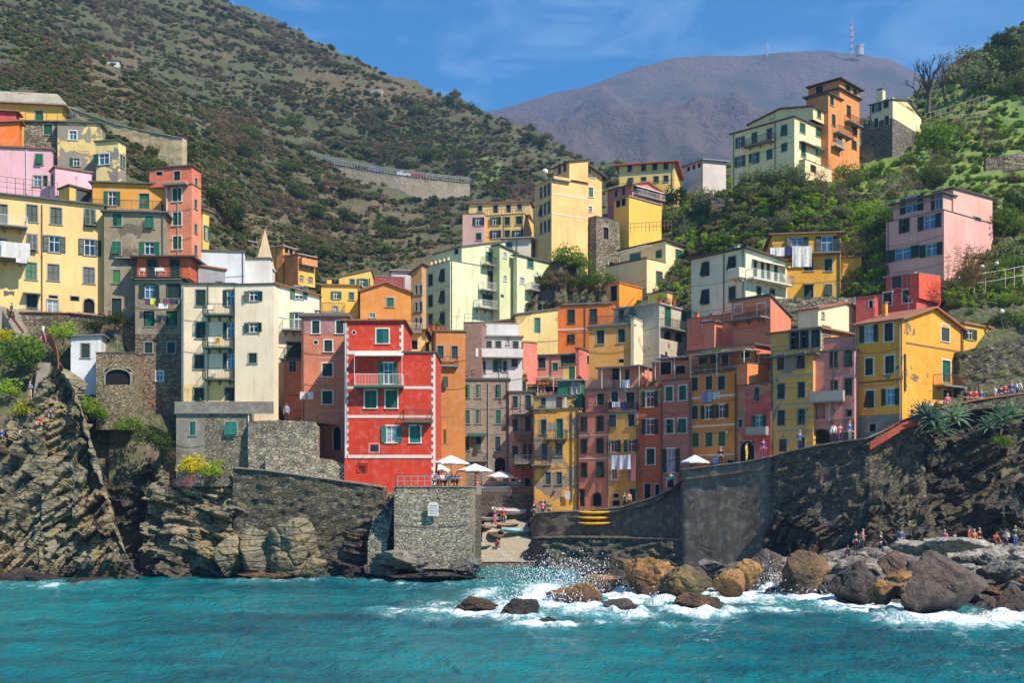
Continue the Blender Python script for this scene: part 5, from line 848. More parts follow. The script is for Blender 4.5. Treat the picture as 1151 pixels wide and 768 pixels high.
for a in [(583,691,47,34,66,BD,'dark wet boulder with white water running off it in the breakers',11),(621,701,33,14,62,BD,'flat dark boulder awash at the front of the surf',12),(534,681,52,18,68,BT,'low tan boulder awash at the left end of the surf',13),
 (646,673,64,33,73,BT,'rounded brown boulder swept by spray left of the square grey block',14),(697,683,40,20,69,BG,'small square grey-brown block standing in white water',15),(677,659,48,26,82,BT,'tan boulder behind the spray swept brown one',16),(671,643,48,16,90,BD,'long dark boulder under the sea wall',17),
 (733,650,62,44,80,BT,'largest ochre boulder with a pale vein in the middle of the breakwater',18),(771,656,62,40,76,rock((128,112,74),(84,74,52),.4,True,'olive_rock',1.6,.8,0),'big olive brown rounded boulder right of the largest ochre one',19),(788,679,56,21,69,BT,'low wide ochre boulder in front of the olive one',20),
 (819,656,40,32,77,BT,'ochre boulder wedged between the olive one and the egg shaped one',21),(843,646,31,34,82,BT,'egg shaped bright ochre boulder',22),(861,640,46,44,86,BD,'black wet boulder behind the egg shaped ochre one',23),(910,645,52,50,78,rock((124,98,62),(70,58,46),.5,True,'brown_rock',1.6,.3,0),'squat brown boulder with dark flank left of the dark slab',24),
 (965,656,66,50,73,BD,'tall dark slab of rock with a pale crown',25),(997,666,36,28,69,BT,'ochre streaked boulder at the foot of the dark slab',26),(1006,640,32,38,78,rock((126,96,84),(74,58,54),.3,True,'rust_rock',1.6,.1,0),'rust brown boulder left of the giant purple one',27),
 (1068,659,106,78,66,BP,'giant purple brown boulder with a flat sloping face',28),(1136,678,44,42,67,rock((136,104,78),(84,66,54),.4,True,'umber_rock',1.6,.2,0),'umber boulder cut by the right edge of the view',29),(1136,646,50,34,74,BG,'pale grey boulder above the umber one at the right edge',30),(1079,614,74,18,82,BW,'pale slab lying above the giant purple boulder',31),
 (1030,616,50,20,84,BW,'flat pale slab between the seated people and the giant boulder',32),(735,634,34,14,90,BG,'small grey boulder topped with white behind the largest ochre one',33),(800,637,30,16,88,BG,'small grey boulder below the concrete bastion',34),(700,634,26,14,94,BD,'small dark boulder under the sea wall beside the spray',36),
 (60,664,100,22,92,rock((104,72,66),(58,44,42),.2,True,'red_black_rock',1.6,.1,0),'low reddish black rock shelf at the foot of the pinnacle',37),(20,655,90,30,94,BD,'dark rock shelf at the left edge of the water',38),(300,650,70,12,96.5,BT,'low tan rock awash below the layered buttress',39),(388,652,24,6,97,BD,'little dark rock just above the water near the pier',40)]:
    boulder(*a[:5], a[5], a[6], a[7], cuts=14 if a[7] == 28 else 19, dep=.8)
# layered rocks at the pier foot
for i, a in enumerate([(455,632,90,26,95,'long flat dark ledge at the foot of the pier'),(470,608,100,20,97.5,'broad grey ledge under the pier wall'),(520,636,44,22,95,'dark block right of the long flat ledge'),(490,648,110,10,94.5,'lowest wet ledge of the pier rocks'),(428,642,40,18,96,'dark block at the left end of the pier rocks'),(505,616,54,26,96.2,'rounded grey rock leaning on the pier'),(467,597,22,14,96,'white block of stone on the ledge under the pier sign'),(430,612,44,26,98,'stepped rock below the stone steps'),(398,648,34,10,97,'low dark rock between pier and buttress')]):
    boulder(*a[:5], BW if 'white' in a[5] else (ROCKD if i % 2 else BG), a[5], 60+i, dep=.7, cuts=22)
for a in [(326,616,58,72,96.6,ROCKG,'big rounded outcrop with drooping layers in front of the dark stone sea wall',81),(290,622,46,66,97,ROCKG,'tall outcrop left of the drooping one below the sea wall',82),(352,640,30,26,96,ROCKG,'small rock right of the drooping outcrop',83),(255,628,40,50,97,ROCKG,'rounded outcrop at the foot of the layered buttress',84)]: boulder(*a[:5], a[5], a[6], a[7], dep=.9, cuts=24)
# rubble of the breakwater, random blocks on a hidden bed
bed_c = [(600,648,96,70),(700,640,97,72),(800,634,97,73),(880,624,95,74),(930,614,94,72),(960,610,93,71),(1020,607,93,68),(1080,604,94,67),(1151,603,95,66),(1400,598,100,64)]
def bed_z(px, Y):
    x = [c[0] for c in bed_c]; zb = CH+(HY-np.interp(px, x, [c[1] for c in bed_c]))/F*np.interp(px, x, [c[2] for c in bed_c]); y1 = np.interp(px, x, [c[2] for c in bed_c]); y0 = np.interp(px, x, [c[3] for c in bed_c])
    t = np.clip((Y-y0)/(y1-y0), -.6, 1.3); return np.where(t > 0, zb*np.clip(t, 0, 1)**.75-.5, t*4)-.3
us = np.arange(600, 1420, 5.0); ys = np.linspace(62, 108, 70); PX, YY = np.meshgrid(us, ys); ZZ = bed_z(PX, YY); XX = (PX-HX)/F*YY
ZZ += np.array([fbm(Vector((x*.5, y*.5, 2)), 4)*.5 for x, y in zip(XX.ravel(), YY.ravel())]).reshape(XX.shape); ZZ -= np.clip((650-PX)/40, 0, 1)*4
tag(link('rocks', grid_mesh('rocks', np.stack([XX, YY, ZZ], 2).reshape(-1, 3), len(us), len(ys), BG, False)), 'bed of broken stone under the breakwater boulders', 'rocks', kind='structure')
SMALL = [boulder_mesh(200+i, 4, m, 16) for i, m in enumerate([BW, BG, BG, BT, BD, BW])]
rr = random.Random(5)
for i in range(210):
    px = rr.uniform(875, 1230); k = rr.random(); y1 = np.interp(px, [c[0] for c in bed_c], [c[2] for c in bed_c]); y0 = np.interp(px, [c[0] for c in bed_c], [c[3] for c in bed_c]); Y = y0+6+(y1-y0-7)*k
    s = rr.uniform(.35, .9)*(1.5 if k < .3 else 1); pale = k > .45; me = rr.choice([SMALL[0], SMALL[1], SMALL[5], SMALL[1]] if pale else [SMALL[1], SMALL[3], SMALL[4], SMALL[2]])
    o = link('boulder', me); X = (px-HX)/F*Y; o.location = (X, Y, float(bed_z(px, Y))+s*.25); o.scale = (s*rr.uniform(.9, 1.5), s, s*rr.uniform(.5, .85)); o.rotation_euler = (rr.uniform(-.3, .3), rr.uniform(-.3, .3), rr.uniform(0, 6))
    tag(o, 'pale broken rock among the rubble where people sit' if pale else 'rough grey rock in the front of the breakwater rubble', 'boulder', 'pale rubble of the breakwater' if pale else 'grey rubble of the breakwater')
for i in range(44):
    px = rr.uniform(655, 885); k = rr.random(); Y = 80+14*k; s = rr.uniform(.4, 1.1); o = link('boulder', rr.choice([SMALL[3], SMALL[4], SMALL[2], SMALL[1]])); o.location = ((px-HX)/F*Y, Y, float(bed_z(px, Y))+s*.2); o.scale = (s*1.3, s, s*.8); o.rotation_euler = (rr.uniform(-.3, .3), rr.uniform(-.3, .3), rr.uniform(0, 6)); tag(o, 'small rock filling the gaps between the ochre boulders', 'boulder', 'small rocks between the ochre boulders')
    if k < .3: WATERLINE.append((o.location.x, o.location.y-.5, s, .8))
# ------------------------------------------------------------------ harbour walls
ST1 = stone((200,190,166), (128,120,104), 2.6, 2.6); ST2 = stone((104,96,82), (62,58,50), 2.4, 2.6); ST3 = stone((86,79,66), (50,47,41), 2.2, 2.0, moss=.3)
CONC = plaster((104,94,80), 1.0, .2, (80,76,68)); CONCD = plaster((98,94,86), 1.0, .2, (70,66,60))
def wall(name, label, pts, thick, mat, cap=None, cat='wall', bottom=-1.0, sub=1.0, rough=.12, lean=0.0):
    """a wall along (column, top row, distance) points; real coursed relief, thickness and coping"""
    A = [P(*p) for p in pts]; L = [0]
    for a, b in zip(A[:-1], A[1:]): L.append(L[-1]+math.hypot(b.x-a.x, b.y-a.y))
    n = max(6, int(L[-1]/.35)); s = np.linspace(0, L[-1], n); X = np.interp(s, L, [p.x for p in A]); Y = np.interp(s, L, [p.y for p in A]); Z = np.interp(s, L, [p.z for p in A]); bt = np.interp(s, L, bottom) if isinstance(bottom, (list, tuple)) else np.full(n, bottom)
    dx = np.gradient(X); dy = np.gradient(Y); l = np.hypot(dx, dy); nx, ny = dy/l, -dx/l; m = 26; V = np.zeros((m+2, n, 3))
    for j in range(m):
        t = j/(m-1); z = bt+(Z-bt)*t
        for i in range(n):
            d = (noise.noise(Vector((X[i]*1.4, Y[i]*1.4, z[i]*2.2)))+.5*noise.noise(Vector((X[i]*.3, Y[i]*.3, z[i]*.4))))*rough+lean*(1-t)
            V[j,i] = (X[i]+nx[i]*d, Y[i]+ny[i]*d, z[i]+(noise.noise(Vector((X[i]*2, Y[i]*2, 0)))*.05 if j == m-1 else 0))
    V[m] = V[m-1]; V[m,:,0] -= nx*thick; V[m,:,1] -= ny*thick; V[m+1] = V[m]; V[m+1,:,2] = bt
    W = np.zeros((m+2, n+2, 3)); W[:,1:-1] = V
    for j in range(m+2): W[j,0] = (V[j,0]+0); W[j,-1] = V[j,-1]
    mid0 = (V[:m,0]+0); 
    for j in range(m): W[j,0] = V[j,0]+np.array((-nx[0]*thick, -ny[0]*thick, 0)); W[j,-1] = V[j,-1]+np.array((-nx[-1]*thick, -ny[-1]*thick, 0))
    W[m,0] = V[m,0]; W[m,-1] = V[m,-1]; W[m+1,0] = V[m+1,0]; W[m+1,-1] = V[m+1,-1]
    o = link(name, grid_mesh(name, W.reshape(-1, 3), n+2, m+2, mat, mat.name.startswith('plaster'))); tag(o, label, cat)
    if cap is not None:
        b = MB()
        for i in range(n-1):
            q = [(X[k]+nx[k]*d, Y[k]+ny[k]*d, Z[k]+.02) for k, d in ((i, .18), (i+1, .18), (i+1, -thick-.05), (i, -thick-.05))]; b.prism(q, (0, 0, .1+.03*(i % 3 == 0)))
        b.build('coping', cap, o)
    return o
CAP = slate((150,144,130)); BRK = plain('brick_coping', (150,92,66), .85)
wall('retaining_wall', 'sunlit rubble block of wall left of the alley steps', [(279,474,101.6),(300,473,101.4),(330,473,101.3),(352,474,101.2),(357,480,101.2)], 3, ST1, rough=.2)
wall('retaining_wall', 'rubble wall with a curved falling top below the mauve house', [(298,513,100.6),(345,513,100.5),(372,517,100.4),(394,525,100.3),(412,536,100.2),(426,548,100),(434,560,99.8)], 3, ST1, rough=.22)
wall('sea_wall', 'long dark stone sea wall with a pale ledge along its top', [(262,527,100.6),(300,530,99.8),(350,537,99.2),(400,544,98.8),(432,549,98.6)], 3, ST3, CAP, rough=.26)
wall('retaining_wall', 'brick capped rubble wall under the big yellow house', [(22,352,108.5),(40,352,108.8),(80,353,109.4),(120,357,109.6),(152,364,109.5)], 1, stone((140,128,104),(88,80,68),2.4,2.2,red=.4,moss=.4), BRK, bottom=17.5)
# pier
pier = House('pier', 'square stone pier with a white sign below the diners terrace', 'pier', 443, 528, 536, 548, 640, 95, 4, ST1, roof='slab', roofm=CAP, over=.08, thick=.1); pier.finish()
SIGN = plain('sign_white', (214,212,204), .7); INK = plain('sign_ink', (92,90,92), .7)
def text(body, size, mat, M4, parent, name='lettering', ext=.004):
    cu = bpy.data.curves.new(name, 'FONT'); cu.body = body; cu.size = size; cu.extrude = ext; cu.align_x = 'CENTER'; cu.align_y = 'CENTER'
    o = bpy.data.objects.new(name, cu); COL.objects.link(o); bpy.context.view_layer.update(); dg = bpy.context.evaluated_depsgraph_get(); me = bpy.data.meshes.new_from_object(o.evaluated_get(dg)); bpy.data.objects.remove(o)
    me.materials.clear(); me.materials.append(mat); q = link(name, me, parent, M4); return q
t = empty('sign', P(487, 573, 94.75)); tag(t, 'white arched notice board with grey lettering on the stone pier', 'sign'); b = MB()
sw, sh = .92, 1.1; pts = [(-sw/2, 0, -sh/2), (sw/2, 0, -sh/2)]+[(sw/2*math.cos(a), 0, sh/2-.2+.3*math.sin(a)) for a in np.linspace(0, math.pi, 9)]; b.prism(pts, (0, .05, 0)); b.build('board', SIGN, t)
for k, (tx, zz) in enumerate((('MARINA', .3), ('PRIVATO', .08), ('ATTENZIONE', -.14), ('SCOGLI', -.36))): text(tx, .19, INK, Matrix.Translation((0, -.008, zz)) @ Matrix.Rotation(math.pi/2, 4, 'X'), t)
def steps(name, label, p0, p1, width, n, mat, cat='steps', dirx=True, rail=None, solid=1.2):
    p0, p1 = Vector(p0), Vector(p1); b = MB(); d = p1-p0; u = Vector((d.x, d.y, 0)).normalized(); sd_ = Vector((u.y, -u.x, 0)); run = Vector((d.x, d.y, 0)).length/n
    for k in range(n):
        a = p0+u*(run*k); z = p0.z+d.z*(k+1)/n; q = [a-sd_*width/2, a+sd_*width/2, a+sd_*width/2+u*run, a-sd_*width/2+u*run]; b.prism([(w_.x, w_.y, z-solid) for w_ in q], (0, 0, solid))
    o = b.build(name, mat); tag(o, label, cat)
    if rail:
        r = MB()
        for s in (-1, 1): r.path([p0+sd_*(s*width/2)+Vector((0, 0, .9)), p1+sd_*(s*width/2)+Vector((0, 0, .9))], .04)
        r.build('handrail', rail, o)
    return o
steps('stone_steps', 'worn stone steps climbing beside the pier to the red house', P(424, 612, 96.6), P(437, 549, 100.5), 1.7, 16, ST1, solid=2.6)
steps('stone_steps', 'stone steps climbing through bushes at the upper left', P(44, 452, 101.5), P(50, 408, 105), 1.1, 14, CAP, solid=1.0)
steps('stone_steps', 'brick edged flight of steps below the big yellow house', P(26, 378, 106), P(10, 350, 108.4), 1.4, 10, CAP, solid=1.2)
# right hand harbour wall
wall('sea_wall', 'long grey harbour wall below the row houses with kayaks hung on it', [(596,588,118.5),(604,578,117.2),(630,576,116),(660,575,115),(700,571,113.4),(735,560,111.5),(766,546,109.6)], 1.2, CONC, CAP, rough=.2)
wall('quay', 'low stone quay with a walkway in front of the harbour wall', [(598,606,113.5),(640,605,112.2),(700,606,110),(745,607,108.5),(775,608,107)], 3.5, ST2, ST2, rough=.3)
wall('sea_wall', 'tall stained concrete bastion in the middle of the harbour wall', [(764,540,109.5),(766,529,107.2),(800,525,105.8),(840,520,104.2),(866,514,103)], 4, CONC, CAP, rough=.1)
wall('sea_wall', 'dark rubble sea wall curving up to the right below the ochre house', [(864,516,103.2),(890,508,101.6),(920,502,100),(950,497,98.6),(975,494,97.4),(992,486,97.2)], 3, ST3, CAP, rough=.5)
wall('parapet_wall', 'stone parapet beside the footpath above the dark cliff', [(985,490,98),(1015,474,98),(1040,464,98.2),(1070,456,98.7),(1100,450,99.4),(1151,443,101),(1300,430,103.5)], .5, ST3, BRK, bottom=[11.5,12.8,14.0,14.5,15,15.5,16.5], rough=.15)
wall('retaining_wall', 'dark rubble wall under the red ochre stair parapet', [(968,500,98.2),(980,505,97.7),(998,496,97.6),(1015,487,97.8),(1040,476,98.3)], 1.5, stone((70,65,55),(40,38,34),2.0,1.8,moss=.4), rough=.6)
wall('retaining_wall', 'dark ivy grown wall behind the walkers on the right', [(1079,396,103.6),(1086,394,103.8),(1110,388,104.2),(1151,378,105.5),(1300,370,108)], 1, stone((62,60,48),(40,39,32),2,1.8,moss=.9), bottom=15.2, rough=.35)
b = MB(); A = [P(978,506,96.9), P(998,494,96.7), P(1015,484,96.8), P(1030,478,97)]
for a, c in zip(A[:-1], A[1:]): b.prism([a, c, c+Vector((0, 0, .65)), a+Vector((0, 0, .65))], (0, .25, 0))
tag(b.build('stair_parapet', plain('red_ochre', (170,72,44), .8)), 'red ochre parapet of the stair rising below the yellow house', 'parapet')
for lab, A in (('brick parapet curving up beside the left stair', [P(4,346,108.4), P(12,358,107.4), P(20,370,106.6), P(26,378,106)]), ('brick parapet arching over the left steps', [P(46,379,106.4), P(54,380,106), P(60,388,105.4), P(64,400,105), P(65,410,104.8)])):
    b = MB()
    for a, c in zip(A[:-1], A[1:]): b.prism([a-Vector((0,0,.5)), c-Vector((0,0,.5)), c+Vector((0,0,.5)), a+Vector((0,0,.5))], (0, .3, 0))
    tag(b.build('stair_parapet', BRK), lab, 'parapet')
# retaining walls on the hill
def hillwall(label, pts, hgt, mat, cap=None, thick=1.2):
    return wall('retaining_wall', label, pts, thick, mat, cap, bottom=[P(*p).z-hgt for p in pts], rough=.15)
RW = plaster((178,160,122), .9, .3, (150,130,96))
hillwall('tall stained road retaining wall on the hill above the upper left houses', [(70,118,176),(85,124,174),(130,140,172),(170,149,171),(206,156,170)], 7.5, RW, M['conc'])
rwl = hillwall('long concrete road wall across the middle of the left hill', [(350,176,345),(372,184,344),(410,191,343),(450,197,342),(490,202,343),(528,206,346)], 9.5, plaster((158,146,124), 1.0, .1, (120,110,92)), M['conc'], 2)
b = MB(); P0 = [P(x, y-.5, d-.4) for x, y, d in ((350,176,345),(372,184,344),(410,191,343),(450,197,342),(490,202,343),(528,206,346))]
b.path([p+Vector((0, 0, 1.5)) for p in P0], .14); b.path([p+Vector((0, 0, 1.0)) for p in P0], .14)
for i in range(60):
    t_ = i/59*5; k = min(4, int(t_)); p = P0[k].lerp(P0[k+1], t_-k); b.tube(p, p+Vector((0, 0, 1.5)), .1)
b.build('guard_rail', M['metal'], rwl)
for lab, pts, hh in (('short grey terrace wall among olive trees above the pale green house', [(806,246,150),(830,243,150),(874,238,151)], 3.0), ('dry stone terrace wall below the large cream house', [(800,222,152),(850,224,150),(880,220,150)], 2.2), ('dark terrace wall on the green slope at the right edge', [(1108,178,150),(1130,174,150),(1160,170,151)], 2.2), ('mossy terrace wall under the yellow mustard house', [(868,336,121),(920,334,120.5),(975,334,121)], 2.4), ('rough stone wall under the glasshouse frame beside the pink house', [(1062,352,112),(1090,350,112.5),(1112,346,113)], 3)):
    hillwall(lab, pts, hh, stone((150,142,122),(92,86,74),2,1.8,moss=.3), None, .8)
# slipway and small beach gear are laid between pier and quay
A, Bq, Cq, D = P(536,633,112.6), P(601,633,112.6), P(592,581,124), P(546,581,124); SLIP = plaster((150,140,122), 1.0)
n = 40; V = []; 
for j in range(n):
    t_ = j/(n-1); l, r = A.lerp(D, t_), Bq.lerp(Cq, t_)
    for i in range(9): q = l.lerp(r, i/8); V.append((q.x, q.y, q.z+fbm(q*.8, 3)*.02+(.09 if j % 3 == 0 else 0)))
tag(link('slipway', grid_mesh('slipway', np.array(V), 9, n, SLIP, False)), 'ribbed concrete slipway sloping into the water', 'slipway', kind='structure')
b = MB(); b.prism([A+Vector((0,0,-.03)), Bq+Vector((0,0,-.03)), Bq+Vector((0,0,-2)), A+Vector((0,0,-2))], (0, .5, 0)); tag(b.build('slipway_edge', CONCD), 'dark wet concrete edge at the foot of the slipway', 'kerb', kind='structure')
def sheet(name, label, cat, pts, mat, kind='structure'):
    b = MB(); b.quad(*pts); return tag(b.build(name, mat), label, cat, kind=kind)
PAVE = slate((140,132,118))
def strip(name, label, front, back, mat, lift=0.0):
    fr = [P(*p) for p in front]; bk = [P(*p) for p in back]; b = MB()
    for i in range(len(fr)-1): b.quad(fr[i]+Vector((0,0,lift)), fr[i+1]+Vector((0,0,lift)), bk[i+1]+Vector((0,0,lift)), bk[i]+Vector((0,0,lift)))
    tag(b.build(name, mat), label, name, kind='structure')
def flat(px, Y, z): return (px, HY-(z-CH)*F/Y, Y)
strip('pavement', 'harbour road in front of the row houses', [flat(596,118,5.0),flat(660,114.5,5.2),flat(735,111,6.6),flat(766,107,8.9),flat(866,102.8,9.9),flat(920,99.8,11.0),flat(975,97.3,11.7),flat(1015,98.2,13.6),flat(1080,98.8,15),flat(1300,103,16.6)], [flat(596,126,5.0),flat(660,122,5.2),flat(735,118,6.6),flat(766,116,8.9),flat(866,108,9.9),flat(920,105,11.0),flat(975,103,11.7),flat(1015,102,13.6),flat(1080,104,15),flat(1300,108,16.6)], PAVE)
b = MB(); zt_ = 7.5; q = [P(438,0,99.0), P(536,0,99.6), P(541,0,112), P(541,0,123.8), P(600,0,122.6), P(602,0,129), P(430,0,121)]; b.prism([(v.x, v.y, zt_-7) for v in q], (0, 0, 7)); tag(b.build('quay_terrace', ST2), 'stone quay terrace carrying the parasols', 'terrace', kind='structure')
b = MB(); x0 = -12; q = P(281,0,104)
tag(sheet('pavement', 'small courtyard at the mouth of the alley', 'pavement', [P(*flat(279,102,14.1)), P(*flat(357,102,14.1)), P(*flat(389,107,14.1)), P(*flat(279,109,14.1))], PAVE), kind='structure')
# cave mouth under the quay
b = MB(); c = P(603, 628, 113.0); n = 12
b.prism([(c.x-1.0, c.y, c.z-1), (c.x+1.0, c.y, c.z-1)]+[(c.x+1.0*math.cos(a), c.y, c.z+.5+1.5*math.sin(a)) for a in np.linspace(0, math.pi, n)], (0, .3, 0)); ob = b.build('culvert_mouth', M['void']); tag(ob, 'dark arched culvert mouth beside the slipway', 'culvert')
# ------------------------------------------------------------------ the sea sheet, surf and spray
def build_sea():
    us = np.concatenate([np.arange(-900, -60, 40), np.arange(-60, 1212, 3.2), np.arange(1212, 2100, 40)]); ys = np.geomspace(14, 135, 330); PX, Y = np.meshgrid(us, ys); X = (PX-HX)/F*Y; Z = np.zeros_like(X); r = np.random.default_rng(3)
    for k in range(26):
        wl = 1.2*1.22**k*.55; an = r.normal(1.45, .55); A = .012*wl**.85*.6; ph = r.uniform(0, 6.28); s = np.sin(2*math.pi/wl*(X*math.cos(an)+Y*math.sin(an))+ph+1.2*np.sin(X*.07*k+Y*.05)); Z += A*(1-np.abs(s))*1.6 if k % 2 else A*s
        if wl > 14: break
    Z *= .85
    fm = np.zeros_like(X); up = np.zeros_like(X)
    for (x, y, R, st) in WATERLINE:
        d = np.hypot((X-x), (Y-y)*.8)/R; side = np.clip((y-Y)/R*.5+.6, .25, 1)
        fm = np.maximum(fm, st*np.clip(1.55-d*.62, 0, 1)*side); up = np.maximum(up, st*np.exp(-(d-1.1)**2/.18)*.32)
    for (px, py, w, h, s) in SURF:
        c = at_water(px, py); rx = w/F*c.y/2; q0 = at_water(px, py+h/2); q1 = at_water(px, max(py-h/2, HY+20)); ry = abs(q1.y-q0.y)/2; d = np.hypot((X-c.x)/rx, (Y-c.y)/ry); fm = np.maximum(fm, s*np.clip(1.0-d, 0, 1)); up = np.maximum(up, .3*s*np.clip(1.1-d, 0, 1))
    nz = np.array([noise.noise(Vector((x*.9, y*.9, 0))) for x, y in zip(X.ravel(), Y.ravel())]).reshape(X.shape)
    fm = np.clip(fm, 0, 1); Z = Z+up*(.6+1.5*np.abs(nz))+fm*nz*.15
    me = grid_mesh('sea', np.stack([X, Y, Z], 2).reshape(-1, 3), len(us), len(ys), sea()); me.attributes.new('foam', 'FLOAT', 'POINT').data.foreach_set('value', fm.ravel().astype(np.float32))
    tag(link('sea', me), 'turquoise sea breaking white on the boulders', 'sea', kind='structure')
SURF = [(470,692,170,22,.8),(440,688,110,8,.6),(560,686,200,40,.8),(900,676,230,36,.8),(960,690,220,14,.75),(545,672,90,26,.8),(520,698,150,16,.75),(610,668,90,40,1.0),(655,690,150,20,1.0),(600,706,120,16,.95),(500,684,140,30,.55),(690,704,160,12,.6),(710,694,110,16,.95),(760,692,90,14,.8),(840,676,110,26,1.0),(890,668,90,22,1.0),(940,678,110,16,.95),(880,690,170,14,.8),(990,688,90,10,.85),(1060,697,110,8,.75),(1130,700,60,8,.8),(760,706,200,10,.4),(60,662,50,10,.75),(90,658,40,6,.6),(430,655,200,4,.45),(250,655,200,3,.4),(100,656,120,4,.4),(560,640,60,8,.5)]
build_sea()
fo = NT('sea_foam'); fo.bsdf((.88,.9,.91), .8, **{'Subsurface Weight': .0}); FOAM = fo.mat
def surge(label, px, py, Y, w, h, d, seed):       # a broken crest of white water
    c = P(px, py, Y); n, m = 90, 60; V = []; off = Vector((seed*7.1, seed*3.3, 0))
    for j in range(m):
        for i in range(n):
            u, v = i/(n-1)*2-1, j/(m-1)*2-1; r = min(1, math.hypot(u, v)); q = Vector((u*2.2, v*2.2, 0))+off; e = (1-r*r)*(.35+.8*abs(noise.noise(q*1.3))+.55*abs(noise.noise(q*3.7))+.35*abs(noise.noise(q*9))); V.append((c.x+u*w+.15*noise.noise(q*4), c.y+v*d, -.12+h*e*(1.25-.5*r)))
    tag(link('surf', grid_mesh('surf', np.array(V), n, m, FOAM, True)), label, 'surf', kind='stuff')
for k, a in enumerate([('white water heaped on the swept brown boulder',628,690,74,2.6,.95,1.4),('surf breaking left of the swept brown boulder',600,688,76.5,1.7,.9,1.0),('surf round the front dark boulder',560,698,68,2.0,.4,1.0),('surf behind the square block',700,690,76,2.4,.5,.9),('surge against the black boulder',868,664,84,1.8,.9,.9),('surf under the squat brown boulder',905,672,79,2.2,.45,.9),('surf running to the giant boulder',985,684,71,2.4,.35,.8),('surf before the ochre boulders',755,690,75,2.0,.4,.9)]): surge(*a, k)
rs = np.random.default_rng(9); oc = np.array([(1,0,0),(-1,0,0),(0,1,0),(0,-1,0),(0,0,1),(0,0,-1)], float); of = np.array([(0,2,4),(2,1,4),(1,3,4),(3,0,4),(2,0,5),(1,2,5),(3,1,5),(0,3,5)])
drops = []
for (px, py, Y, n, sx, sz) in ((622,655,75,2600,1.4,1.3),(640,640,80,1500,1.6,1.0),(600,668,70,1500,1.5,.6),(870,648,83,1400,.8,.9),(700,668,76,800,1.8,.45),(575,640,92,700,2.2,.9),(655,660,76,1500,1.2,.8),(900,662,78,800,1.5,.45)):
    c = P(px, py, Y)
    for _ in range(n):
        e = abs(rs.normal(0, 1)); drops.append((c.x+rs.normal(0, sx), c.y+rs.normal(0, sx*.6), max(.1, c.z-.5+rs.normal(0, sz)*.8), .012+.04*rs.random()**4))
D = np.array(drops); V = (D[:,None,:3]+oc[None]*D[:,None,3:4]).reshape(-1, 3); Q = (of[None]+(np.arange(len(D))*6)[:,None,None]).reshape(-1, 3)
tag(link('spray', raw_mesh('spray', V, Q, FOAM)), 'white spray thrown up where waves hit the boulders', 'spray', kind='stuff')
# ------------------------------------------------------------------ plants
def leaf_mat(name, a, b, dead=None):
    t = NT(name); p = t.pos(); rnd = t.n('ObjectInfo').outputs['Random']; n = t.noise(p, 1.3, 3); m = t.noise(p, .08, 3)
    f = t.math('ADD', t.math('MULTIPLY', rnd, .55), t.math('MULTIPLY', n, .6)); col = t.mix(t.ramp(f, .25, .85), lin(a), lin(b))
    if dead: col = t.mix(t.ramp(t.math('ADD', m, t.math('MULTIPLY', rnd, .35)), .6, .72), col, lin(dead))
    d = t.n('BsdfDiffuse', {'Color': col, 'Roughness': .6}); tr = t.n('BsdfTranslucent', {'Color': t.mix(1.0, col, (1.1, 1.15, .7), 'MULTIPLY')}); mx = t.n('MixShader', {0: .28, 1: d.outputs[0], 2: tr.outputs[0]})
    t.t.links.new(mx.outputs[0], t.out.inputs[0]); return t.mat
LF = dict(dark=leaf_mat('dark_evergreen_leaves', (54,72,34), (98,114,56)), mid=leaf_mat('green_leaves', (72,102,36), (126,150,62)), olive=leaf_mat('olive_leaves', (92,106,70), (146,152,112)), bright=leaf_mat('spring_leaves', (96,134,34), (152,176,56)),
 brown=leaf_mat('bare_twigs', (104,88,72), (150,130,106)), pale=leaf_mat('pale_blossom_twigs', (150,142,118), (196,190,168)), scrub=leaf_mat('scrub_leaves', (80,96,48), (134,140,80), (128,118,86)), hedge=leaf_mat('hedge_leaves', (62,96,30), (120,146,50)), yellow=leaf_mat('yellow_broom', (150,150,30), (206,190,50)), reed=leaf_mat('dry_reeds', (150,126,84), (196,172,120)), vine=leaf_mat('vine_rows', (92,130,44), (150,170,72), (124,116,72)), wood=leaf_mat('winter_twigs', (108,94,92), (130,114,110)), agave=leaf_mat('agave_leaves', (74,108,100), (150,170,140)), pink=leaf_mat('pink_blossom', (150,90,100), (196,130,120)))
BARK = plain('bark', (92,78,62), .9)
def foliage(seed, n=260, leaf=.15, lobes=7, flat=.8, low=.15, twig=False):
    r = np.random.default_rng(seed); c = r.normal(0, .42, (lobes, 3)); c[:,2] = np.abs(c[:,2])*.9+.35; R = r.uniform(.32, .6, lobes); k = r.integers(0, lobes, n)
    d = r.normal(0, 1, (n, 3)); d /= np.linalg.norm(d, axis=1, keepdims=True); p = c[k]+d*(R[k]*r.uniform(.55, 1.05, n)**.6)[:,None]; p[:,2] *= flat; p[:,2] = np.maximum(p[:,2], low*.2)
    a = r.normal(0, 1, (n, 3)); a /= np.linalg.norm(a, axis=1, keepdims=True); nrm = d+r.normal(0, .55, (n, 3)); b = np.cross(nrm, a); b /= np.linalg.norm(b, axis=1, keepdims=True)+1e-9; a = np.cross(b, nrm); a /= np.linalg.norm(a, axis=1, keepdims=True)+1e-9
    s = leaf*r.uniform(.6, 1.3, n)[:,None]; w = .12 if twig else .75; V = np.stack([p-a*s-b*s*w*.5, p+a*s*.2-b*s*w, p+a*s*1.1, p+b*s*w], 1).reshape(-1, 3); Q = np.arange(n*4).reshape(-1, 4); return V, Q
def plant_mesh(key, seed, **k): V, Q = foliage(seed, **k); return raw_mesh('crown', V, Q, LF[key])
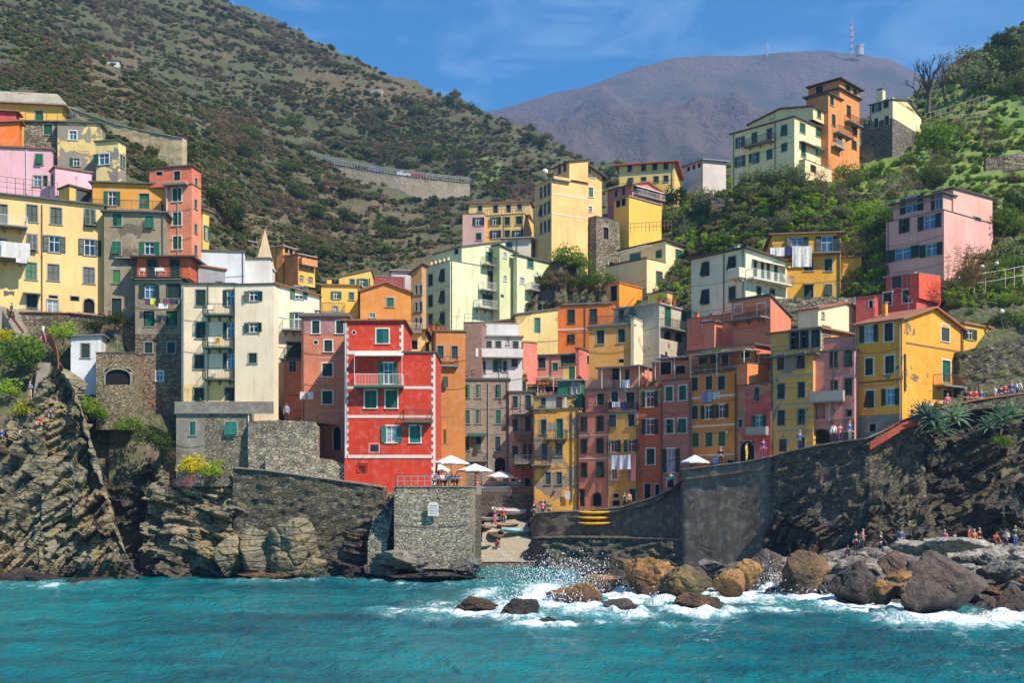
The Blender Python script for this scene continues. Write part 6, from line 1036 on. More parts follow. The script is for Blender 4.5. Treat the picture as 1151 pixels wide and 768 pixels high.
def scatter(name, label, cat, pts, meshes, kind='stuff'):
    """ground cover: points carrying size and turn, each given one of a few plants"""
    N = len(pts); A = np.array(pts); me = bpy.data.meshes.new(name); me.vertices.add(N); me.vertices.foreach_set('co', A[:,:3].astype(np.float32).ravel())
    r = np.random.default_rng(N)
    for nm, typ, v in (('size', 'FLOAT', A[:,3]), ('turn', 'FLOAT', r.uniform(0, 6.28, N)), ('pick', 'INT', r.integers(0, len(meshes), N))): me.attributes.new(nm, typ, 'POINT').data.foreach_set('value', v.astype(np.int32 if typ == 'INT' else np.float32))
    o = link(name, me); tag(o, label, cat, kind=kind); cl = bpy.data.collections.new(name+'_kinds')
    for i, m in enumerate(meshes): cl.objects.link(bpy.data.objects.new('%s_kind_%02d' % (name, i), m))
    g = bpy.data.node_groups.new(name+'_scatter', 'GeometryNodeTree'); g.interface.new_socket('Geometry', in_out='INPUT', socket_type='NodeSocketGeometry'); g.interface.new_socket('Geometry', in_out='OUTPUT', socket_type='NodeSocketGeometry'); nd = g.nodes
    gi, go = nd.new('NodeGroupInput'), nd.new('NodeGroupOutput'); m2p = nd.new('GeometryNodeMeshToPoints'); ip = nd.new('GeometryNodeInstanceOnPoints'); ci = nd.new('GeometryNodeCollectionInfo'); ci.inputs['Collection'].default_value = cl; ci.inputs['Separate Children'].default_value = True; ci.inputs['Reset Children'].default_value = True
    def at(n_, t_): x = nd.new('GeometryNodeInputNamedAttribute'); x.data_type = t_; x.inputs['Name'].default_value = n_; return x.outputs[0]
    cx = nd.new('ShaderNodeCombineXYZ'); L = g.links.new; L(at('turn', 'FLOAT'), cx.inputs[2]); L(gi.outputs[0], m2p.inputs[0]); L(m2p.outputs[0], ip.inputs['Points']); L(ci.outputs[0], ip.inputs['Instance']); ip.inputs['Pick Instance'].default_value = True
    L(at('pick', 'INT'), ip.inputs['Instance Index']); e2r = nd.new('FunctionNodeEulerToRotation'); L(cx.outputs[0], e2r.inputs[0]); L(e2r.outputs[0], ip.inputs['Rotation']); L(at('size', 'FLOAT'), ip.inputs['Scale']); L(ip.outputs[0], go.inputs[0])
    o.modifiers.new('scatter', 'NODES').node_group = g; return o
bpy.context.view_layer.update(); DG = bpy.context.evaluated_depsgraph_get()
def look(px, py):
    d = Vector(((px-HX)/F, 1, (HY-py)/F)).normalized(); ok, loc, nr, ix, ob, mt = SC.ray_cast(DG, Vector((0, 0, CH)), d); return (loc, ob.name.split('.')[0], ob) if ok else (None, '', None)
SCR = [plant_mesh('scrub', 300+i, n=260, leaf=.16, lobes=6+i, flat=.55) for i in range(4)]+[plant_mesh('dark', 310+i, n=260, leaf=.15, lobes=6, flat=.8) for i in range(2)]+[plant_mesh('brown', 320, n=260, leaf=.3, lobes=6, flat=.9, twig=True)]
BROWN = [plant_mesh('brown', 330+i, n=300, leaf=.3, lobes=7, flat=1.0, twig=True) for i in range(3)]+[plant_mesh('scrub', 335, n=170, leaf=.19, lobes=6)]
rs = np.random.default_rng(21); P1, P2, P3, P4 = [], [], [], []
def bare_at(px, py): return max(float(bump2(px, py, cx, cy, rx, ry)) for cx, cy, rx, ry in ((125,85,50,28),(345,212,50,18),(400,250,95,32),(460,285,50,24),(325,262,75,34),(575,190,34,18),(400,100,100,24)))
n_try = 0
while n_try < 34000:
    n_try += 1; px, py = rs.uniform(-30, 1180), rs.uniform(-10, 345); l, nm, _ = look(px, py)
    if nm != 'hillside': continue
    Y = l.y; nz = noise.noise(Vector((px*.018, py*.03, 4)))+.5*noise.noise(Vector((px*.06, py*.08, 1)))
    if px < 690 and Y > 140:
        bb = bare_at(px, py)
        if bb > .3 and rs.random() < .5*min(1, bb*1.5): continue
        if rs.random() < .06-nz*.25: continue
        st_ = 6.0 if Y > 300 else 3.4; fz = (l.z+1.5*noise.noise(Vector((l.x*.03, l.y*.03, 0))))/st_
        if noise.noise(Vector((px*.008, py*.012, 7))) > -.25 and (fz-math.floor(fz)) > .5: continue
        s = Y/F*rs.uniform(2.4, 5.4)*(.8 if Y > 330 else 1.1)*(1.3 if nz > .25 else 1.0)*(1.4 if py > 130 and 150 < px < 430 and py < 240 else 1)
        (P2 if noise.noise(Vector((px*.011, py*.017, 9))) > .3 else P1).append((l.x, l.y, l.z-s*.12, s))
    else:
        gz = float(bump2(px, py, 1070, 165, 150, 75))
        if rs.random() < (.93 if gz > .1 else .45): continue
        s = min(1.1, Y/F*rs.uniform(3.5, 7.5)); P3.append((l.x, l.y, l.z-s*.1, s))
for _ in range(6500):       # vines and vegetables in rows along the green terraces
    px, py = rs.uniform(690, 1180), rs.uniform(105, 340); l, nm, _o = look(px, py)
    fz = (l.z if nm == 'hillside' else 0)/3.0
    if nm == 'hillside' and l.y < 215 and (fz-math.floor(fz) < .55 or rs.random() < .15): P4.append((l.x, l.y, l.z-.05, rs.uniform(.22, .55)))
def thicken(pts, n, j, f):      # each sprig stands among smaller neighbours
    A = np.array(pts); B = np.repeat(A, n, 0); r = np.random.default_rng(5); B[:,0] += r.normal(0, 1, len(B))*B[:,1]/F*j*2.2; B[:,1] += r.normal(0, 1, len(B))*B[:,1]/F*j; B[:,3] *= r.uniform(.45, 1.0, len(B))*f; B[:,2] = tz(B[:,0], B[:,1])-B[:,3]*.1
    return np.concatenate([A, B[(B[:,1] > 150)]]).tolist()
P1 = thicken(P1, 3, 4.5, .8); P2 = thicken(P2, 2, 4.5, .8)
scatter('scrub', 'dense green maquis scrub over the hills', 'scrub', P1, SCR); scatter('dry_scrub', 'brown leafless scrub in the folds of the left hill', 'scrub', P2, BROWN)
scatter('undergrowth', 'mixed undergrowth between the houses on the right slope', 'undergrowth', P3, [plant_mesh('mid', 340, n=200, leaf=.2), plant_mesh('bright', 341, n=200, leaf=.2), plant_mesh('olive', 342, n=200, leaf=.2), plant_mesh('brown', 343, n=220, leaf=.3, twig=True), plant_mesh('scrub', 344, n=200, leaf=.2)])
scatter('terrace_crops', 'low green crops and grass on the hill terraces', 'crops', P4, [plant_mesh('vine', 350, n=70, leaf=.3, flat=.8), plant_mesh('bright', 351, n=70, leaf=.3, flat=.7), plant_mesh('vine', 352, n=70, leaf=.3, flat=.9)])
# ---- single trees and shrubs
def trunk_mesh(seed, h=1.0, levels=3, r0=.07, spread=.6, n0=4):
    r = random.Random(seed); b = MB()
    def grow(p, d, L, rad, lv):
        q = p+d*L; b.tube(p, q, rad, rad*.65, 5 if lv == levels else 3, cap=False)
        if lv == 0: return
        for _ in range(n0 if lv < levels else n0+1):
            a = Vector((r.gauss(0, 1), r.gauss(0, 1), r.gauss(.25, .6))).normalized(); grow(p.lerp(q, r.uniform(.55, 1)), (d+a*spread).normalized(), L*r.uniform(.55, .8), rad*.55, lv-1)
    grow(Vector((0, 0, 0)), Vector((r.uniform(-.1, .1), r.uniform(-.1, .1), 1)), h*.36, r0, levels); return b.mesh('trunk', BARK)
TRK = [trunk_mesh(i, 1.0, 2, .06, .7, 3) for i in range(3)]; BARE = [trunk_mesh(20+i, 1.25, 4, .045, .62, 3) for i in range(3)]
CR = {k: [plant_mesh(k, 400+i*7+j, n=950, leaf=.07, lobes=12, flat=fl, twig=tw) for j in range(2)] for i, (k, fl, tw) in enumerate([('dark', .95, 0), ('mid', .85, 0), ('olive', .85, 0), ('bright', .8, 0), ('brown', .9, 1), ('pale', .8, 1), ('hedge', .7, 0), ('yellow', .7, 0), ('pink', .8, 1)])}
def shrub(px, py, hpx, kind, label, group=None, name='shrub', wide=1.0, ymin=100, trunk=True, Y=None):
    loc = hit(px, py, ymin) if Y is None else P(px, py, Y); s = hpx/F*loc.y/1.15; o = empty(name, loc-Vector((0, 0, .1)), random.uniform(0, 6)); tag(o, label, name.replace('_', ' '), group)
    c = link('crown', random.choice(CR[kind]), o); c.scale = (s*wide, s*wide, s); c.location.z = s*.12 if trunk else -.05
    if trunk: t = link('trunk', random.choice(TRK), o); t.scale = (s, s, s)
    return o
for a in [(740,222,22,'olive','grey olive tree right of the pink gabled house'),(757,236,22,'dark','dark bushy tree right of the yellow garage block'),(722,256,30,'mid','leafy green tree in front of the yellow garage block'),(748,262,24,'olive','grey green tree right of the leafy one by the garage block'),(785,238,20,'olive','olive tree halfway between garage block and terrace wall'),
 (925,228,36,'brown','big leafless brown tree under the tall orange house'),(958,205,20,'mid','green bush at the corner of the tall orange house'),(1008,222,26,'pale','pale blossoming shrub above the pink four storey house'),(985,238,20,'pale','smaller pale shrub left of the pale blossoming one'),(1050,172,30,'bright','yellow green leafy tree on the green terraces'),(1078,160,26,'brown','leafless brown bush beside the yellow green tree'),(1042,210,22,'dark','dark green tree top just over the pink four storey roof'),(1075,95,34,'brown','russet leafless tree beside the tall bare one on the skyline'),(1098,100,30,'olive','grey green tree right of the russet one'),(1125,88,30,'dark','dark oak on the slope at the right edge'),
 (645,300,22,'mid','green creeper bank below the stone barn'),(840,272,14,'hedge','long bright hedge under the short grey terrace wall'),(812,278,16,'hedge','rounded hedge left of the long bright hedge'),(990,262,26,'mid','green shrub left of the pink four storey house'),(975,250,22,'bright','yellow green shrub above the mustard yellow house'),
 (1128,262,26,'mid','green shrub right of the pink four storey house'),(1138,300,30,'olive','grey shrub at the right edge beside the pink house'),(1143,240,22,'dark','dark shrub on the terrace at the right edge'),(960,300,30,'brown','brown leafless bush between mustard house and pink house'),(960,330,14,'brown','low brown bush below the mustard yellow house')]: shrub(*a, wide=1.25 if 'hedge' in a[4] else 1.0)
for a, Y in [((18,412,34,'mid','wide green bush beside the steps at the upper left'),103),((36,394,20,'mid','green bush between steps and brick wall on the left'),104),((8,443,18,'bright','yellow green bush beside the left viewpoint'),101.5),((6,385,18,'yellow','yellow flowered bush at the left edge'),105),((30,465,18,'yellow','yellow broom at the feet of the left sightseers'),101),((218,530,22,'yellow','yellow broom at the foot of the terrace block'),101.6),((238,534,18,'bright','yellow green bush right of the broom'),101.4),((112,470,14,'bright','yellow green growth on the recessed rock'),104),((140,482,18,'mid','green growth in the cleft of the cliff'),103.5),((165,500,22,'dark','dark bush on the recessed cliff'),103.3),((185,505,22,'dark','dark bush below the stone tower'),103.4),((205,520,20,'brown','dry bush left of the broom'),102.4),((69,380,20,'bright','pale spiky plant by the brick stair curve'),106),((60,365,14,'brown','dry tuft over the brick capped wall'),108),((130,365,16,'dark','dark creeper on the brick capped wall'),108.5),((105,372,14,'dark','dark creeper above the white hut'),108.8),((210,547,20,'pink','pink heather hanging under the broom'),101),((98,462,20,'mid','green tuft on the shoulder of the pinnacle'),101.5),((1128,500,14,'mid','green tuft on the dark cliff'),98.4)]: shrub(*a, trunk=False, Y=Y, ymin=95)
o = empty('bare_tree', hit(1043, 128)); tag(o, 'tall leafless tree standing against the sky at the right', 'tree'); t = link('trunk', BARE[0], o); s = 62/F*o.location.y; t.scale = (s, s, s)
for i, (px, py, h) in enumerate([(1062,112,40),(1030,118,36)]): o = empty('bare_tree', hit(px, py)); tag(o, ['smaller leafless tree right of the tall one', 'smaller leafless tree left of the tall one'][i], 'tree'); t = link('trunk', BARE[1+i], o); s = h/F*o.location.y; t.scale = (s, s, s)
# palm
o = empty('palm_tree', hit(884, 238)); tag(o, 'small palm tree below the olive trees', 'palm'); s = 30/F*o.location.y; b = MB(); b.tube((0, 0, 0), (0, 0, s*.75), .16, .12, 8); b.build('trunk', BARK, o); b = MB()
for k in range(26):
    a = k*2.4; e = .9-1.3*(k/26); p = Vector((0, 0, s*.75)); d = Vector((math.cos(a)*math.cos(e), math.sin(a)*math.cos(e), math.sin(e))); w_ = Vector((-math.sin(a), math.cos(a), 0))
    for j in range(5):
        q = p+d*s*.11; w0, w1 = .16*(1-j/5.5), .16*(1-(j+1)/5.5); b.quad(p-w_*w0, p+w_*w0, q+w_*w1, q-w_*w1); p = q; d = (d-Vector((0, 0, .16))).normalized()
b.build('fronds', LF['mid'], o)
def shrub2(px, top, Y, kind, label, wide=1.0, name='shrub', group=None):      # rooted on the ground at a known distance, grown to a surveyed top
    X = (px-HX)/F*Y; z = tz1(X, Y); h = min(CH+(HY-top)/F*Y-z, 19/F*Y); shrub(px, HY-(z-CH)*F/Y, h/Y*F, kind, label, group, name, wide, Y=Y)
for a in [(893,168,143.5,'olive','silver green olive tree in front of the large cream house'),(868,184,144.5,'olive','second olive tree just below the large cream house, left of the first'),(846,190,146,'olive','small olive tree under the left half of the large cream house'),(922,188,142,'brown','leafless tree below the corner of the large cream house'),(626,306,146,'mid','green bush right of the lime green wing'),(640,300,147,'dark','dark bush right of the low whitewashed house'),(632,292,148.5,'brown','russet shrub at the foot of the tallest yellow house'),(650,288,149,'mid','green creeper bank left of the stone barn'),(655,308,144.5,'hedge','clipped bright hedge left of the cream terrace house'),(672,302,145,'mid','green bush above the burnt orange house'),(1106,362,108.5,'dark','dark bush over the walkers'),(1126,352,109,'dark','dark shrub above the ivy wall at the right'),(1145,350,109.5,'mid','green shrub above the right end of the ivy wall'),(1092,345,110.5,'mid','green shrub under the pink side wall')]: shrub2(*a)
zones = [('olive','grey green shrub on the middle slope','shrubs of the middle slope',700,960,205,300,26,(8,15)),('mid','leafy green shrub on the right slope','green shrubs of the right slope',960,1160,200,350,22,(8,16)),('brown','leafless shrub on the garden terraces','leafless garden shrubs',690,1150,150,330,22,(9,18)),('dark','dark evergreen shrub on the upper right ridge','evergreens on the right ridge',1060,1160,45,115,20,(10,18)),('hedge','low clipped hedge on the green terraces','terrace hedges',960,1150,130,220,16,(5,9)),('dark','dark round tree on the lower left hill','dark trees on the left hill',150,520,120,290,40,(9,17))]
for kind, lab, grp, x0, x1, y0, y1, n, (h0, h1) in zones:
    k = 0; tries = 0
    while k < n and tries < 600:
        tries += 1; px, py = random.uniform(x0, x1), random.uniform(y0, y1); l, nm, _ = look(px, py)
        if nm != 'hillside': continue
        shrub(px, py, random.uniform(h0, h1), kind, lab, grp, 'shrub' if kind != 'dark' or 'ridge' in grp else 'tree', ymin=l.y-8); k += 1
for i in range(26):      # pines along the left skyline
    px = random.uniform(500, 690); sil = np.interp(px, [430,545,620,680], [88,128,166,192]); l, nm, _ = look(px, sil+7)
    if nm == 'hillside': shrub(px, sil+8, random.uniform(7, 13), 'dark', 'dark pine on the crest of the left hill', 'pines on the left crest', 'pine_tree', .7, l.y-10)
# reeds by the pink house, agaves over the cliff
o = empty('reeds', P(1086, 322, 111)); tag(o, 'tall dry reeds in front of the pink side wall', 'reeds'); b = MB(); r = random.Random(4)
for k in range(90):
    p = Vector((r.gauss(0, 1.0), r.gauss(0, .4), 0)); d = Vector((r.gauss(.12, .2), r.gauss(0, .15), 1)).normalized(); L = r.uniform(1.2, 4.6); q = p+d*L; b.tube(p, q, .03, .015, 3, cap=False)
    for j in range(7):
        t_ = r.uniform(.3, 1); c = p.lerp(q, t_); e = Vector((r.gauss(0, 1), r.gauss(0, 1), r.uniform(-.3, .6))).normalized(); b.quad(c, c+e*.25+Vector((0, 0, .05)), c+e*.5, c+e*.25-Vector((0, 0, .04)))
b.build('stems', LF['reed'], o)
def agave_mesh(seed, n=34):
    r = random.Random(seed); b = MB()
    for k in range(n):
        a = k*2.4+r.uniform(-.2, .2); e = 1.35-1.5*k/n; d = Vector((math.cos(a)*math.cos(e), math.sin(a)*math.cos(e), math.sin(e))); w_ = Vector((-math.sin(a), math.cos(a), 0)); p = Vector((0, 0, .1))
        for j in range(5):
            q = p+d*.26; w0, w1 = (.1, .13, .12, .1, .06)[j], (.13, .12, .1, .06, .005)[j]; u = d.cross(w_)*.04; b.quad(p-w_*w0-u, p, q, q-w_*w1-u); b.quad(p, p+w_*w0-u, q+w_*w1-u, q); p = q; d = (d-Vector((0, 0, .12+.02*j))).normalized()
    return b.mesh('leaves', LF['agave'])
AG = [agave_mesh(i) for i in range(3)]
for i, (px, py, Y, s, lab) in enumerate([(1046,474,96.6,1.5,'large agave spilling over the cliff below the yellow house'),(1072,472,97,1.35,'second large agave right of the first on the cliff edge'),(1056,486,96.2,1.1,'agave hanging lower between the two large ones'),(1126,474,98,1.4,'agave clump on the cliff at the right'),(1140,466,98.6,1.2,'agave nearest the right edge'),(1112,482,97.6,1.0,'pale agave left of the right hand clump'),(1036,466,97.2,1.0,'small agave at the left of the clifftop clump')]):
    o = empty('agave', P(px, py, Y)); tag(o, lab, 'agave'); q = link('leaves', AG[i % 3], o); q.scale = (s, s, s); q.rotation_euler = (.25, 0, i)
# ------------------------------------------------------------------ people
SKIN = plain('skin', (196,150,122), .6); HAIRS = [plain('dark_hair', (40,30,24), .6), plain('brown_hair', (92,66,44), .6), plain('fair_hair', (176,146,96), .6), plain('grey_hair', (150,146,140), .6)]; SHOE = plain('shoe', (50,46,44), .6)
def skin_mesh(nodes, edges, name, mat, sub=1):
    me = bpy.data.meshes.new(name); me.from_pydata([n[0] for n in nodes], edges, []); o = bpy.data.objects.new(name, me); COL.objects.link(o); md = o.modifiers.new('s', 'SKIN')
    for i, n in enumerate(nodes): me.skin_vertices[0].data[i].radius = (n[1], n[2] if len(n) > 2 else n[1]); me.skin_vertices[0].data[i].use_root = i == 0
    s = o.modifiers.new('d', 'SUBSURF'); s.levels = sub; bpy.context.view_layer.update(); dg = bpy.context.evaluated_depsgraph_get(); r = bpy.data.meshes.new_from_object(o.evaluated_get(dg)); bpy.data.objects.remove(o); r.name = name; r.materials.clear(); r.materials.append(mat)
    r.polygons.foreach_set('use_smooth', [True]*len(r.polygons)); return r
def person_meshes(pose):
    """joints for one pose, facing -Y; returns body, shirt, trousers, hair, shoes meshes"""
    V = Vector; pel = V((0, 0, .95)); lean = pose.get('lean', 0); dz = 0
    if pose.get('sit'): pel = V((0, 0, .12))
    sp = pel+V((0, -lean*.25, .25)); ch = pel+V((0, -lean*.6, .45)); nk = pel+V((0, -lean*.75, .57)); hd = nk+V((0, -.02-lean*.12, .09)); tp = hd+V((0, -.01, .13))
    j = {}
    for s, n in ((-1, 'l'), (1, 'r')):
        sh = ch+V((s*.18, 0, .02)); arm = pose.get('arm_'+n, 'down')
        if arm == 'down': el, wr = sh+V((s*.06, .03, -.28)), sh+V((s*.07, -.06, -.52))
        elif arm == 'bent': el, wr = sh+V((s*.08, .04, -.27)), sh+V((-s*.02, -.24, -.22))
        elif arm == 'up': el, wr = sh+V((s*.1, -.18, -.16)), sh+V((-s*.06, -.28, .1))
        elif arm == 'back': el, wr = sh+V((s*.06, .14, -.26)), sh+V((s*.06, .1, -.5))
        else: el, wr = sh+V((s*.05, -.12, -.25)), sh+V((0, -.32, -.42))
        hp = pel+V((s*.09, 0, -.03)); lg = pose.get('leg_'+n, 'straight')
        if lg == 'straight': kn, an, to = hp+V((s*.01, -.02, -.43)), hp+V((s*.015, .03, -.85)), hp+V((s*.03, -.13, -.895))
        elif lg == 'fwd': kn, an, to = hp+V((0, -.2, -.39)), hp+V((0, -.26, -.82)), hp+V((.0, -.43, -.86))
        elif lg == 'rear': kn, an, to = hp+V((0, .08, -.43)), hp+V((0, .34, -.78)), hp+V((0, .22, -.88))
        elif lg == 'sit': kn, an, to = hp+V((s*.06, -.42, .06)), hp+V((s*.05, -.5, -.34)), hp+V((s*.06, -.66, -.38))
        else: kn, an, to = hp+V((s*.05, -.34, .3)), hp+V((s*.05, -.42, -.06)), hp+V((s*.05, -.6, -.08))
        j[n] = (sh, el, wr, hp, kn, an, to)
    N = [(pel, .13, .1), (sp, .12, .09), (ch, .14, .09), (nk, .052), (hd, .085, .095), (tp, .075, .085)]; E = [(0, 1), (1, 2), (2, 3), (3, 4), (4, 5)]; fb = MB()
    for n in 'lr':
        sh, el, wr, hp, kn, an, to = j[n]; i = len(N); ha = wr+(wr-el).normalized()*.09; N += [(sh, .06), (el, .043), (wr, .03), (ha, .036, .018)]; E += [(2, i), (i, i+1), (i+1, i+2), (i+2, i+3)]; i = len(N)
        N += [(hp, .085), (kn, .058), (an, .04), (to, .04, .03)]; E += [(0, i), (i, i+1), (i+1, i+2), (i+2, i+3)]
        d = (ha-el).normalized(); sd_ = d.cross(V((0, 1, 0))).normalized() if abs(d.y) < .9 else V((1, 0, 0))
        for k, L in enumerate((.06, .075, .08, .07)): p = ha+sd_*(k-1.5)*.018+d*.01; q = p+d*L*.55; fb.tube(p, q, .009, .008, 5); fb.tube(q, q+(d+V((0, -.5, -.1))).normalized()*L*.45, .008, .006, 5)
        p = wr+d*.03+sd_*.03; fb.tube(p, p+(d+sd_*.9).normalized()*.06, .01, .008, 5)
    body = skin_mesh(N, E, 'body', SKIN); bm = bmesh.new(); bm.from_mesh(body)
    nose = MB(); nose.tube(hd+V((0, -.085, .035)), hd+V((0, -.112, -.005)), .008, .016, 5); nose.tube(hd+V((-.025, -.088, -.04)), hd+V((.025, -.088, -.04)), .006, .006, 4)
    for s in (-1, 1): nose.ball(hd+V((s*.085, .0, .01)), .022, 6, 4); nose.ball(hd+V((s*.03, -.083, .03)), .012, 6, 4)
    for m in (fb, nose): t_ = m.mesh('t', SKIN); bm.from_mesh(t_); bpy.data.meshes.remove(t_)
    bm.to_mesh(body); bm.free(); body.polygons.foreach_set('use_smooth', [True]*len(body.polygons))
    N = [(pel+V((0, 0, .03)), .152, .12), (sp, .14, .11), (ch, .158, .11), (nk-V((0, 0, .03)), .07)]; E = [(0, 1), (1, 2), (2, 3)]
    for n in 'lr': sh, el, wr = j[n][:3]; i = len(N); q = el.lerp(wr, pose.get('sleeve', .75)); N += [(sh, .075), (el, .06), (q, .048)]; E += [(2, i), (i, i+1), (i+1, i+2)]
    shirt = skin_mesh(N, E, 'shirt', SKIN); N = [(pel+V((0, 0, .04)), .15, .118), (pel-V((0, 0, .02)), .14, .118)]; E = [(0, 1)]
    for n in 'lr': hp, kn, an = j[n][3:6]; i = len(N); q = kn.lerp(an, pose.get('leg', .92)); N += [(hp, .1), (kn, .075), (q, .062)]; E += [(1, i), (i, i+1), (i+1, i+2)]
    tr = skin_mesh(N, E, 'trousers', SKIN); b = MB(); b.ball(tp-V((0, -.018, .03)), .105, 10, 7, 0, .95)
    if pose.get('long'): b.ball(hd+V((0, .07, -.06)), .08, 8, 6, 0, 1.6)
    hair = b.mesh('hair', HAIRS[0], True); b = MB()
    for n in 'lr': an, to = j[n][5:7]; b.tube(an+V((0, .03, -.03)), to+V((0, -.03, 0)), .055, .045, 7)
    return body, shirt, tr, hair, b.mesh('shoes', SHOE, True)
POSES = dict(stand=dict(), phone=dict(arm_l='up', arm_r='up', long=1), hold=dict(arm_l='bent', arm_r='bent'), walk=dict(leg_l='fwd', leg_r='rear', arm_l='back', arm_r='fwd'), hip=dict(arm_l='bent', long=1, sleeve=.2), sit=dict(sit=1, leg_l='crouch', leg_r='crouch', arm_l='fwd', arm_r='fwd', lean=.25), chair=dict(sit=1, leg_l='sit', leg_r='sit', arm_l='bent', arm_r='bent', lean=.1), leanf=dict(lean=.35, arm_l='fwd', arm_r='fwd'), shorts=dict(leg=.0, sleeve=.1, arm_r='bent'))
PM_ = {}
def mcol(c): return plain('cloth', c, .8)
def person(loc, face, pose, shirt, legs, label, hair=0, h=1.0):
    if pose not in PM_: PM_[pose] = person_meshes(POSES[pose])
    o = empty('person', loc, math.radians(face)); o.scale = (h, h, h); tag(o, label, 'person')
    for nm, me, mt in zip(('body', 'shirt', 'trousers', 'hair', 'shoes'), PM_[pose], (SKIN, mcol(shirt), mcol(legs), HAIRS[hair], SHOE)):
        if nm == 'body': c = link(nm, me, o); continue
        c = link(nm, me, o); c.material_slots[0].link = 'OBJECT'; c.material_slots[0].material = mt
NAVY, WHT, RED_, BLK, BLU, PNK_, GRN, YLW, GRY, TEA, PUR, BEI = (34,42,74), (226,224,220), (190,36,44), (32,32,36), (60,100,168), (214,110,140), (30,110,70), (222,190,60), (120,124,128), (40,140,150), (110,50,120), (190,166,130)
bpy.context.view_layer.update(); DG = bpy.context.evaluated_depsgraph_get()
def foot(px, py, Y, up=2.5):       # rest on whatever stands under this spot
    p = P(px, py, Y); ok, loc, n, i, ob, m = SC.ray_cast(DG, p+Vector((0, 0, up)), Vector((0, 0, -1))); return loc if ok and p.z-3.5 < loc.z else p
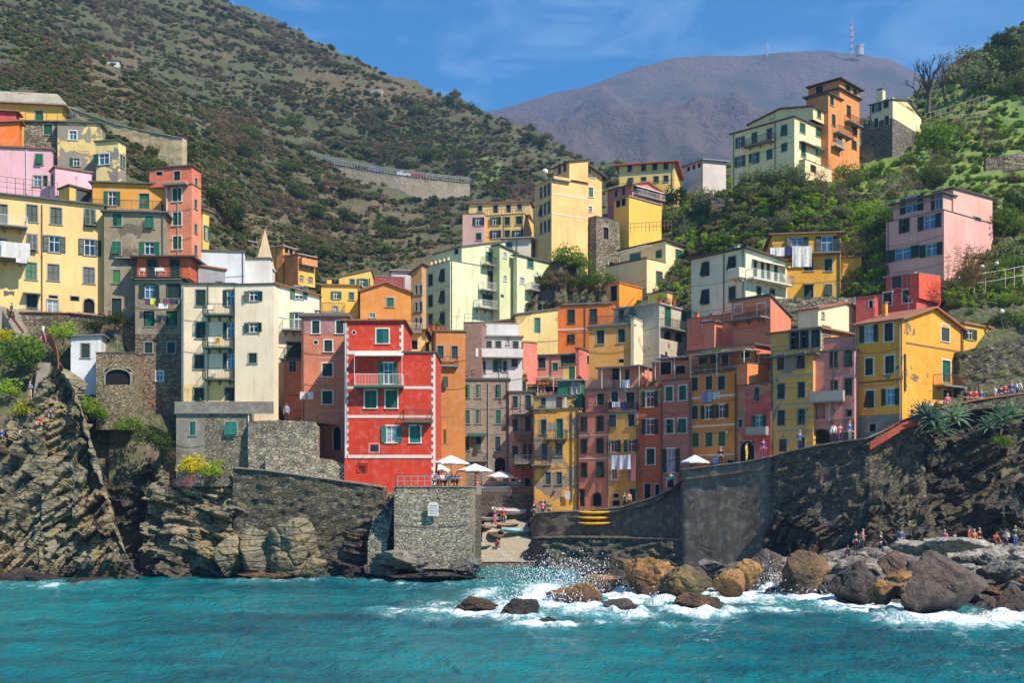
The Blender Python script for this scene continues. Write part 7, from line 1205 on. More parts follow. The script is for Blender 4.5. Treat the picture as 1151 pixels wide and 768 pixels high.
PEOPLE = [(1013,611,91.5,'stand',BLU,NAVY,-20,'person in a pale blue top standing on the pale rubble'),(1022,611,91.5,'sit',RED_,BEI,30,'seated person in red beside the one in pale blue'),(990,611,91.5,'walk',NAVY,NAVY,40,'person in dark blue stepping over the rubble'),(970,611,91,'hip',PNK_,NAVY,60,'person in pink and jeans bending on the rubble'),(962,610,92,'stand',BLK,BLK,0,'person in black standing left of the one in pink'),(955,611,91.5,'sit',NAVY,BLK,-60,'crouching person in dark blue at the left of the rubble group'),(914,620,88,'sit',RED_,BLK,-30,'person in a red hooded top crouching behind the black boulder'),
 (1062,606,92.5,'walk',PNK_,GRY,-40,'person in pink walking along the foot of the cliff'),(1073,605,92.5,'hold',PUR,NAVY,20,'person in purple beside the pink walker'),(1089,604,93,'hip',RED_,PNK_,60,'person in a red top with long hair at the cliff foot'),(1101,604,93,'stand',BLK,BLK,0,'person in black under the dark cliff'),(1095,606,92,'stand',(226,120,60),BEI,-10,'person in an orange top at the cliff foot'),(1118,609,91,'sit',RED_,BLK,10,'person in red sitting on a block near the right edge'),(1131,605,93,'hold',WHT,NAVY,-50,'person in white near the stacked slabs'),(1141,604,93,'phone',GRN,BLU,10,'person in green taking a picture near the right edge'),
 (1085,458,100.6,'leanf',BLK,BLK,-15,'person in black leaning on the parapet, left end of the row'),(1091,456,100.6,'stand',RED_,NAVY,0,'person in red at the parapet beside the one in black'),(1097,456,100.8,'hip',RED_,BLK,20,'second person in red at the parapet'),(1103,455,101,'stand',BLU,WHT,-20,'person in blue and white at the parapet'),(1118,454,101.6,'phone',WHT,GRY,-60,'person in white raising a camera on the path'),(1125,453,101.8,'stand',NAVY,BLK,0,'person in navy at the parapet right of the camera'),(1130,452,102,'hold',RED_,NAVY,30,'person in dark red at the parapet'),(1137,452,102.2,'stand',BLU,BLU,-20,'person in light blue at the parapet'),(1144,452,102.4,'leanf',WHT,BLU,0,'person in white and blue by the right end of the parapet'),
 (1018,473,99.6,'stand',NAVY,BLK,-10,'person in navy below the corner of the yellow house'),(1024,472,99.6,'stand',BLK,GRY,20,'person in black beside the one in navy at the yellow house'),(1045,464,100,'phone',WHT,BLK,-30,'person in white behind the agaves'),(1065,462,100.4,'stand',PNK_,BLK,0,'person at the lower door of the yellow house'),
 (839,524,104.2,'stand',YLW,YLW,60,'person in bright yellow under the arched doorway'),(858,517,104,'stand',PUR,PUR,0,'person in purple by the red house wall'),(810,528,106.8,'stand',BLK,BLK,0,'person in black at the shop door'),(899,506,102,'hold',BLU,NAVY,0,'person in blue at the ochre house door'),(937,499,100,'stand',WHT,BLK,0,'person in white in the passage'),(944,499,100,'hip',PNK_,PUR,0,'person in pink in the passage'),(955,497,99.6,'stand',BLU,GRY,30,'person in grey blue right of the passage'),
 (702,571,115,'hold',GRY,BLK,0,'person in grey leaning over the harbour wall'),(707,570,114.6,'stand',BEI,BLK,0,'person in beige beside the one in grey at the harbour wall'),(754,548,111.6,'stand',TEA,BLK,0,'person in teal at the mauve house door'),
 (537,582,124,'walk',RED_,BLU,20,'person in a red jacket walking down the slipway'),(532,584,123,'stand',BLK,BLK,0,'person in black at the top of the slipway'),(556,580,122,'hip',PUR,PNK_,0,'person in purple among the boats'),(560,580,122.5,'stand',YLW,NAVY,0,'person in yellow among the boats'),(566,580,122,'stand',RED_,BLK,0,'person in red among the boats'),(541,604,117.5,'sit',NAVY,BLU,-40,'person sitting on the slipway boards'),(560,607,116,'sit',RED_,BLK,-20,'person in red sitting beside the boat on the slipway'),(600,583,118.6,'stand',BLK,BLK,0,'person in black at the end of the quay'),(610,582,118.4,'stand',PNK_,NAVY,0,'person in pink on the quay'),(617,581,118.2,'hip',GRN,BLK,0,'person in green on the quay'),
 (435,560,98.2,'leanf',NAVY,NAVY,160,'person in navy with a blue bag climbing the pier steps'),(322,470,104,'stand',(150,170,210),NAVY,-10,'person in pale blue at the mouth of the alley'),
 (13,372,107,'walk',GRN,BLK,150,'person in dark green climbing the top of the left stair'),(22,381,105.6,'walk',(40,160,110),GRY,150,'person in a bright green shirt on the left stair'),(48,411,104.4,'walk',WHT,PNK_,150,'person in a white top and pink skirt on the left steps'),(2,462,100.6,'stand',BLU,BLK,-10,'person in blue at the very left edge'),(25,468,100.2,'shorts',WHT,NAVY,20,'person in white and dark shorts on the left viewpoint'),(34,468,100,'shorts',(110,130,180),BEI,-20,'person in blue shirt and shorts on the left viewpoint'),(46,472,99.2,'sit',RED_,BEI,-30,'person in red sitting on the cliff top'),(57,471,99,'sit',BLK,GRY,20,'person in black sitting on the cliff top'),(24,350,109.2,'phone',(200,180,200),BLK,160,'person in lilac taking a picture at the stair head')]
for i, (px, py, Y, pose, sh, lg, fc, lab) in enumerate(PEOPLE):
    o = foot(px, py, Y); person(o+Vector((0, 0, .0 if pose != 'sit' else .03)), fc, pose, sh, lg, lab, i % 4, .97+.08*((i*7) % 5)/5)
for i, px in enumerate((491, 497, 503, 509, 514)): person(P(px, 0, 98.4).xy.to_3d()+Vector((0, 0, pier.root.location.z+pier.h+.1+.34)), (-20, 10, 0, 30, -15)[i], 'chair', (GRY, WHT, BLU, BLK, PUR)[i], NAVY, ['diner in grey at the left end of the pier terrace', 'diner in white on the pier terrace', 'diner in blue at the middle of the pier terrace', 'diner in black on the pier terrace', 'diner in purple at the right end of the pier terrace'][i], i % 4)
ptz = pier.root.location.z+pier.h+.1
def table(loc, label, w=1.3):
    o = empty('cafe_table', loc); tag(o, label, 'table'); b = MB(); b.box(-w/2, w/2, -.35, .35, .7, .74); b.build('tabletop', M['white'], o)
    for sx in (-1, 1):
        for sy in (-1, 1): b = MB(); b.tube((sx*(w/2-.08), sy*.28, 0), (sx*(w/2-.08), sy*.28, .7), .025); b.build('leg', M['metal'], o)
table(Vector((P(498,0,97.6).x, 97.6, ptz)), 'white cafe table in front of the left diners on the pier'); table(Vector((P(511,0,97.6).x, 97.6, ptz)), 'white cafe table in front of the right diners on the pier')
def bench(loc, w, label):
    o = empty('bench', loc); tag(o, label, 'bench'); b = MB(); b.box(-w/2, w/2, -.2, .2, .38, .43); b.build('seat', M['wood'], o)
    for s in (-1, 1): b = MB(); b.box(s*w*.4-.04, s*w*.4+.04, -.16, .16, 0, .379); b.build('leg', M['iron'], o)
bench(Vector((P(502,0,98.4).x, 98.45, ptz)), 2.3, 'wooden bench carrying the diners on the pier')
# ------------------------------------------------------------------ parasols, boats, laundry and other belongings
def parasol(loc, r, hgt, label, c=(222,222,218)):
    o = empty('parasol', loc); tag(o, label, 'parasol', 'parasols'); b = MB(); b.tube((0, 0, 0), (0, 0, hgt), .035); b.box(-.28, .28, -.28, .28, 0, .08); b.build('pole', M['wood'], o); b = MB(); n = 8; top = Vector((0, 0, hgt+.1))
    for k in range(n):
        a0, a1 = 2*math.pi*k/n+.3, 2*math.pi*(k+1)/n+.3; p, q = Vector((math.cos(a0)*r, math.sin(a0)*r, hgt-.62)), Vector((math.cos(a1)*r, math.sin(a1)*r, hgt-.62)); m = (p+q)/2*.97; m.z = hgt-.58; b.quad(top, p, m); b.quad(top, m, q); b.quad(p, p-Vector((0,0,.14)), m-Vector((0,0,.14)), m); b.quad(m, m-Vector((0,0,.14)), q-Vector((0,0,.14)), q)
    c_ = b.build('canopy', plain('parasol_canvas', c, .8), o); b = MB()
    for k in range(n): a0 = 2*math.pi*k/n+.3; b.tube((0, 0, hgt-.15), (math.cos(a0)*r*.95, math.sin(a0)*r*.95, hgt-.64), .012, n=4)
    b.build('ribs', M['wood'], c_)
parasol(Vector((P(507,0,101).x, 101, ptz-.12)), 1.75, 2.9, 'sunlit white parasol over the diners'); parasol(Vector((P(534,0,113).x, 113, 7.5)), 1.9, 3.1, 'shaded pale parasol right of the sunlit one'); parasol(Vector((P(563,0,125).x, 125, 7.5)), 1.7, 2.7, 'pale parasol furthest right on the quay terrace'); parasol(Vector((P(492,0,104).x, 104, 7.5)), 1.3, 2.9, 'pale parasol half hidden by the red house'); q = foot(781, 545, 109.6); parasol(q, 1.5, 2.3, 'lone white parasol above the concrete bastion', (214,216,220))
def fence(label, pts, hgt, mat, step=.35, name='fence'):
    o = empty(name, pts[0]); tag(o, label, 'fence'); b = MB()
    for a, c in zip(pts[:-1], pts[1:]):
        a, c = Vector(a)-pts[0], Vector(c)-pts[0]; L = (c-a).length; n = max(1, int(L/step))
        for i in range(n+1): p = a.lerp(c, i/n); b.tube(p, p+Vector((0, 0, hgt)), .04, n=4)
        for z in (hgt*.5, hgt*.95): b.tube(a+Vector((0, 0, z)), c+Vector((0, 0, z)), .035, n=4)
    b.build('palings', mat, o)
fence('grey wooden fence along the front of the quay terrace', [Vector((P(536,0,100.4).x, 100.2, 7.5)), Vector((P(541,0,112).x-.1, 112, 7.5)), Vector((P(541,0,124).x, 124, 7.5)), Vector((P(599,0,122.9).x, 122.9, 7.5))], 1.0, plain('grey_timber', (150,144,132), .8), .22)
fence('thin iron railing on the pier by the red house', [Vector((P(447,0,95.3).x, 95.25, ptz)), Vector((P(485,0,95.3).x, 95.25, ptz))], .9, M['metal'], .5, 'railing'); fence('curved cable fence behind the walkers on the right', [P(1083,447,102), P(1100,452-8,102.6), P(1118,445,103), P(1150,440,104)], 1.1, M['iron'], 1.6, 'railing')
fence('pale pole fence on the slope right of the pink house', [P(1095,330,112), P(1120,326,113), P(1150,320,114)], 2.0, plain('pale_poles', (190,180,160), .8), 1.1); fence('wooden paling below the yellow garage block', [P(700,262,152), P(730,260,153), P(755,258,154)], 1.3, M['wood'], .5); fence('row of vine stakes across the green terraces', [P(1040,140,176), P(1080,128,180), P(1110,118,184)], 1.8, plain('stakes', (150,140,120), .8), 1.2); fence('lower row of vine stakes across the green terraces', [P(1030,152,170), P(1080,140,172), P(1120,132,176)], 1.5, plain('stakes', (150,140,120), .8), 1.2)
def hull(L, B, D, n=14, m=9):
    V = []
    for i in range(n):
        t = i/(n-1); w = math.sin(math.pi*min(1, t*.93+.07)**.75)**.7*B/2; w = max(w, .02); sh = D*(1+.35*(2*t-1)**2)
        for k in range(m): a = math.pi*k/(m-1); V.append((t*L-L/2, -math.cos(a)*w*(1 if k in (0, m-1) else .92), sh-math.sin(a)**.8*D*(.9 if .05 < t < .97 else .6)))
    return np.array(V), n, m
def boat(loc, rz, L, B, D, c, inside, label, tilt=0.0, tarp=None):
    o = empty('boat', loc, rz); o.rotation_euler = (tilt, 0, rz); tag(o, label, 'boat', 'boats drawn up on the slipway'); V, n, m = hull(L, B, D); V2 = V*np.array((.96, .9, 1)); V2[:,2] += .04; me = grid_mesh('hull', V, m, n, plain('boat_paint', c, .4)); link('hull', me, o)
    if tarp: t_ = V.reshape(n, m, 3)[:,[0, m-1]]; W = np.stack([t_[:,0], (t_[:,0]+t_[:,1])/2+np.array((0, 0, .28)), t_[:,1]], 1); link('cover', grid_mesh('cover', W.reshape(-1, 3), 3, n, plain('boat_cover', tarp, .8)), o)
    else:
        link('inside', grid_mesh('inside', V2, m, n, plain('boat_inside', inside, .6)), o)
        for x in (-.22, .05, .28): b = MB(); b.box(x*L-.1, x*L+.1, -B*.42, B*.42, D*.72, D*.76); b.build('thwart', M['wood'], o)
    b = MB(); k = V.reshape(n, m, 3)
    for e in (0, m-1): b.path([tuple(p) for p in k[:,e]], .03, 5)
    b.build('gunwale', M['white'], o)
def onslip(px, py, Y): return foot(px, py, Y, 3)+Vector((0, 0, .03))
boat(onslip(556,598,118.4), 1.9, 3.6, 1.4, .5, (206,196,176), 0, 'beige covered boat in the middle of the slipway', .15, (206,188,160)); boat(onslip(541,609,115.6), .5, 2.2, 1.0, .4, (26,84,62), (60,140,110), 'small green dinghy at the side of the slipway'); boat(foot(585,586,119)+Vector((0,0,.25)), .35, 4.2, 1.2, .45, (64,160,176), (110,180,190), 'turquoise boat on the quay edge', .2); boat(foot(575,576,123)+Vector((0,0,.5)), .05, 4.4, 1.4, .5, (196,198,200), 0, 'long pale boat with a pale grey cover', .0, (176,178,180)); boat(foot(552,574,125)+Vector((0,0,.3)), -.1, 3.6, 1.3, .5, (206,206,206), 0, 'boat under a bright blue tarpaulin', .0, (36,96,176)); boat(foot(550,581,122.5)+Vector((0,0,.1)), .1, 3.8, 1.2, .4, (214,212,206), (150,140,120), 'open white boat at the top of the slipway'); boat(foot(566,568,127)+Vector((0,0,.9)), .1, 4.0, 1.0, .4, (226,226,222), 0, 'white boat propped high at the back of the slipway', .1, (190,192,196))
boat(onslip(548,592,120.5), 1.2, 2.8, 1.1, .4, (190,190,186), (150,120,90), 'small grey rowing boat left of the beige one', .1); boat(foot(571,590,120.6)+Vector((0,0,.1)), -.5, 2.6, 1.0, .4, (170,60,50), (190,150,110), 'small red rowing boat right of the beige one', .12); boat(onslip(539,596,119), 1.5, 2.4, 1.0, .4, (60,90,150), (180,180,170), 'small blue rowing boat on the left edge of the slipway', .1)
def kayak(loc, rz, L, label):
    o = empty('kayak', loc, rz); tag(o, label, 'kayak', 'yellow kayaks on the harbour wall'); V = []; n, m = 20, 10
    for i in range(n):
        t = i/(n-1)*2-1; r = max(.005, (1-abs(t)**2.2))**.6
        for k in range(m): a = 2*math.pi*k/m; V.append((t*L/2, math.cos(a)*.3*r, math.sin(a)*.17*r+.12*abs(t)**3))
    V = np.array(V).reshape(n, m, 3); V = np.concatenate([V, V[:,:1]], 1).reshape(-1, 3); link('hull', grid_mesh('hull', V, m+1, n, plain('kayak_yellow', (232,176,16), .35)), o); b = MB(); b.prism([(math.cos(a)*.38, math.sin(a)*.2, .16) for a in np.linspace(0, 6.28, 12)[:-1]], (0, 0, .035)); b.build('cockpit', M['void'], o)
for i, lab in enumerate(('lowest of the three yellow kayaks', 'middle one of the three yellow kayaks', 'topmost of the three yellow kayaks')): q = P(667.5, 589-6.2*i, 114.1); kayak(q, -.32+.03*i, 3.55-.1*i, lab)
b = MB()
for px in (656, 679): a = P(px, 594, 114.4); b.tube(a, a+Vector((0, 0, 1.9)), .04); [b.tube(a+Vector((0, .3, z)), a+Vector((0, -.5, z)), .03) for z in (.28, .85, 1.42)]
tag(b.build('kayak_rack', M['iron']), 'iron rack holding the yellow kayaks', 'rack')
def cloth(label, px0, px1, py0, py1, Y, mat, rz=0.0, cat='laundry', fold=.06, name='laundry', sag=.05, group=None):
    c = P((px0+px1)/2, py0, Y); w, h = (px1-px0)/F*Y/max(.3, math.cos(rz)), (py1-py0)/F*Y; nx, ny = 24, 14; V = []; sd_ = random.uniform(0, 9)
    for j in range(ny):
        for i in range(nx): u, v = i/(nx-1), j/(ny-1); V.append(((u-.5)*w, fold*(.3+v)*math.sin(u*w*7+sd_+v)+.02*math.sin(u*31+sd_), -v*h-sag*4*u*(1-u)*(1-v)))
    o = link(name, grid_mesh(name, np.array(V), nx, ny, mat)); o.location = c; o.rotation_euler = (0, 0, -rz); tag(o, label, cat, group)
r32, r48 = math.radians(32), math.radians(48); SHEET = plain('white_sheet', (214,208,214), .85)
def dotted(): t = NT('dotted_cloth'); v = t.n('TexVoronoi', {'Vector': t.pos(), 'Scale': 5.0}).outputs[0]; t.bsdf(t.mix(t.ramp(v, .15, .3), lin((120,126,150)), lin((218,214,204))), .85); return t.mat
DOT = dotted()
cloth('large white sheet hanging across the narrow yellow row house', 686.5, 708, 511.5, 528, 115.6, SHEET, r32); cloth('rose towel beside the white sheet', 708.5, 714.5, 511, 541, 115.2, plain('rose_towel', (168,98,100), .85), r32)
cloth('patterned bedspread hung from the mustard yellow house', 891, 912, 276.5, 300, 124.6, DOT, .14); cloth('dotted sheet hung left of the bedspread', 866, 882, 278, 288, 124.7, DOT, .14); cloth('dark blue cloth between the two patterned sheets', 882.5, 890.5, 277.5, 287, 124.65, plain('blue_cloth', (40,48,96), .85), .14)
cloth('striped white cloth over the balcony of the big yellow house', 4, 31, 272, 290, 106.2, plain('striped_cloth', (206,200,196), .85), -.47); cloth('pale blue cloth left of the striped one', -6, 4, 270, 287, 105.8, plain('pale_blue_cloth', (170,196,222), .85), -.47); cloth('small white towel below the striped cloth', 19, 29, 290, 295.5, 106.3, SHEET, -.47)
cloth('white sheet on the rosy terrace above the harbour row', 699, 707, 427, 440, 117.2, SHEET, r32)
for i, (a, c, y1, col, lab) in enumerate([(163,169,343,(90,50,100),'purple shirt on the line under the stone tower windows'),(169,175,342,(206,214,60),'lime green shirt on the line'),(175,180,344,(70,40,60),'plum coloured cloth on the line'),(178.5,189,347,(226,228,230),'white vest hung low on the line'),(183,191,341,(120,60,80),'maroon shirt on the line'),(191,200,342,(60,56,84),'dark shirt at the right end of the line')]): cloth(lab, a, c, 335.5 if i != 3 else 341, y1, 107.3-.05*i, plain('washing', col, .85), 0)
for a, c, y1, col, lab in ((788,792.5,453,(170,130,170),'lilac towel on the orange house line'),(793,799,452,(150,170,206),'pale blue towel on the orange house line'),(799.5,808,449,(206,214,230),'white shirt on the orange house line'),(808.5,812.5,448,(30,30,40),'black trousers on the orange house line')): cloth(lab, a, c, 440.5, y1, 110.6-(a-788)*.045, plain('washing', col, .85), r48, fold=.03)
for a, c, y1, col, lab in ((684,688,460,(30,30,34),'black shirt on the rosy balcony'),(688.5,697,458,(226,226,226),'white linen on the rosy balcony'),(697.5,704,459.5,(52,60,120),'blue linen on the rosy balcony')): cloth(lab, a, c, 451.5, y1, 117.2-(a-684)*.03, plain('washing', col, .85), r32, fold=.03)
cloth('dark washing on a rack at the red house', 416.5, 425.5, 500, 508, 98.9, plain('washing', (34,38,60), .85)); 
b = MB(); q = P(421, 509, 99.2); w_ = .45; b.path([q+Vector((-w_, -.3, 0)), q+Vector((-w_, -.3, .8)), q+Vector((w_, -.3, .8)), q+Vector((w_, -.3, 0)), q+Vector((-w_, -.3, 0))], .025); b.path([q+Vector((-w_, .75, .4)), q+Vector((-w_, -.3, .8))], .02); b.path([q+Vector((w_, .75, .4)), q+Vector((w_, -.3, .8))], .02); tag(b.build('drying_rack', M['white']), 'white drying rack fixed to the red house', 'rack')
def chair(loc, rz, label, mat=M['white'], group='white plastic chairs'):
    o = empty('chair', loc, rz); tag(o, label, 'chair', group); b = MB(); b.box(-.24, .24, -.24, .24, .42, .46); b.build('seat', mat, o); b = MB(); b.box(-.24, .24, .2, .24, .5, .88); b.build('backrest', mat, o)
    for sx in (-1, 1):
        for sy in (-1, 1): b = MB(); b.tube((sx*.2, sy*.2, 0), (sx*.22, sy*.22, .42), .022); b.build('leg', mat, o)
for px, rz, lab in ((258, .3, 'left white chair on the terrace under the cream house'), (272, -.3, 'right white chair on the terrace under the cream house')): z = HT.root.location.z+HT.h; chair(Vector((P(px,0,103.4).x, 103.4, z)), rz, lab)
chair(Vector((P(237,0,104.3).x, 104.3, CREAM.root.location.z+CREAM.z('L',237,355))), .6, 'white chair on the top balcony of the cream house'); chair(Vector((P(237,0,104.3).x, 104.3, CREAM.root.location.z+CREAM.z('L',237,391.5))), .3, 'white chair on the middle balcony of the cream house'); chair(Vector((P(243,0,104.3).x, 104.3, CREAM.root.location.z+CREAM.z('L',243,391.5))), -.5, 'yellow chair on the middle balcony of the cream house', plain('yellow_plastic', (220,180,50), .5)); chair(Vector((P(240,0,104.4).x, 104.4, CREAM.root.location.z+CREAM.z('L',240,427))), .2, 'white chair on the lowest balcony of the cream house')
for i, px in enumerate((160, 177, 183)): chair(Vector((P(px,0,108.6).x, 108.6, P(0,312.5,109.5).z+.02)), .4*i, 'white chair on the orange veranda of the stone tower')
# white hut and stone arch room on the left cliff
h = House('hut', 'small white hut with a slate roof and dark shutter on the left cliff', 'hut', 79.5, 114, 114, 380, 425, 106.5, -10, plaster((214,218,222), .35), roof='shedx', rise=.2, roofm=slate((116,122,130)), sh='d', sur='grey', over=.3, dep=4); h.win('L', 'S', [96], [394.5], 9, 16); h.finish()
h = House('store', 'rubble store room with a dark arched opening below the stone tower', 'store', 108, 150.5, 150.5, 397, 470, 105, -3, stone((176,156,122), (112,96,74), 2.8, 1.9), roof='par', par=.3, sur='grey', roofm=SL, dep=5); h.win('L', 'A', [132.5], [424], 28, 17); h.finish(); bt = P(127, 397, 104.6)
# hill outbuildings
for a in [('hut','white hut with green shutters on the bare patch of the left hill','hut',114,134,136,69,76,310,-10,(206,206,200)),('ruin','roofless pale ruin on the crest of the left hill','ruin',402,418,421,93,104,480,10,(150,140,124)),('ruin','lower pale ruin beside the crest ruin','ruin',416,429,431,99,109,470,10,(176,164,140)),('shed','tiny red shed in the scrub of the left hill','shed',262,271,273,136,141,235,-10,(190,60,70)),('shed','tiny white shed left of the red one','shed',227,236,238,136,141,240,-10,(216,216,216)),('hut','white house fragment at the top left edge','hut',-6,6,8,12,19,420,0,(214,210,206)),('hut','grey cabin high on the left hill','hut',80,92,94,27,34,400,-5,(120,116,108))]:
    h = House(*a[:3], a[3], a[4], a[5], a[6], a[7], hit(a[4], a[7]-1, 150).y, a[9], plaster(a[10], .3), roof='par' if a[0] == 'ruin' else 'shedx', par=1.5, rise=.2, roofm=SL, dep=4, sh='g', over=.3); h.win('L', 'K', [(a[3]+a[4])/2], [(a[6]+a[7])/2], 2.5, 3); h.finish()
# masts on the mountain, poles on the slopes
def mast(px, py0, py1, Y, w, label, cols):
    o = empty('radio_mast', P(px, py0, Y)); tag(o, label, 'mast'); H_ = (py0-py1)/F*Y; k = 10
    for q in range(2):
        b = MB()
        for i in range(k):
            if i % 2 != q: continue
            z0, z1 = H_*i/k, H_*(i+1)/k
            for sx, sy in ((-1, -1), (1, -1), (1, 1), (-1, 1)): b.tube((sx*w, sy*w, z0), (sx*w, sy*w, z1), w*.22, n=4); b.tube((sx*w, sy*w, z0), (-sy*w, sx*w, z1), w*.14, n=4)
        if q == 0: b.tube((0, 0, H_), (0, 0, H_*1.2), w*.15); [b.tube((w, 0, H_*f), (w*2.6, 0, H_*f), w*.5, n=6) for f in (.5, .6, .72)]
        b.build('red_section' if q else 'white_section', cols[q], o)
MR, MW_ = plain('mast_red', (150,60,54), .6), plain('mast_white', (206,206,206), .6)
mast(957, 60, 26, 2250, 2.2, 'tall red and white radio mast on the far mountain', (MW_, MR)); mast(862, 62, 48, 2250, 1.6, 'short radio mast on the far mountain', (MW_, M['metal'])); mast(896, 62, 55, 2250, 1.2, 'smallest radio mast between the other two', (M['metal'], M['metal']))
o = empty('tower', P(966, 60, 2250)); tag(o, 'round grey tower beside the tall radio mast', 'tower'); b = MB(); b.tube((0, 0, -4), (0, 0, 13), 8, 8, 16); b.build('drum', plain('grey_concrete', (176,176,174), .8), o); b = MB(); b.tube((0, 0, 13.01), (0, 0, 16), 9, 9, 16); [b.tube((9*math.cos(a), 9*math.sin(a), 16), (9*math.cos(a), 9*math.sin(a), 22), .3) for a in np.linspace(0, 6, 7)]; b.build('gallery', plain('grey_concrete', (176,176,174), .8), o)
def pole(px, py, hpx, label, Y=None, r=.07, lamp=False):
    p = hit(px, py) if Y is None else P(px, py, Y); H_ = hpx/F*p.y; o = empty('street_lamp' if lamp else 'pole', p-Vector((0, 0, .2))); tag(o, label, 'lamp' if lamp else 'pole'); b = MB(); b.tube((0, 0, 0), (0, 0, H_), r, r*.7); b.build('post', M['iron'] if lamp else M['wood'], o); b = MB()
    if lamp: b.ball((0, 0, H_+.18), .24, 10, 7); b.build('globe', M['white'], o)
    else: b.box(-.5, .5, -.05, .05, H_-.4, H_-.3); b.build('crossarm', M['wood'], o)
for a in ((1081,48,16,'thin pole on the skyline of the right ridge'),(1122,34,18,'second thin pole on the right ridge'),(103,100,12,'thin pole beside the bare patch on the left hill'),(136,90,14,'pole right of the white hut on the left hill'),(790,212,18,'pole on the saddle by the long pale house'),(1052,128,30,'pale pole beside the cream gabled house')): pole(*a)
pole(1126, 362, 12, 'white globe lamp above the ivy wall', 107, lamp=True); pole(1120, 322, 26, 'globe lamp right of the pink house', 113, lamp=True); pole(1104, 330, 30, 'globe lamp by the reeds', 112.4, lamp=True)
b = MB(); q = P(805, 517.5, 108.9); o = empty('shop_sign', q, -r48); tag(o, 'blue shop sign over the door of the orange row house', 'sign'); b.box(-.5, .5, -.06, .0, -.34, .34); b.build('board', plain('sign_blue', (30,96,176), .5), o); text('BAR', .3, M['white'], Matrix.Translation((0, -.066, .1)) @ Matrix.Rotation(math.pi/2, 4, 'X'), o); text('GELATI', .17, M['white'], Matrix.Translation((0, -.066, -.17)) @ Matrix.Rotation(math.pi/2, 4, 'X'), o)
def wall_lamp(px, py, Y, rz, label):
    o = empty('wall_lamp', P(px, py, Y), -rz); tag(o, label, 'lamp'); b = MB(); b.path([(0, .1, 0), (0, -.7, .12), (0, -.7, -.05)], .025); b.build('bracket', M['iron'], o); b = MB(); b.tube((0, -.7, -.3), (0, -.7, -.05), .16, .05, 8); b.build('lantern', M['iron'], o)
wall_lamp(821, 484, 108.6, r48, 'iron wall lamp on the orange row house'); wall_lamp(636, 535, 120.4, .28, 'iron wall lamp on the golden yellow house'); wall_lamp(1020, 417, 99, .6, 'iron wall lamp on the corner of the gabled yellow house')
o = empty('notice_board', P(638, 557, 120.1), -.28); tag(o, 'white notice board on the golden yellow house', 'notice'); b = MB(); b.box(-.28, .28, -.05, 0, -.45, .45); b.build('board', SIGN, o)
b = MB(); q = P(320, 472, 105.5); b.box(0, 0, 0, 0, 0, 0) if False else None
for i, (px, lab) in enumerate(((340.5, 'left white notice sheet on the alley corner'), (349, 'right white notice sheet on the alley corner'))): o = empty('notice', P(px, 445, 105.4)); tag(o, lab, 'notice'); b = MB(); b.box(-.28, .28, -.04, 0, -.36, .36); b.build('board', SIGN, o)
# potted plants and terrace clutter
POT = plain('terracotta_pot', (176,96,64), .8)
def pot(loc, s, kind, label, group):
    o = empty('potted_plant', loc); tag(o, label, 'potted plant', group); b = MB(); b.tube((0, 0, 0), (0, 0, .35*s), .14*s, .2*s, 10); b.build('pot', POT, o); c = link('foliage', random.choice(CR[kind]), o); c.scale = (.4*s,)*3; c.location.z = .3*s
r = random.Random(8)
for lab, grp, hs in (('potted plant on the planted pink terrace', 'pots on the pink terrace', [(590+i*5, 433, 131.9) for i in range(12)]), ('potted plant on the terrace over the orange row house', 'pots over the orange house', [(782+i*6, 417, 112.2-i*.6) for i in range(6)]), ('potted plant on the roof edge over the brick red house', 'pots over the red row house', [(722+i*5, 437, 116.6-i*.4) for i in range(5)]), ('potted plant on the roof terrace below the lime green house', 'pots by the lime green house', [(482+i*5, 373, 120.6) for i in range(5)]), ('potted plant along the grey concrete roof', 'pots on the grey concrete roof', [(742+i*5, 342, 124.2+i*.5) for i in range(4)])):
    for (px, py, Y) in hs: q = foot(px, py, Y, 1.5); pot(q, r.uniform(.8, 1.7), r.choice(['mid', 'olive', 'brown', 'bright', 'pink']), lab, grp)
def pergola(label, px0, px1, py, Y, rz, dep, hgt, mat, roofed=True):
    p = P(px0, py, Y); w = (px1-px0)/F*Y/max(.3, math.cos(rz)); o = empty('pergola', p-Vector((0, 0, hgt)), -rz); tag(o, label, 'pergola'); b = MB()
    for x in (.05, w/2, w-.05):
        for y in (0, dep): b.tube((x, y, 0), (x, y, hgt), .04)
    b.path([(0, 0, hgt), (w, 0, hgt), (w, dep, hgt), (0, dep, hgt), (0, 0, hgt)], .04); b.build('frame', M['white'], o)
    if roofed: b = MB(); b.box(-.1, w+.1, -.1, dep+.1, hgt+.05, hgt+.1); b.build('canopy', mat, o)
pergola('pale flat canopy over the terrace of the orange row house', 776, 826, 400, 111.6, math.radians(46), 2.5, 2.3, plain('pale_canopy', (196,192,184), .8)); pergola('grey canopy over the rosy terrace', 676, 716, 414, 119.6, r32, 2.2, 2.2, plain('grey_canopy', (150,146,138), .8)); pergola('white pipe frame over the planted pink terrace', 604, 640, 424, 131.9, .17, 2.0, 2.2, M['canvas'], False); pergola('pale canopy over the brick red terrace', 736, 776, 404, 117.4, math.radians(36), 2.4, 2.2, plain('pale_canopy', (196,192,184), .8))
o = empty('skylight', P(1, 1, 1)) if False else None
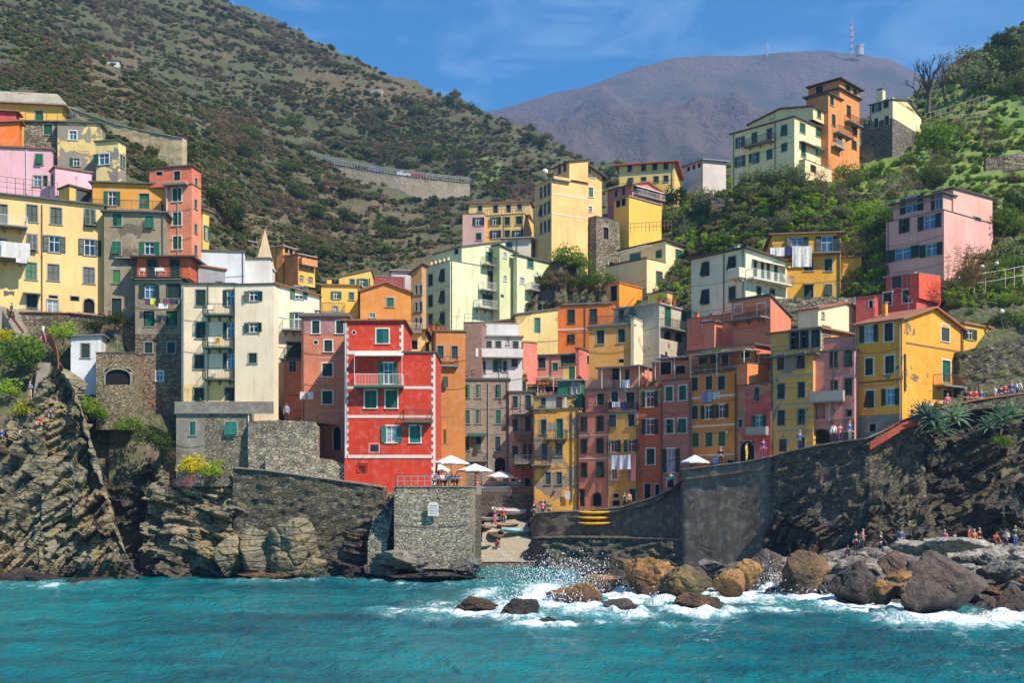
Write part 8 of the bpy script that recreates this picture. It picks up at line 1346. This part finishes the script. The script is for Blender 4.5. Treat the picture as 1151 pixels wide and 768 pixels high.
def van(px, py, Y, c, label):
    o = empty('van', P(px, py, Y)); tag(o, label, 'van', 'vehicles on the road wall'); b = MB(); b.prism([(-2, -.9, .35), (2, -.9, .35), (2.1, -.9, .95), (1.4, -.9, 1.1), (.9, -.9, 1.9), (-2, -.9, 1.9)], (0, 1.8, 0)); b.build('body', plain('van_paint', c, .35), o); b = MB(); b.prism([(1.36, -.92, 1.15), (.92, -.92, 1.75), (-.2, -.92, 1.75), (-.2, -.92, 1.15)], (0, 1.84, 0)); b.build('window', M['glass'], o)
    for x in (-1.3, 1.3):
        for y in (-.9, .9): b = MB(); b.tube((x, y-.1, .34), (x, y+.1, .34), .34, .34, 12); b.build('wheel', SHOE, o)
van(454, 199.6, 345, (222,222,222), 'white van on the road above the long concrete wall'); van(424, 194.8, 346, (110,116,122), 'grey van left of the white one on the road'); van(470, 201, 345.4, (150,40,40), 'red van right of the white one on the road')
# ------------------------------------------------------------------ the air
b = MB(); b.box(-2200, 2200, -60, 3000, -4, 960); hz = b.build('haze', None); hz.data.materials.clear(); t = NT('air'); v = t.n('VolumePrincipled', {'Color': (.4, .6, 1.0), 'Density': .00023, 'Anisotropy': .2}); t.t.links.new(v.outputs[0], t.out.inputs[1]); hz.data.materials.append(t.mat); tag(hz, 'thin blue sea haze filling the valley', 'haze', kind='stuff')
# ------------------------------------------------------------------ camera, light, render
cam = bpy.data.cameras.new('camera'); co = bpy.data.objects.new('camera', cam); COL.objects.link(co)
cam.sensor_width = 36; cam.lens = 36*F/1151; cam.shift_y = (HY-384)/1151; cam.clip_start = .5; cam.clip_end = 8000
co.location = (0, 0, CH); co.rotation_euler = (math.pi/2, 0, 0); SC.camera = co
sd = bpy.data.lights.new('sun', 'SUN'); sd.energy = 5.0; sd.angle = math.radians(.53); sd.color = (1, .89, .75)
so = bpy.data.objects.new('sun', sd); COL.objects.link(so); so.location = (80, -60, 200)
sv = Vector((math.sin(SUN_AZ)*math.cos(SUN_EL), -math.cos(SUN_AZ)*math.cos(SUN_EL), math.sin(SUN_EL)))
so.rotation_euler = sv.to_track_quat('Z', 'Y').to_euler()
w = bpy.data.worlds.new('World'); SC.world = w; w.use_nodes = True; nt = w.node_tree; nt.nodes.clear()
out = nt.nodes.new('ShaderNodeOutputWorld'); bg = nt.nodes.new('ShaderNodeBackground'); sky = nt.nodes.new('ShaderNodeTexSky')
sky.sky_type = 'NISHITA'; sky.sun_disc = False; sky.sun_elevation = SUN_EL; sky.sun_rotation = math.atan2(sv.x, sv.y); sky.altitude = 600; sky.air_density = 1.0; sky.dust_density = .1; sky.ozone_density = 4.0
hs = nt.nodes.new('ShaderNodeHueSaturation'); hs.inputs['Saturation'].default_value = 2.7; hs.inputs['Hue'].default_value = .493; nt.links.new(sky.outputs[0], hs.inputs['Color'])
tc = nt.nodes.new('ShaderNodeTexCoord'); mp = nt.nodes.new('ShaderNodeMapping'); mp.inputs['Scale'].default_value = (3.0, 3.0, 9.0); mp.inputs['Rotation'].default_value = (0, .35, 0); nt.links.new(tc.outputs['Generated'], mp.inputs[0])
nz = nt.nodes.new('ShaderNodeTexNoise'); nz.inputs['Scale'].default_value = 2.7; nz.inputs['Detail'].default_value = 8; nz.inputs['Roughness'].default_value = .6; nz.inputs['Distortion'].default_value = .6; nt.links.new(mp.outputs[0], nz.inputs[0])
mr = nt.nodes.new('ShaderNodeMapRange'); mr.inputs[1].default_value = .48; mr.inputs[2].default_value = .85; mr.inputs[4].default_value = .4; nt.links.new(nz.outputs[0], mr.inputs[0])
mx = nt.nodes.new('ShaderNodeMix'); mx.data_type = 'RGBA'; nt.links.new(mr.outputs[0], mx.inputs[0]); nt.links.new(hs.outputs[0], mx.inputs[6]); mx.inputs[7].default_value = (4.5, 6.2, 8.0, 1)
nt.links.new(mx.outputs[2], bg.inputs[0]); bg.inputs[1].default_value = .125; nt.links.new(bg.outputs[0], out.inputs[0])
SC.view_settings.view_transform = 'Standard'; SC.view_settings.look = 'None'; SC.view_settings.exposure = 0.55; SC.view_settings.gamma = 1
try: SC.view_settings.use_curve_mapping = False
except Exception: pass
SC.render.engine = 'CYCLES'; cy = SC.cycles; cy.use_denoising = True; cy.max_bounces = 6; cy.diffuse_bounces = 3; cy.glossy_bounces = 3; cy.transparent_max_bounces = 6; cy.volume_bounces = 0
SC.render.resolution_x, SC.render.resolution_y = 1024, 684
